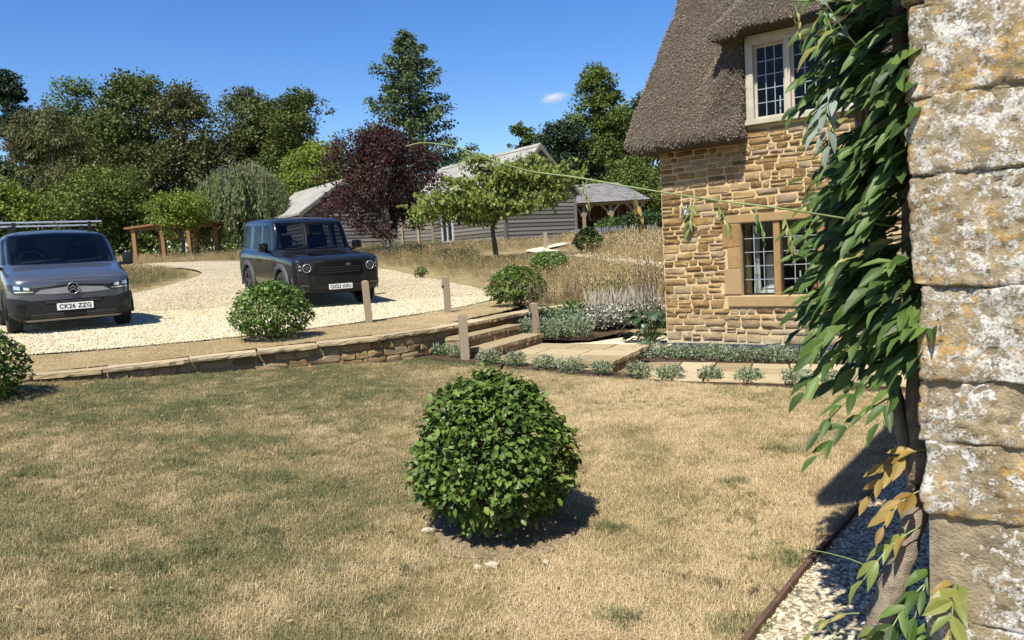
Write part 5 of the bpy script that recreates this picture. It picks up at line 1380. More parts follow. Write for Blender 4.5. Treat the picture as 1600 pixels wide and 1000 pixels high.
for i, (x, y) in enumerate(front):
    nm = ['leftmost grey-green catmint clump at the wall foot, left of the near post', 'catmint clump touching the near oak post at the wall foot'][i] if i < 2 else \
        '%s catmint clump from the near post along the front of the paving' % ('first second third fourth fifth sixth seventh eighth ninth tenth eleventh'.split()[i - 2])
    clump('catmint_clump', nm, 'catmint clumps in front of the paving', x, y, float(L(x, y)) + .01, .125 + .03 * (i % 3) * .6, .16 + .02 * (i % 2), 420, .030, M_NEP, 100 + i, (7, .09, M_NEPF))
back = [(1.62, 10.02), (1.86, 10.18), (2.2, 9.95), (2.55, 9.7), (2.87, 9.45), (3.2, 9.2), (3.55, 8.95), (3.9, 8.7), (4.3, 8.45)]
for i, (x, y) in enumerate(back):
    clump('catmint_clump', '%s catmint clump from the cottage corner along the wall foot' % 'first second third fourth fifth sixth seventh eighth ninth'.split()[i], 'catmint clumps along the cottage wall', x, y, .03, .27, .17 + .03 * (i % 2), 800, .032, M_NEP, 140 + i, (10, .10, M_NEPF))
for i, (x, y, w, h, lb) in enumerate(((.55, 11.35, .26, .30, 'loose catmint plant at the foot of the leaning post'), (.95, 11.55, .30, .36, 'bushy catmint plant in the middle of the silver bed'), (.85, 12.0, .34, .46, 'tall grey-green catmint plant behind the leaning post'), (.25, 11.75, .22, .26, 'catmint plant tucked between steps and leaning post'))):
    clump('catmint_plant', lb, 'catmint plants in the silver bed', x, y, float(L(x, y)) + .08, w, h, 1100, .034, M_NEP, 160 + i, (12, .14, M_NEPF))
clump('leafy_shrub', 'small yellow-green leafy shrub behind the leaning post', None, .98, 12.45, .3, .22, .42, 420, .06, M_BUSHL, 171)
clump('dark_shrub', 'dark leafy shrub in the shade against the retaining wall', None, .5, 12.25, .2, .28, .45, 600, .06, M_DKLEAF, 172)
sv_ = [(1.35, 12.3), (1.62, 12.55), (1.45, 12.75), (1.9, 12.75), (2.15, 12.95), (1.78, 12.95), (2.3, 12.7), (2.45, 13.0), (2.05, 12.55)]
for i, (x, y) in enumerate(sv_):
    clump('silver_plant', '%s from the left of the silvery woolly spiked plants in the bed' % 'first second third fourth fifth sixth seventh eighth ninth'.split()[[sorted(p_[0] for p_ in sv_).index(x)][0]], 'silver spiked plants', x, y, .22, .22, .40, 620, .055, M_STACH, 180 + i, (13, .40, M_STACHS))
for i, (x, y, w, lb) in enumerate(((1.05, 13.2, .3, 'dark dead flower stalks standing above the bed, left group'), (2.25, 12.3, .25, 'dark dead flower stalks beside the cottage corner'), (.45, 13.15, .22, 'dark dead stalks in front of the steps bush'))):
    clump('dead_stalks', lb, None, x, y, .35 if i != 1 else .2, w, .3, 120, .04, M_NEP, 195 + i, (26, .62 if i != 1 else .95, M_DARKSP))
# big dark leaved plant at the cottage corner
root = empty('broad_leaved_plant', (2.08, 11.45, .08)); tag(root, 'dark plant with broad lobed leaves at the cottage corner', 'plant')
r_ = np.random.RandomState(9); n = 70; a = r_.uniform(0, 6.28, n); e = r_.uniform(.05, .34, n)
P = np.column_stack([np.cos(a) * e, np.sin(a) * e, r_.uniform(.05, .52, n)]); D = np.column_stack([np.cos(a), np.sin(a), r_.uniform(-.5, .2, n)]); N = np.column_stack([np.cos(a) * .4, np.sin(a) * .4, np.ones(n)]) + r_.normal(0, .3, (n, 3))
bl = leaf_template(.42, .05, .2); bm_ = mesh('broad_leaf', bl[0], bl[1], M_DKLEAF)
for i in range(n): link('leaf', bm_, root, leaf_matrix(P[i], D[i], N[i], r_.uniform(.12, .22)))
st = MB(); [st.tube([(0, 0, -.03), tuple(P[i] * .6), tuple(P[i])], [.007, .005, .003], 4) for i in range(n)]; st.build('stalks', M_STEM, root)
# lavender and shrubs behind the garden wall
for i, (x, y) in enumerate(((3.4, 34.4), (3.9, 34.2), (4.4, 34.0), (4.9, 33.8))):
    clump('lavender', '%s grey-mauve lavender clump behind the garden wall' % ['leftmost', 'second', 'third', 'rightmost'][i], 'lavender behind the garden wall', x, y, 1.9, .38, .4, 320, .09, M_NEP, 210 + i, (60, .32, M_LAV))
for i, (x, y, w, h, lb) in enumerate(((5.1, 36.2, .9, 1.15, 'left dark green feathery shrub in front of the lodge'), (6.3, 35.8, 1.0, 1.35, 'right dark green feathery shrub in front of the lodge'), (7.6, 35.2, 1.0, 1.25, 'dark green shrub between lodge and cottage corner'))):
    clump('garden_shrub', lb, 'shrubs in front of the lodge', x, y, 1.85, w, h, 2600, .12, M_DKLEAF if i else M_GREEN, 220 + i)
for i, (x, y) in enumerate(((5.6, 34.0), (6.4, 33.6), (7.2, 33.2))):
    clump('pale_spiked_plant', '%s pale spiked plant above the garden wall' % ['leftmost', 'middle', 'rightmost'][i], 'pale spiked plants above the garden wall', x, y, 1.9, .3, .4, 200, .08, M_STACH, 230 + i, (16, .35, M_STACHS))
# ------------------------------------------------------------------ trees
M_TBARK = plain('tree_bark', (.085, .065, .048), .95, var=.4, scale=8, bump=.8)
M_PBARK = plain('pale_bark', (.24, .215, .18), .95, var=.35, scale=8, bump=.6)
def tree_root(name, label, x, y, group=None):
    z = float(U(x, y)); r = empty(name, (x, y, z)); tag(r, label, 'tree', group); return r, z
def limbs(root, h, ends, r0, bark, rs_, fork=.35):
    mb = MB(); top = (rs_.uniform(-.2, .2), rs_.uniform(-.2, .2), h)
    mb.tube(smooth_line([(0, 0, -.3), (rs_.normal(0, .06), rs_.normal(0, .06), h * .3), (top[0] * .5, top[1] * .5, h * .6), top], 4), [r0 * (1.15 - 1.05 * i / 12) + .01 for i in range(13)], 8)
    mb.build('trunk', bark, root, True)
    mb = MB()
    for e in ends:
        zb = max(h * .18, min(e[2] * .75, h * .8) * rs_.uniform(.6, .95)); r1 = r0 * .34
        m = (e[0] * .45, e[1] * .45, zb + (e[2] - zb) * .62)
        mb.tube(smooth_line([(top[0] * zb / h * .6, top[1] * zb / h * .6, zb), m, tuple(e)], 3), [r1, r1 * .85, r1 * .7, r1 * .55, r1 * .4, r1 * .25, r1 * .12], 5)
    mb.build('limbs', bark, root, True)
def broadleaf(name, label, x, y, ztop, w, zlow, mat, seed, n, leaf, lobes=30, group=None, bark=None, cone=0.0, lobe_r=(.15, .27), tpl=QUAD, droop=.0, flat=.85):
    n = int(n * 1.55); leaf = leaf * .92; r_ = np.random.RandomState(seed); root, zg = tree_root(name, label, x, y, group)
    H = ztop - zg; lo = max(.2, zlow - zg); C = []
    while len(C) < lobes:
        t_ = r_.rand(); a = r_.uniform(0, 6.28)
        prof = math.sqrt(max(0, 1 - (2 * t_ - .9) ** 2 / 1.25)) * (1 - cone * t_)
        q = math.sqrt(r_.uniform(.12, 1)); rr = w / 2 * prof * q; lr = w * r_.uniform(*lobe_r) * (1 - .5 * cone * t_)
        rr = max(0, rr - lr * .55)
        C.append((math.cos(a) * rr, math.sin(a) * rr, lo + lr * .5 + t_ * (H - lo - lr * 1.15), lr))
    C.append((0, 0, H - w * .11, w * .12)); C = np.array(C)
    # clumps of leaves on the outside of every lobe
    wgt = C[:, 3] ** 2; wgt /= wgt.sum(); nc = max(70, n // 48); kc = r_.choice(len(C), nc, p=wgt)
    uc = r_.normal(size=(nc, 3)); uc[:, 2] = np.where(uc[:, 2] < -.3, -uc[:, 2], uc[:, 2]); uc /= np.linalg.norm(uc, axis=1)[:, None]
    CC = C[kc, :3] + uc * (C[kc, 3] * np.where(r_.rand(nc) < .85, r_.uniform(.75, 1.12, nc), r_.uniform(.2, .7, nc)))[:, None] * np.array([1, 1, flat])
    cr = C[kc, 3] * r_.uniform(.26, .52, nc)
    k = r_.choice(nc, n); u = r_.normal(size=(n, 3)); u /= np.linalg.norm(u, axis=1)[:, None]
    P = CC[k] + u * (cr[k] * r_.rand(n) ** .45)[:, None] * np.array([1.15, 1.15, .72]); u = u * .7 + uc[k] * .6
    D = u * .6 + np.array([0, 0, -.2 - droop]) + r_.normal(0, .5, (n, 3)); N = u * .75 + np.array([0, 0, .55]) + r_.normal(0, .45, (n, 3))
    link('crown', leaves_mesh('crown', P, D, N, leaf * r_.uniform(.6, 1.3, n), tpl, mat), root)
    limbs(root, H * .82, C[r_.permutation(len(C))[:14], :3], .02 * H + .02, bark or M_TBARK, r_)
    return root
def lm(nm, cols, tr=.22, clump=.25): return leaf_mat(nm, cols, tr, .55, .3, clump)
M_T1 = lm('olive_leaf', [(0.034, 0.049, 0.011), (0.065, 0.088, 0.017), (0.101, 0.125, 0.025), (0.140, 0.158, 0.036)])
M_T2 = lm('green_leaf', [(0.039, 0.062, 0.011), (0.076, 0.110, 0.018), (0.123, 0.166, 0.030), (0.178, 0.211, 0.046)])
M_T3 = lm('brown_green_leaf', [(0.039, 0.047, 0.014), (0.067, 0.080, 0.023), (0.101, 0.106, 0.033), (0.125, 0.128, 0.041)])
M_T4 = lm('bright_leaf', [(0.071, 0.106, 0.014), (0.132, 0.183, 0.023), (0.194, 0.258, 0.037), (0.252, 0.309, 0.057)], .3)
M_T5 = lm('dark_needle', [(0.014, 0.030, 0.014), (0.026, 0.050, 0.020), (0.040, 0.069, 0.027)], .1)
M_T6 = lm('pale_weeping_leaf', [(.08, .105, .035), (.135, .165, .06), (.195, .225, .095)], .25)
M_T7 = lm('plum_leaf', [(0.019, 0.009, 0.010), (0.040, 0.016, 0.016), (0.066, 0.026, 0.023), (0.097, 0.044, 0.031)], .2, 1.0)
M_T8 = lm('redwood_leaf', [(0.041, 0.064, 0.023), (0.077, 0.110, 0.034), (0.121, 0.155, 0.046)], .2)
M_T9 = lm('cherry_leaf', [(0.086, 0.114, 0.020), (0.149, 0.189, 0.032), (0.217, 0.268, 0.051), (0.297, 0.343, 0.092)], .3, 1.0)
M_T10 = lm('tawny_drooping_leaf', [(0.048, 0.053, 0.014), (0.082, 0.085, 0.020), (0.115, 0.112, 0.031)], .2)
WG = 'trees along the back of the drive'
broadleaf('dark_evergreen', 'very dark evergreen tree at the far left edge of the sky', -38.1, 60, 17.8, 6.5, 4, M_T5, 1, 16000, .22, 34, WG, cone=.55)
broadleaf('broadleaf_tree', 'airy green tree between dark evergreen and the big olive tree', -36.0, 66, 18.1, 9.5, 3.5, M_T2, 2, 17000, .25, 34, WG)
broadleaf('broadleaf_tree', 'biggest olive green tree, highest above the van', -27.4, 58, 16.3, 8.6, 3.0, M_T1, 3, 19000, .24, 38, WG)
broadleaf('broadleaf_tree', 'dense brownish green tree left of the weeping tree top', -22.6, 55, 14.4, 7.4, 3.0, M_T3, 4, 17000, .22, 36, WG)
broadleaf('broadleaf_tree', 'dark round-topped tree directly behind the weeping tree', -20.3, 62, 15.6, 8.0, 3.0, M_T3, 5, 15000, .23, 34, WG)
broadleaf('broadleaf_tree', 'light twiggy tree with sky gaps above the dark car', -14.6, 56, 14.2, 7.2, 3.0, M_T1, 6, 12500, .20, 40, WG, lobe_r=(.10, .2))
broadleaf('broadleaf_tree', 'bright green tree just left of the purple plum tree', -12.0, 50, 9.3, 6.0, 2.6, M_T4, 7, 14000, .19, 32, WG)
broadleaf('broadleaf_tree', 'leafy pale green young tree low behind the van roof', -24.3, 46, 7.9, 6.4, 3.0, M_T2, 8, 12000, .18, 28, WG)
broadleaf('broadleaf_tree', 'pale green sapling crown at the left edge above the van', -29.2, 44, 7.0, 5.4, 2.9, M_T4, 9, 10000, .17, 26, WG)
broadleaf('broadleaf_tree', 'small fresh green tree in front of the oak pergola', -16.5, 38.5, 5.6, 3.4, 3.3, M_T4, 10, 6500, .13, 20, WG)
broadleaf('broadleaf_tree', 'green tree filling the gap behind the low barn roof', -10.5, 61, 9.8, 6.4, 2.6, M_T2, 11, 11000, .24, 26, WG)
broadleaf('tall_tree', 'tall pointed green tree behind the lodge, left of the thatch', 7.05, 56, 14.7, 9.6, 3.4, M_T2, 12, 23000, .21, 60, WG, cone=.62, lobe_r=(.10, .2))
broadleaf('broadleaf_tree', 'dark shoulder-high tree between barn gable and tall pointed tree', 4.2, 54, 10.2, 5.2, 3.4, M_T5, 13, 12000, .2, 30, WG)
broadleaf('broadleaf_tree', 'small distant tree top just above the barn ridge', 1.7, 64, 12.2, 3.8, 7.0, M_T2, 14, 4000, .22, 18, WG, lobe_r=(.12, .22))
broadleaf('broadleaf_tree', 'green tree half hidden behind the thatch edge', 11.4, 60, 13.2, 6.6, 3.0, M_T1, 15, 14000, .22, 34, WG)
broadleaf('broad_shrub', 'rounded mid green shrub above the lodge roof right end', 8.6, 50, 6.9, 4.8, 2.9, M_T2, 16, 9000, .17, 26, WG)
broadleaf('broadleaf_tree', 'olive tree joining the crowns behind the weeping tree and the car', -17.9, 60, 14.6, 7.8, 3.0, M_T1, 17, 15000, .22, 36, WG)
broadleaf('broadleaf_tree', 'olive tree in the second row behind the van roof', -31.5, 62, 15.2, 8.5, 3.0, M_T3, 18, 15000, .23, 36, WG)
# plum and cherry in the meadow
broadleaf('plum_tree', 'dark purple leaved plum tree in front of the barns', -4.75, 29.6, 6.6, 5.3, 2.15, M_T7, 21, 17000, .105, 46, None, M_PBARK, lobe_r=(.09, .19))
def cherry(label, x, y, seed):
    r_ = np.random.RandomState(seed); root, zg = tree_root('cherry_tree', label, x, y)
    br_ = MB(); P = []; H = 3.45
    br_.tube(smooth_line([(.05, 0, -.2), (.0, 0, .5), (-.04, 0, 1.0), (-.02, .05, 1.5)], 4), [.115, .105, .095, .09, .085, .08, .078, .075, .072, .07, .068, .066, .065], 9)
    br_.build('trunk', M_TBARK, root, True); br_ = MB()
    ends = [(-2.7, .2, 1.9), (-2.2, -.8, 2.15), (-1.6, .7, 2.2), (-1.2, -.4, 2.65), (-.3, .2, 3.0), (.5, -.5, 2.7), (1.3, .5, 2.85), (1.9, -.6, 2.75), (2.5, .3, 2.3), (1.6, -.9, 2.0), (-.5, -1.1, 2.1), (.4, 1.1, 2.4), (-1.9, 1.1, 1.9), (2.3, .9, 2.0), (-.9, 1.2, 2.4), (-.35, -.1, 3.45), (2.0, -.2, 2.5), (-2.4, .6, 1.6), (2.4, 0, 3.0), (1.7, .3, 3.3), (1.0, 0, 3.15), (2.9, -.2, 2.7), (.9, -.7, 3.0), (-1.7, -.2, 2.3), (2.1, .6, 2.9)]
    for e in ends:
        m = (e[0] * .5, e[1] * .5, 1.3 + (e[2] - 1.3) * .85); pts = smooth_line([(0, 0, 1.15 + r_.uniform(0, .3)), m, e], 6)
        br_.tube(pts, [.045 * (1 - .85 * i / len(pts)) for i in range(len(pts))], 6)
        for i in range(3, len(pts)):
            for s in range(3):
                a = r_.uniform(0, 6.28); l_ = r_.uniform(.3, .75); p = np.array(pts[i]); q = p + np.array([math.cos(a) * l_, math.sin(a) * l_, r_.uniform(-.35, .18)])
                mm = (p + q) / 2 + np.array([0, 0, .08]); br_.tube([tuple(p), tuple(mm), tuple(q)], [.009, .006, .003], 4)
                for t_ in np.linspace(.15, 1.05, 17): P.append(p * (1 - t_) ** 2 + 2 * mm * t_ * (1 - t_) + q * t_ * t_ + r_.normal(0, .05, 3))
    br_.build('branches', M_TBARK, root, True)
    P = np.array(P); n = len(P)
    D = np.column_stack([r_.normal(0, .45, n), r_.normal(0, .45, n), np.full(n, -.75)]); N = np.column_stack([r_.normal(0, .6, n), r_.normal(-.35, .5, n), r_.uniform(.1, .9, n)])
    link('crown', leaves_mesh('crown', P, D, N, .135 * r_.uniform(.65, 1.2, n), QUAD, M_T9), root)
cherry('spreading cherry tree with drooping yellow-green leaves in the meadow', -.42, 25.0, 41)
NARROW = (np.array([(0, 0, 0), (.16, .45, .05), (0, 1, -.05), (-.16, .45, .05)]), [(0, 1, 2, 3)])
NARROW2 = (np.array([(0, 0, 0), (.22, .45, .05), (0, 1, -.05), (-.22, .45, .05)]), [(0, 1, 2, 3)])
def weeping(name, label, x, y, ztop, w, seed, mat, strands, leaf, bark, open_=.0):
    r_ = np.random.RandomState(seed); root, zg = tree_root(name, label, x, y, WG); H = ztop - zg; P = []; D = []; mb = MB()
    for i in range(strands):
        if i % 9 == 0: a0 = r_.uniform(0, 6.28); e0_ = w / 2 * math.sqrt(r_.uniform(.12, 1.0)); lo0 = r_.uniform(.04, .5)
        a = a0 + r_.normal(0, .07); e = e0_ * r_.uniform(.9, 1.08); hx, hy = math.cos(a) * e, math.sin(a) * e
        hz = H * (1 - .32 * (e / (w / 2)) ** 2) * r_.uniform(.80, 1.0)
        low = (lo0 + r_.uniform(-.05, .12)) * H
        m = 30
        if r_.rand() < .3: mb.tube(smooth_line([(0, 0, H * .62), (hx * .45, hy * .45, hz * 1.01), (hx, hy, hz * .97)], 3), [.03, .025, .02, .015, .012, .009, .006], 4)
        for t_ in np.linspace(0, 1, m):
            p = np.array([hx * (1 + .10 * t_), hy * (1 + .10 * t_), hz + (low - hz) * t_]); P.append(p + r_.normal(0, .07, 3)); D.append((r_.normal(0, .25), r_.normal(0, .25), -1))
    mb.build('limbs', bark, root, True)
    MB().tube([(0, 0, -.2), (.05, 0, H * .35), (0, 0, H * .7)], [.16, .12, .06], 8).build('trunk', bark, root, True)
    P = np.array(P); n = len(P); D = np.array(D); N = np.column_stack([P[:, 0] / w, P[:, 1] / w, np.full(n, .3)]) + r_.normal(0, .4, (n, 3))
    link('crown', leaves_mesh('crown', P, D, N, leaf * r_.uniform(.6, 1.3, n), NARROW, mat), root)
weeping('weeping_tree', 'pale weeping tree with hanging branches left of the dark car', -14.7, 43, 7.8, 5.2, 51, M_T6, 700, .24, M_PBARK)
broadleaf('drooping_conifer', 'tawny drooping tree at the left edge behind the van', -28.9, 49, 12.3, 8.2, 3.0, M_T10, 52, 15000, .22, 40, WG, M_PBARK, droop=1.2, tpl=NARROW2, lobe_r=(.10, .2))
def spire(label, x, y, ztop, w, zlow, seed, mat):
    r_ = np.random.RandomState(seed); root, zg = tree_root('spire_tree', label, x, y, WG); H = ztop - zg; P = []; mb = MB(); DD = []
    MB().tube([(0, 0, -.3), (0, 0, H * .5), (.05, 0, H * .98)], [.30, .17, .02], 8).build('trunk', M_TBARK, root, True)
    z = max(.5, zlow - zg); k = 0
    while z < H - .15:
        t_ = (z - 1) / (H - 1); ln = w / 2 * (1 - t_) ** .72 * r_.uniform(.62, 1.12); a = k * 2.4 + r_.uniform(-.5, .5); up_ = r_.uniform(.15, .55)
        e = np.array([math.cos(a) * ln, math.sin(a) * ln, z + ln * up_]); p0 = np.array([0, 0, z]); mb.tube([tuple(p0), tuple((p0 + e) / 2 + np.array([0, 0, .05])), tuple(e)], [.045 * (1 - t_) + .01, .03 * (1 - t_) + .008, .006], 5)
        m = int(40 + 115 * ln)
        for q in r_.uniform(.18, 1.08, m):
            c_ = p0 + (e - p0) * q; s = .10 + .30 * (1 - abs(q - .6)) * min(1, ln / 2)
            P.append(c_ + r_.normal(0, s, 3) * np.array([1, 1, .55]) + np.array([0, 0, -.12])); DD.append((math.cos(a) * .5, math.sin(a) * .5, -.35))
        z += .17 + .10 * (1 - t_) * r_.rand(); k += 1
    mb.build('limbs', M_TBARK, root, True)
    P = np.array(P); n = len(P); D = np.array(DD) + r_.normal(0, .5, (n, 3)); N = np.column_stack([r_.normal(0, .5, n), r_.normal(-.2, .5, n), np.ones(n) * .7])
    link('crown', leaves_mesh('crown', P, D, N, .23 * r_.uniform(.6, 1.3, n), QUAD, mat), root)
spire('tall feathery spire-shaped tree rising behind the plum tree', -6.7, 58, 18.8, 11.4, 4.5, 61, M_T8)
# shade of the wood behind: too many and too far to count
r_ = np.random.RandomState(70); n = 52000; cx = np.r_[r_.uniform(-62, 6, 95), r_.uniform(4, 34, 40)]; cy = r_.uniform(68, 82, 135); ch = np.r_[np.where(cx[:95] < -10, r_.uniform(9, 12.5, 95), r_.uniform(5, 7, 95)), r_.uniform(5, 8, 40)]
k = r_.choice(135, n); u = r_.normal(size=(n, 3)); u /= np.linalg.norm(u, axis=1)[:, None]; q = r_.uniform(.6, 1.05, n)[:, None]
P = np.column_stack([cx[k], cy[k], 3.0 + ch[k] * .5]) + u * q * np.column_stack([np.full(n, 2.4), np.full(n, 2.4), ch[k] * .52])
o = link('woodland', leaves_mesh('woodland', P, u + r_.normal(0, .5, (n, 3)), u + np.array([0, 0, .5]) + r_.normal(0, .4, (n, 3)), .38 * r_.uniform(.6, 1.3, n), QUAD, M_T2)); tag(o, 'dark green woodland filling the background behind the trees', 'woodland', kind='stuff')
r_ = np.random.RandomState(71); n = 15000; cx = r_.uniform(-36, -9.5, 60); cy = r_.uniform(45, 52, 60); k = r_.choice(60, n); u = r_.normal(size=(n, 3)); u /= np.linalg.norm(u, axis=1)[:, None]
P = np.column_stack([cx[k], cy[k], 2.9 + 0 * cx[k]]) + u * np.array([1.2, 1.2, 1.1])
o = link('undergrowth', leaves_mesh('undergrowth', P, u + r_.normal(0, .5, (n, 3)), u + np.array([0, 0, .5]) + r_.normal(0, .4, (n, 3)), .22 * r_.uniform(.6, 1.3, n), QUAD, M_T2)); tag(o, 'low shady undergrowth beneath the trees behind the pergola', 'undergrowth', kind='stuff')

# ------------------------------------------------------------------ the one small cloud
t = NT('cloud_vapour'); t.n.remove(t.b)
c = t.coord('Object'); vol = t.node('ShaderNodeVolumePrincipled'); vol.inputs['Color'].default_value = (1, 1, 1, 1); vol.inputs['Anisotropy'].default_value = .2
ln_ = t.node('ShaderNodeVectorMath', operation='LENGTH'); t.link(c, ln_.inputs[0])
d = t.math('SUBTRACT', t.math('ADD', t.math('SUBTRACT', 1.0, ln_.outputs['Value']), t.math('MULTIPLY', t.math('SUBTRACT', t.noise(c, 2.2, 5, .6), .5), 1.3)), .28)
t.link(t.math('MULTIPLY', t.math('MAXIMUM', d, 0.0), .075), vol.inputs['Density']); t.link(vol.outputs[0], t.out.inputs['Volume'])
bm = bmesh.new(); bmesh.ops.create_icosphere(bm, subdivisions=3, radius=1.25); me_ = bpy.data.meshes.new('cloud'); bm.to_mesh(me_); bm.free(); me_.materials.append(t.m)
o = link('cloud', me_); o.location = (176, 2500, 493); o.scale = (66, 45, 27); o.rotation_euler = (0, rad(-4), 0); tag(o, 'single small white cloud in the blue sky', 'cloud', kind='stuff')
# ------------------------------------------------------------------ vehicles
def paint(name, col, metal=.35, rough=.32, dusty=.10, spec=.5):
    t = NT(name); c = t.coord('Object')
    dust = t.ramp(t.noise(c, 3, 5, .6), [(.4, 0.0), (.75, dusty)])
    t.set(t.mix(dust, col, (.30, .26, .20)), rough, metal, spec); t.b.inputs['Coat Weight'].default_value = 1.0; t.b.inputs['Coat Roughness'].default_value = .04
    t.b.inputs['Coat IOR'].default_value = 1.5
    return t.m
M_VAN = paint('steel_blue_paint', (.095, .107, .132), .5, .30)
M_DEF = paint('near_black_paint', (.010, .0115, .015), .1, .4, .02, .15)
M_PLAST = plain('black_bumper_plastic', (.014, .0145, .016), .6, var=.2, scale=20, spec=.3)
M_PLASTG = plain('grey_arch_plastic', (.055, .056, .060), .6, var=.15, scale=20)
M_GLOSSB = plain('gloss_black', (.008, .008, .010), .12, var=.1)
t = NT('tinted_car_glass')
tr = t.node('ShaderNodeBsdfTransparent'); tr.inputs[0].default_value = (.42, .46, .47, 1)
gl = t.node('ShaderNodeBsdfGlossy'); gl.inputs['Roughness'].default_value = .02
lw = t.node('ShaderNodeLayerWeight'); fac = t.math('ADD', t.math('MULTIPLY', t.math('POWER', lw.outputs['Facing'], 4.0), .5), .035)
mx = t.node('ShaderNodeMixShader'); t.link(fac, mx.inputs[0]); t.link(tr.outputs[0], mx.inputs[1]); t.link(gl.outputs[0], mx.inputs[2]); t.link(mx.outputs[0], t.out.inputs[0]); M_CARGLASS = t.m
M_CABIN = plain('dark_cabin_trim', (.03, .03, .032), .8, var=.2)
M_SEAT = plain('dark_seat_cloth', (.045, .045, .05), .9, var=.2)
M_TYRE = plain('tyre_rubber', (.022, .022, .023), .85, var=.25, scale=30)
M_RIM = plain('dark_alloy', (.10, .10, .105), .35, .7)
M_STEELRIM = plain('grey_steel_rim', (.22, .22, .23), .45, .6)
M_CHROME = plain('bright_metal', (.62, .63, .65), .2, .9, var=.05)
M_ALU = plain('aluminium_bar', (.62, .64, .66), .35, .6, var=.05)
M_PLATE = plain('white_number_plate', (.78, .78, .74), .4, var=.03)
M_INK = plain('plate_black', (.012, .012, .012), .5)
M_BAND = plain('silver_insert', (.30, .30, .32), .4, .3, var=.1)
M_LAMP = plain('headlamp_dark', (.02, .022, .026), .08, .2, spec=.7)
M_LENS = plain('smoked_lens', (.10, .105, .115), .1, .5)
M_LAMPW = plain('headlamp_reflector', (.72, .74, .78), .12, .7)

def loft_body(stations, levels=2, crease_rows=()):
    """stations: list of (y, [(x,z)...]) half sections from bottom centre to top centre -> closed mirrored cage -> subdivided mesh"""
    V = []; Fc = []; K = len(stations[0][1]); R = 2 * K - 2
    for y, sec in stations:
        for (x, z) in sec: V.append((x, y, z))
        for (x, z) in sec[-2:0:-1]: V.append((-x, y, z))
    n = len(stations)
    for i in range(n - 1):
        for k in range(R): Fc.append((i * R + k, (i + 1) * R + k, (i + 1) * R + (k + 1) % R, i * R + (k + 1) % R))
    # end caps as strips between the two sides
    for i, flip in ((0, False), (n - 1, True)):
        for k in range(K - 1):
            a, b = i * R + k, i * R + k + 1; c, d = i * R + (R - k - 1) % R, i * R + (R - k) % R
            q = [a, b, c, d]
            if k == 0: q = [a, b, i * R + R - 1]
            if k == K - 2: q = [a, b, i * R + (R - k) % R] if K - 1 == (R - k - 1) % R else q
            q = list(dict.fromkeys(q))
            if flip: q = q[::-1]
            Fc.append(tuple(q))
    me = mesh('cage', V, Fc); auto_smooth(me, 180)
    return ev(me, [('subsurf', levels)])
def car_frame(name, label, x, y, phi, wb, yf):
    """origin under the middle of the nose; sits on the drive at both axles"""
    r = rad(phi); fwd = Vector((math.sin(r), -math.cos(r)))
    pf = Vector((x, y)) - fwd * yf; pr = Vector((x, y)) - fwd * (yf + wb)
    zf, zr_ = float(U(pf.x, pf.y)) + .02, float(U(pr.x, pr.y)) + .02
    pitch = math.atan2(zr_ - zf, wb)
    root = empty(name, (x, y, 0)); tag(root, label, 'van' if 'van' in name else 'car')
    root.matrix_world = Matrix.Translation((x, y, zf - math.tan(pitch) * yf)) @ Matrix.Rotation(r, 4, 'Z') @ Matrix.Rotation(pitch, 4, 'X')
    return root
def patcher(body_me, root):
    bm = bmesh.new(); bm.from_mesh(body_me); bvh = BVHTree.FromBMesh(bm); bm.free()
    def cast(ax, a, b, s=1):
        if ax == 'y': o, d = Vector((a, -3, b)), Vector((0, 1, 0))
        elif ax == 'x': o, d = Vector((3 * s, a, b)), Vector((-s, 0, 0))
        else: o, d = Vector((a, b, 5)), Vector((0, 0, -1))
        h = bvh.ray_cast(o, d); return h[0], h[1]
    def patch(name, poly, mat, ax='y', off=.004, step=.035, s=1, parent=None, both=False, dens=True):
        """a skin lying on the bodywork; poly in (x,z), (y,z) or (x,y) seen along the axis"""
        outs = []
        for sg in ((1, -1) if both else (1,)):
            pl = [(p[0] * sg, p[1]) for p in poly] if ax == 'y' else list(poly); ss = s * sg if ax == 'x' else s
            pts = []
            for a, b in zip(pl, pl[1:] + pl[:1]):
                m = max(1, int(math.hypot(b[0] - a[0], b[1] - a[1]) / step)); pts += [(a[0] + (b[0] - a[0]) * k / m, a[1] + (b[1] - a[1]) * k / m) for k in range(m)]
            nb = len(pts); xs = [p[0] for p in pl]; ys = [p[1] for p in pl]
            gx, gy = np.meshgrid(np.arange(min(xs) + step / 2, max(xs), step), np.arange(min(ys) + step / 2, max(ys), step)); gx, gy = gx.ravel(), gy.ravel()
            if len(gx):
                ok = in_poly(gx, gy, pl) & (dist_line(gx, gy, pl + [pl[0]]) > step * .35); pts += list(zip(gx[ok].tolist(), gy[ok].tolist()))
            vo, eo, fo, *_ = delaunay_2d_cdt([Vector(p) for p in pts], [(i, (i + 1) % nb) for i in range(nb)], [], 0, 1e-5)
            keep = []; V = []
            for v in vo:
                h, nrm = cast(ax, v.x, v.y, ss)
                V.append(None if h is None else h + nrm * off)
            for f in fo:
                cx = sum(vo[i].x for i in f) / len(f); cy = sum(vo[i].y for i in f) / len(f)
                if in_poly(np.array([cx]), np.array([cy]), pl)[0] and all(V[i] is not None for i in f): keep.append(tuple(f))
            V = [v if v is not None else Vector((0, 0, 0)) for v in V]
            me = mesh(name, V, keep, mat); auto_smooth(me, 60)
            outs.append(link(name, me, parent or root))
        return outs[0] if len(outs) == 1 else outs
    return cast, patch
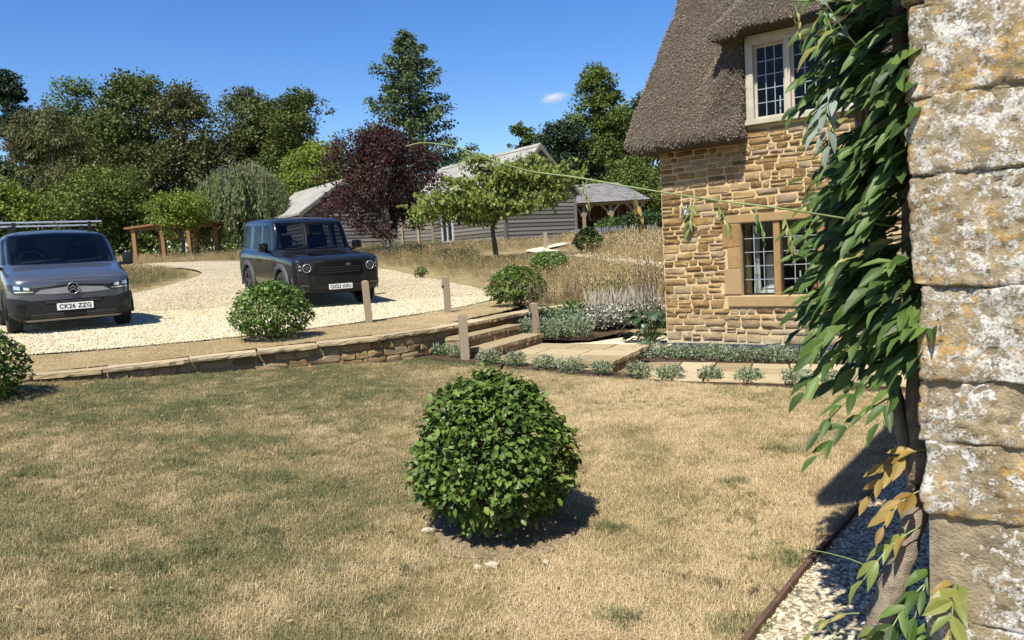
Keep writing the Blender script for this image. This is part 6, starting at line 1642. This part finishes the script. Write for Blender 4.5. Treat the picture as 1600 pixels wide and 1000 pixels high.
def wheel(root, x, y, z, R, width, rimmat, spokes):
    s = 1 if x > 0 else -1; w = empty('wheel', (x, y, z), 0, root)
    def lathe(prof, n=32):
        V = []; Fc = []; m = len(prof)
        for k in range(n):
            a = 2 * math.pi * k / n
            for (r, xx) in prof: V.append((xx * s, r * math.cos(a), r * math.sin(a)))
        for k in range(n):
            for i in range(m - 1): Fc.append((k * m + i, ((k + 1) % n) * m + i, ((k + 1) % n) * m + i + 1, k * m + i + 1))
        return MB().add(V, Fc)
    h = width / 2
    o = lathe([(R * .66, -h), (R * .93, -h), (R, -h * .8), (R, -h * .3), (R * .985, -h * .28), (R * .985, -h * .2), (R, -h * .18), (R, h * .18), (R * .985, h * .2), (R * .985, h * .28), (R, h * .3), (R, h * .8), (R * .93, h), (R * .70, h), (R * .66, h * .8)]).build('tyre', M_TYRE, w, True); auto_smooth(o.data, 35)
    rim = lathe([(R * .66, -h * .9), (R * .69, h * .82), (R * .64, h * .86), (R * .60, h * .5), (R * .2, h * .35), (.001, h * .38)]).build('rim', M_GLOSSB if spokes else rimmat, w, True); auto_smooth(rim.data, 40)
    sp_ = MB()
    for k in range(spokes):
        M4 = Matrix.Rotation(2 * math.pi * k / spokes, 4, 'X')
        sp_.prism([(h * .55 * s, -.035, R * .1), (h * .55 * s, .035, R * .1), (h * .72 * s, .026, R * .64), (h * .72 * s, -.026, R * .64)], (.03 * s, 0, 0), M4)
    if spokes: fixn(sp_.build('spokes', rimmat, w))
    MB().disc((h * .5 * s, 0, 0), (s, 0, 0), R * .14, .05, 14).build('hub_cap', rimmat, w)
def plate(root, txt, x, y, z, w=.52, hgt=.111, tilt=0):
    p = MB().box((0, 0, 0), (w, .012, hgt), bev=.004).build('number_plate', M_PLATE, root, False, Matrix.Translation((x, y, z)) @ Matrix.Rotation(tilt, 4, 'X'))
    cu = bpy.data.curves.new('plate_text', 'FONT'); cu.body = txt; cu.size = .098; cu.align_x = 'CENTER'; cu.align_y = 'CENTER'; cu.extrude = .0005; cu.space_character = 1.06; cu.offset = .0022
    ob = bpy.data.objects.new('tmp', cu); COL.objects.link(ob); dg = bpy.context.evaluated_depsgraph_get()
    me = bpy.data.meshes.new_from_object(ob.evaluated_get(dg)); bpy.data.objects.remove(ob); me.materials.clear(); me.materials.append(M_INK)
    xs = [v.co.x for v in me.vertices]; k = (w * .88) / (max(xs) - min(xs))
    link('lettering', me, p, Matrix.Translation((0, -.0078, 0)) @ Matrix.Rotation(rad(90), 4, 'X') @ Matrix.Diagonal((k, 1.0, 1, 1)))
    return p
def cut_arches(me, cyls, body_mat, windows=()):
    mods = []; me.materials.clear(); me.materials.append(body_mat)
    for poly, ax, lo, hi in windows:
        if ax == 'y': m2 = MB().prism([(x, lo, z) for x, z in poly], (0, hi - lo, 0)).me('cabin', M_CABIN)
        else: m2 = MB().prism([(lo, y, z) for y, z in poly], (hi - lo, 0, 0)).me('cabin', M_CABIN)
        auto_smooth(m2, 20); mods.append(('bool', ('DIFFERENCE', m2)))
    for (y, z, R) in cyls:
        for s in (-1, 1):
            m = MB().tube([(s * .60, y, z), (s * 1.3, y, z)], R, 36); me2 = m.me('cut'); auto_smooth(me2, 40); mods.append(('bool', ('DIFFERENCE', me2)))
    return ev(me, mods)

# ---- steel blue van
VAN = car_frame('panel_van', 'steel blue-grey panel van with roof bars parked on the gravel at left', -7.12, 12.35, 36, 2.78, .84)
def vsec(w, zb, sh, top, wt=None):
    base = [(0, zb), (w * .80, zb), (w * .96, zb + .08), (w, zb + .22), (w * 1.0, sh - .22), (w * .985, sh - .04)]
    if wt is None: return base + [(w * .93, sh + .25 * (top - sh)), (w * .80, sh + .75 * (top - sh)), (w * .5, top - .006), (0, top)]
    return base + [(w * .955, sh + .06), (wt + .07, top - .20), (wt - .02, top - .045), (0, top)]
vs_ = [(0.0, vsec(.70, .27, .76, .82)), (.05, vsec(.80, .21, .83, .90)), (.17, vsec(.88, .18, .89, .96)), (.45, vsec(.915, .18, .95, 1.045)), (.78, vsec(.925, .18, 1.0, 1.115)), (.90, vsec(.928, .18, 1.02, 1.16)),
       (1.22, vsec(.928, .18, 1.06, 1.45, .785)), (1.58, vsec(.928, .18, 1.08, 1.70, .78)), (1.80, vsec(.928, .18, 1.08, 1.765, .785)), (2.4, vsec(.928, .18, 1.08, 1.80, .785)), (3.4, vsec(.928, .19, 1.08, 1.80, .785)), (4.15, vsec(.92, .22, 1.08, 1.785, .785)), (4.36, vsec(.90, .28, 1.07, 1.74, .765)), (4.40, vsec(.85, .32, 1.05, 1.66, .71))]
vb = loft_body(vs_); vcast, vpatch = patcher(vb, VAN)
VW = [(-.77, 1.17), (-.74, 1.135), (0, 1.125), (.74, 1.135), (.775, 1.17), (.745, 1.56), (.715, 1.64), (0, 1.67), (-.715, 1.64), (-.745, 1.56)]
VSW = [(1.16, 1.15), (2.13, 1.15), (2.13, 1.565), (1.62, 1.585)]
vb2 = cut_arches(vb, [(.84, .33, .375), (3.62, .33, .375)], M_VAN, [(VW, 'y', .5, 2.35), (VSW, 'x', -1.3, 1.3)]); auto_smooth(vb2, 32)
def cabin(root, y, z0, z1, xs, wheel_x, wheel_y, wheel_z):
    for x in xs:
        st = empty('seat', (x, y, z0), 0, root)
        o = MB().box((0, 0, (z1 - z0) * .28), (.46, .14, (z1 - z0) * .62), bev=.05).build('backrest', M_SEAT, st, True); auto_smooth(o.data, 50)
        o = MB().box((0, .0, (z1 - z0) * .80), (.26, .10, .19), bev=.04).build('headrest', M_SEAT, st, True); auto_smooth(o.data, 50)
    sw = empty('steering_wheel', (wheel_x, wheel_y, wheel_z), 0, root); sw.rotation_euler = (rad(-28), 0, 0)
    MB().tube([(.185 * math.cos(a), 0, .185 * math.sin(a)) for a in np.linspace(0, 2 * math.pi, 25)], .016, 6).build('rim', M_PLAST, sw, True)
    MB().box((0, .01, 0), (.33, .03, .05), bev=.01).build('spoke', M_PLAST, sw)
cabin(VAN, 1.95, 1.12, 1.62, (-.42, .42), -.42, 1.42, 1.20)
link('body', vb2, VAN)
for yy in (.84, 3.62):
    for s in (-1, 1):
        wheel(VAN, s * .81, yy, .325, .325, .215, M_STEELRIM, 0)
        MB().disc((s * .585, yy, .46), (s, 0, 0), .30, .02, 28).build('inner_arch', M_PLAST, VAN)
        pts = [(s * .925, yy + .395 * math.cos(a), .33 + .395 * math.sin(a)) for a in np.linspace(-.25, math.pi + .25, 24)]
        MB().tube(pts, .022, 6).build('arch_trim', M_PLAST, VAN, True)
ws = vpatch('windscreen', [(-.80, 1.165), (-.77, 1.125), (0, 1.115), (.76, 1.125), (.80, 1.165), (.765, 1.56), (.735, 1.655), (0, 1.685), (-.735, 1.655), (-.765, 1.56)], M_CARGLASS, off=.006)
vpatch('bumper', [(-.91, .60), (-.74, .575), (-.60, .535), (.60, .535), (.74, .575), (.91, .60), (.90, .30), (.72, .20), (-.72, .20), (-.90, .30)], M_PLAST, off=.010)
vpatch('front_lip', [(-.70, .245), (.70, .245), (.66, .215), (-.66, .215)], M_BAND, off=.020)
vpatch('upper_grille', [(-.44, .525), (.44, .525), (.40, .475), (-.40, .475)], M_GLOSSB, off=.014)
for zz in (.49, .51): vpatch('grille_bar', [(-.40, zz + .004), (.40, zz + .004), (.40, zz - .004), (-.40, zz - .004)], M_PLASTG, off=.020)
for (x0, x1) in ((-.62, -.16), (.16, .62)):
    lg = vpatch('lower_grille', [(x0, .335), (x1, .335), (x1 * .98, .25), (x0 * .98, .25)], M_GLOSSB, off=.014)
    for zz in (.27, .295, .318): vpatch('slat', [(x0, zz + .005), (x1, zz + .005), (x1, zz - .005), (x0, zz - .005)], M_PLASTG, off=.022)
vpatch('fog_recess', [(.66, .49), (.80, .50), (.78, .36), (.68, .37)], M_GLOSSB, off=.014, both=True)
vpatch('silver_band', [(-.54, .645), (-.44, .705), (-.10, .735), (.10, .735), (.44, .705), (.54, .645), (.30, .628), (-.30, .628)], M_BAND, off=.006)
vpatch('lamp_strip', [(-.52, .735), (-.1, .765), (.1, .765), (.52, .735), (.52, .71), (.1, .742), (-.1, .742), (-.52, .71)], M_GLOSSB, off=.010)
for s in (-1, 1):
    hl = vpatch('headlight', [(s * .50, .73), (s * .70, .775), (s * .875, .82), (s * .885, .74), (s * .80, .66), (s * .60, .655), (s * .50, .69)], M_LAMP, off=.010)
    for (pl) in ([(s * .55, .685), (s * .80, .70), (s * .79, .678), (s * .56, .668)], [(s * .60, .745), (s * .68, .762), (s * .68, .715), (s * .60, .705)], [(s * .72, .772), (s * .80, .79), (s * .80, .73), (s * .72, .718)]):
        vpatch('light_bar', pl, M_LAMPW, off=.014, step=.02, parent=hl)
# round badge with two chevrons
h, nrm = vcast('y', 0, .715); by = h.y - .012
bd = empty('badge', (0, by, .705), 0, VAN)
MB().tube([(0, .02, 0), (0, -.012, 0)], [.088, .082], 28, Matrix.Diagonal((.9, 1, 1.05, 1))).build('disc', M_GLOSSB, bd)
MB().tube([(.085 * .92 * math.cos(a), -.012, .085 * 1.06 * math.sin(a)) for a in np.linspace(0, 2 * math.pi, 33)], .0055, 6).build('ring', M_CHROME, bd, True)
for zz in (.012, -.034):
    MB().prism([(-.052, -.014, zz - .022), (0, -.014, zz + .022), (.052, -.014, zz - .022), (.052, -.014, zz - .004), (0, -.014, zz + .042), (-.052, -.014, zz - .004)], (0, -.006, 0)).build('chevron', M_CHROME, bd)
plate(VAN, 'CK26 ZZG', 0.01, vcast('y', 0, .42)[0].y - .024, .415)
for s in (-1, 1):
    m = empty('mirror', (s * .98, 1.10, 1.14), 0, VAN)
    o = MB().box((s * .055, 0, .03), (.17, .13, .23), bev=.05).build('mirror_housing', M_PLAST, m, True); auto_smooth(o.data, 50)
    MB().tube([(-s * .1, 0, -.06), (s * .02, 0, -.04)], [.035, .03], 8).build('mirror_arm', M_PLAST, m)
    vpatch('side_window', [(1.05, 1.13), (1.16, 1.14), (2.15, 1.14), (2.15, 1.58), (1.62, 1.60)], M_CARGLASS, 'x', .006, .06, s)
    vpatch('side_strip', [(1.35, .50), (3.15, .50), (3.15, .36), (1.35, .36)], M_PLAST, 'x', .012, .08, s)
    for yy in (1.22, 2.28): vpatch('door_gap', [(yy, .30), (yy + .012, .30), (yy + .012, 1.10), (yy, 1.10)], M_INK, 'x', .002, .05, s)
    vpatch('door_handle', [(2.02, .98), (2.22, .98), (2.22, .94), (2.02, .94)], M_PLAST, 'x', .025, .05, s)
for (x0, x1) in ((-.62, -.05), (.06, .60)): MB().tube([vcast('y', x0, 1.15)[0] + Vector((0, -.012, 0)), vcast('y', (x0 + x1) / 2, 1.165)[0] + Vector((0, -.016, 0)), vcast('y', x1, 1.20)[0] + Vector((0, -.012, 0))], [.011, .010, .007], 6).build('wiper', M_PLAST, VAN)
vpatch('bonnet_gap', [(-.80, .835), (-.4, .862), (.4, .862), (.80, .835), (.80, .828), (.4, .855), (-.4, .855), (-.80, .828)], M_INK, off=.0015)
for yy in (2.05, 3.25):
    rb = empty('roof_bar', (0, yy, 1.80), 0, VAN)
    MB().box((0, 0, .10), (1.62, .055, .032), bev=.008).build('cross_bar', M_ALU, rb)
    for s in (-1, 1):
        MB().box((s * .60, 0, .03), (.06, .06, .14)).build('foot', M_PLAST, rb); MB().box((s * .74, 0, .155), (.035, .05, .11), bev=.006).build('load_stop', M_PLAST, rb)
MB().tube([(.10, 1.86, 1.76), (.06, 1.95, 1.86), (.0, 2.12, 2.0)], [.012, .007, .004], 6).build('aerial', M_PLAST, VAN)
for (x0, x1, y0, z0, z1) in ((-.52, -.12, 1.9, .0, 0), ): pass
MB().box((-.1, 2.0, 1.955), (.9, .9, .016)).build('roof_ladder_rail', M_ALU, VAN) if False else None

# ---- near black off-roader
CAR = car_frame('off_road_car', 'near-black boxy three door off-road car parked on the gravel', -3.62, 16.1, 33.5, 2.59, .86)
def dsec(w, zb, sh, top, wt=None):
    base = [(0, zb), (w * .82, zb), (w * .96, zb + .03), (w, zb + .14), (w, sh - .20), (w, sh - .09), (w - .012, sh - .02), (w - .05, sh)]
    if wt is None: return base + [(w * .86, sh + .15 * (top - sh)), (w * .78, sh + .75 * (top - sh)), (w * .70, top - .004), (w * .4, top), (0, top)]
    return base + [(w - .085, sh + .03), (wt + .045, top - .20), (wt + .012, top - .075), (wt - .06, top - .02), (0, top)]
ds_ = [(0.0, dsec(.80, .44, 1.0, 1.04)), (.035, dsec(.88, .38, 1.05, 1.09)), (.12, dsec(.945, .34, 1.085, 1.125)), (.30, dsec(.975, .33, 1.105, 1.15)), (.7, dsec(.99, .33, 1.125, 1.17)), (1.28, dsec(.992, .33, 1.15, 1.19)), (1.38, dsec(.992, .33, 1.155, 1.23)),
       (1.58, dsec(.992, .33, 1.16, 1.58, .80)), (1.76, dsec(.992, .33, 1.16, 1.86, .795)), (1.84, dsec(.992, .33, 1.16, 1.925, .795)), (2.05, dsec(.992, .33, 1.165, 1.955, .80)), (3.1, dsec(.992, .33, 1.17, 1.97, .80)), (4.0, dsec(.992, .36, 1.17, 1.955, .79)), (4.22, dsec(.985, .40, 1.165, 1.93, .785)), (4.30, dsec(.955, .44, 1.14, 1.88, .76)), (4.325, dsec(.90, .48, 1.11, 1.80, .72))]
db = loft_body(ds_); dcast, dpatch = patcher(db, CAR)
DW = [(-.83, 1.25), (.83, 1.25), (.81, 1.40), (.745, 1.825), (-.745, 1.825), (-.81, 1.40)]
db2 = cut_arches(db, [(.86, .42, .455), (3.45, .42, .455)], M_DEF, [(DW, 'y', 1.1, 4.6), ([(1.77, 1.25), (2.40, 1.25), (2.40, 1.775), (2.04, 1.785), (1.92, 1.71)], 'x', -1.3, 1.3), ([(2.57, 1.25), (3.16, 1.25), (3.16, 1.775), (2.57, 1.775)], 'x', -1.3, 1.3), ([(3.46, 1.25), (4.02, 1.25), (3.98, 1.775), (3.46, 1.775)], 'x', -1.3, 1.3)]); auto_smooth(db2, 30)
cabin(CAR, 2.45, 1.2, 1.80, (-.42, .42), -.42, 1.86, 1.30); cabin_back = None
MB().add([(-.78, 4.31, 1.24), (.78, 4.31, 1.24), (.72, 4.26, 1.83), (-.72, 4.26, 1.83)], [(0, 1, 2, 3)]).build('rear_window', M_CARGLASS, CAR)
link('body', db2, CAR)
for yy in (.86, 3.45):
    for s in (-1, 1):
        wheel(CAR, s * .87, yy, .395, .395, .25, M_RIM, 6)
        MB().disc((s * .585, yy, .57), (s, 0, 0), .36, .02, 28).build('inner_arch', M_PLAST, CAR)
        Va = []; Fa = []; m = 26
        for i, a in enumerate(np.linspace(-.12, math.pi + .12, m)):
            for (rr_, xx) in ((.445, .97), (.452, 1.022), (.50, 1.03), (.545, 1.012), (.56, .985)):
                Va.append((s * xx, yy + rr_ * math.cos(a), .42 + max(-.12, rr_ * math.sin(a)) * (1.0)))
        for i in range(m - 1):
            for k in range(4): Fa.append((i * 5 + k, i * 5 + k + 1, i * 5 + 5 + k + 1, i * 5 + 5 + k))
        o = MB().add(Va, Fa).build('wheel_arch_flare', M_PLASTG, CAR, True); auto_smooth(o.data, 40)
dpatch('windscreen', [(-.85, 1.235), (.85, 1.235), (.83, 1.40), (.765, 1.84), (-.765, 1.84), (-.83, 1.40)], M_CARGLASS, off=.006)
for s in (-1, 1):
    dpatch('side_window', [(1.74, 1.235), (2.42, 1.235), (2.42, 1.79), (2.02, 1.80), (1.90, 1.72)], M_CARGLASS, 'x', .006, .06, s)
    dpatch('rear_side_window', [(2.55, 1.235), (3.18, 1.235), (3.18, 1.79), (2.55, 1.79)], M_CARGLASS, 'x', .006, .06, s)
    dpatch('quarter_window', [(3.44, 1.235), (4.05, 1.235), (4.0, 1.79), (3.44, 1.79)], M_CARGLASS, 'x', .006, .06, s)
    for yy in (1.42, 2.62): dpatch('door_gap', [(yy, .50), (yy + .013, .50), (yy + .013, 1.15), (yy, 1.15)], M_INK, 'x', .002, .05, s)
    dpatch('door_handle', [(2.36, 1.02), (2.56, 1.02), (2.56, .975), (2.36, .975)], M_GLOSSB, 'x', .028, .05, s)
    dpatch('side_sill', [(1.34, .46), (2.98, .46), (2.98, .37), (1.34, .37)], M_PLAST, 'x', .022, .07, s)
    dpatch('wing_vent', [(1.20, 1.06), (1.36, 1.06), (1.36, .90), (1.20, .90)], M_GLOSSB, 'x', .006, .05, s)
    m = empty('mirror', (s * 1.0, 1.66, 1.25), 0, CAR)
    o = MB().box((s * .10, 0, .05), (.21, .15, .20), bev=.045).build('mirror_housing', M_GLOSSB, m, True); auto_smooth(o.data, 50)
    MB().tube([(-s * .09, 0, -.05), (s * .06, 0, -.04)], [.04, .03], 8).build('mirror_arm', M_PLAST, m)
    hl = dpatch('headlight', [(s * .56, .985), (s * .90, .985), (s * .925, .93), (s * .925, .83), (s * .60, .79), (s * .56, .83)], M_LAMP, off=.008)
    hy = dcast('y', s * .70, .89)[0].y - .016
    MB().tube([(s * .70 + .084 * math.cos(a), hy, .89 + .084 * math.sin(a)) for a in np.linspace(0, 2 * math.pi, 29)], .006, 6).build('light_ring', M_ALU, hl, True)
    MB().tube([(s * .70, hy + .02, .89), (s * .70, hy - .004, .89)], [.060, .05], 18).build('lens', M_LENS, hl)
    for (a, b) in ((.81, .93), (.81, .86)): dpatch('light_bar', [(s * a, b + .02), (s * (a + .05), b + .02), (s * (a + .05), b - .02), (s * a, b - .02)], M_BAND, off=.013, step=.02, parent=hl)
    dpatch('fog_housing', [(s * .60, .60), (s * .90, .60), (s * .92, .45), (s * .64, .42)], M_GLOSSB, off=.014)
    dpatch('fog_light', [(s * .68, .55), (s * .84, .55), (s * .84, .51), (s * .68, .51)], M_LENS, off=.020, step=.03)
    MB().disc((s * .56, dcast('y', s * .5, .40)[0].y + .03, .405), (0, -1, 0), .055, .05, 18).build('tow_cover', M_PLAST, CAR)
dpatch('bonnet_edge', [(-.54, 1.0), (.54, 1.0), (.54, .955), (-.54, .955)], M_GLOSSB, off=.006)
dpatch('grille', [(-.52, .945), (.52, .945), (.54, .72), (-.54, .72)], M_GLOSSB, off=.006)
for zz in (.78, .83, .885): dpatch('grille_bar', [(-.46, zz + .013), (.46, zz + .013), (.46, zz - .013), (-.46, zz - .013)], M_PLAST, off=.026)
dpatch('lower_grille', [(-.58, .69), (.58, .69), (.56, .55), (-.56, .55)], M_PLAST, off=.008)
for zz in (.58, .62, .66): dpatch('slat', [(-.52, zz + .008), (.52, zz + .008), (.52, zz - .008), (-.52, zz - .008)], M_GLOSSB, off=.020)
dpatch('bumper', [(-.60, .53), (.60, .53), (.66, .44), (.60, .36), (-.60, .36), (-.66, .44)], M_PLAST, off=.030)
dpatch('bonnet_panel', [(-.56, .16), (.56, .16), (.60, .7), (.58, 1.24), (-.58, 1.24), (-.60, .7)], M_GLOSSB, 'z', .003, .08)
for s in (-1, 1): dpatch('bonnet_ridge', [(s * .28, .3), (s * .46, .3), (s * .46, 1.1), (s * .28, 1.1)], M_DEF, 'z', .018, .08)
plate(CAR, 'OX23 AXU', 0.0, dcast('y', 0, .47)[0].y - .045, .475)
gb = empty('badge', (.20, dcast('y', .2, .93)[0].y - .02, .935), 0, CAR)
MB().tube([(0, .01, 0), (0, -.008, 0)], [.052, .050], 20, Matrix.Diagonal((1, 1, .52, 1))).build('oval', M_CHROME, gb)
MB().prism([(-.03, -.010, -.010), (-.012, -.010, .012), (.0, -.010, -.004), (.012, -.010, .010), (.03, -.010, -.008), (.026, -.010, -.014), (.012, -.010, .002), (0, -.010, -.012), (-.012, -.010, .003), (-.026, -.010, -.015)], (0, -.003, 0)).build('emblem', M_DEF, gb)
for (x0, x1) in ((-.70, -.12), (-.02, .56)): MB().tube([dcast('y', x0, 1.25)[0] + Vector((0, -.014, 0)), dcast('y', (x0 + x1) / 2, 1.262)[0] + Vector((0, -.018, 0)), dcast('y', x1, 1.29)[0] + Vector((0, -.012, 0))], [.013, .012, .008], 6).build('wiper', M_PLAST, CAR)
MB().box((0, 1.95, 1.975), (.14, .10, .03), bev=.012).build('roof_fin', M_GLOSSB, CAR)
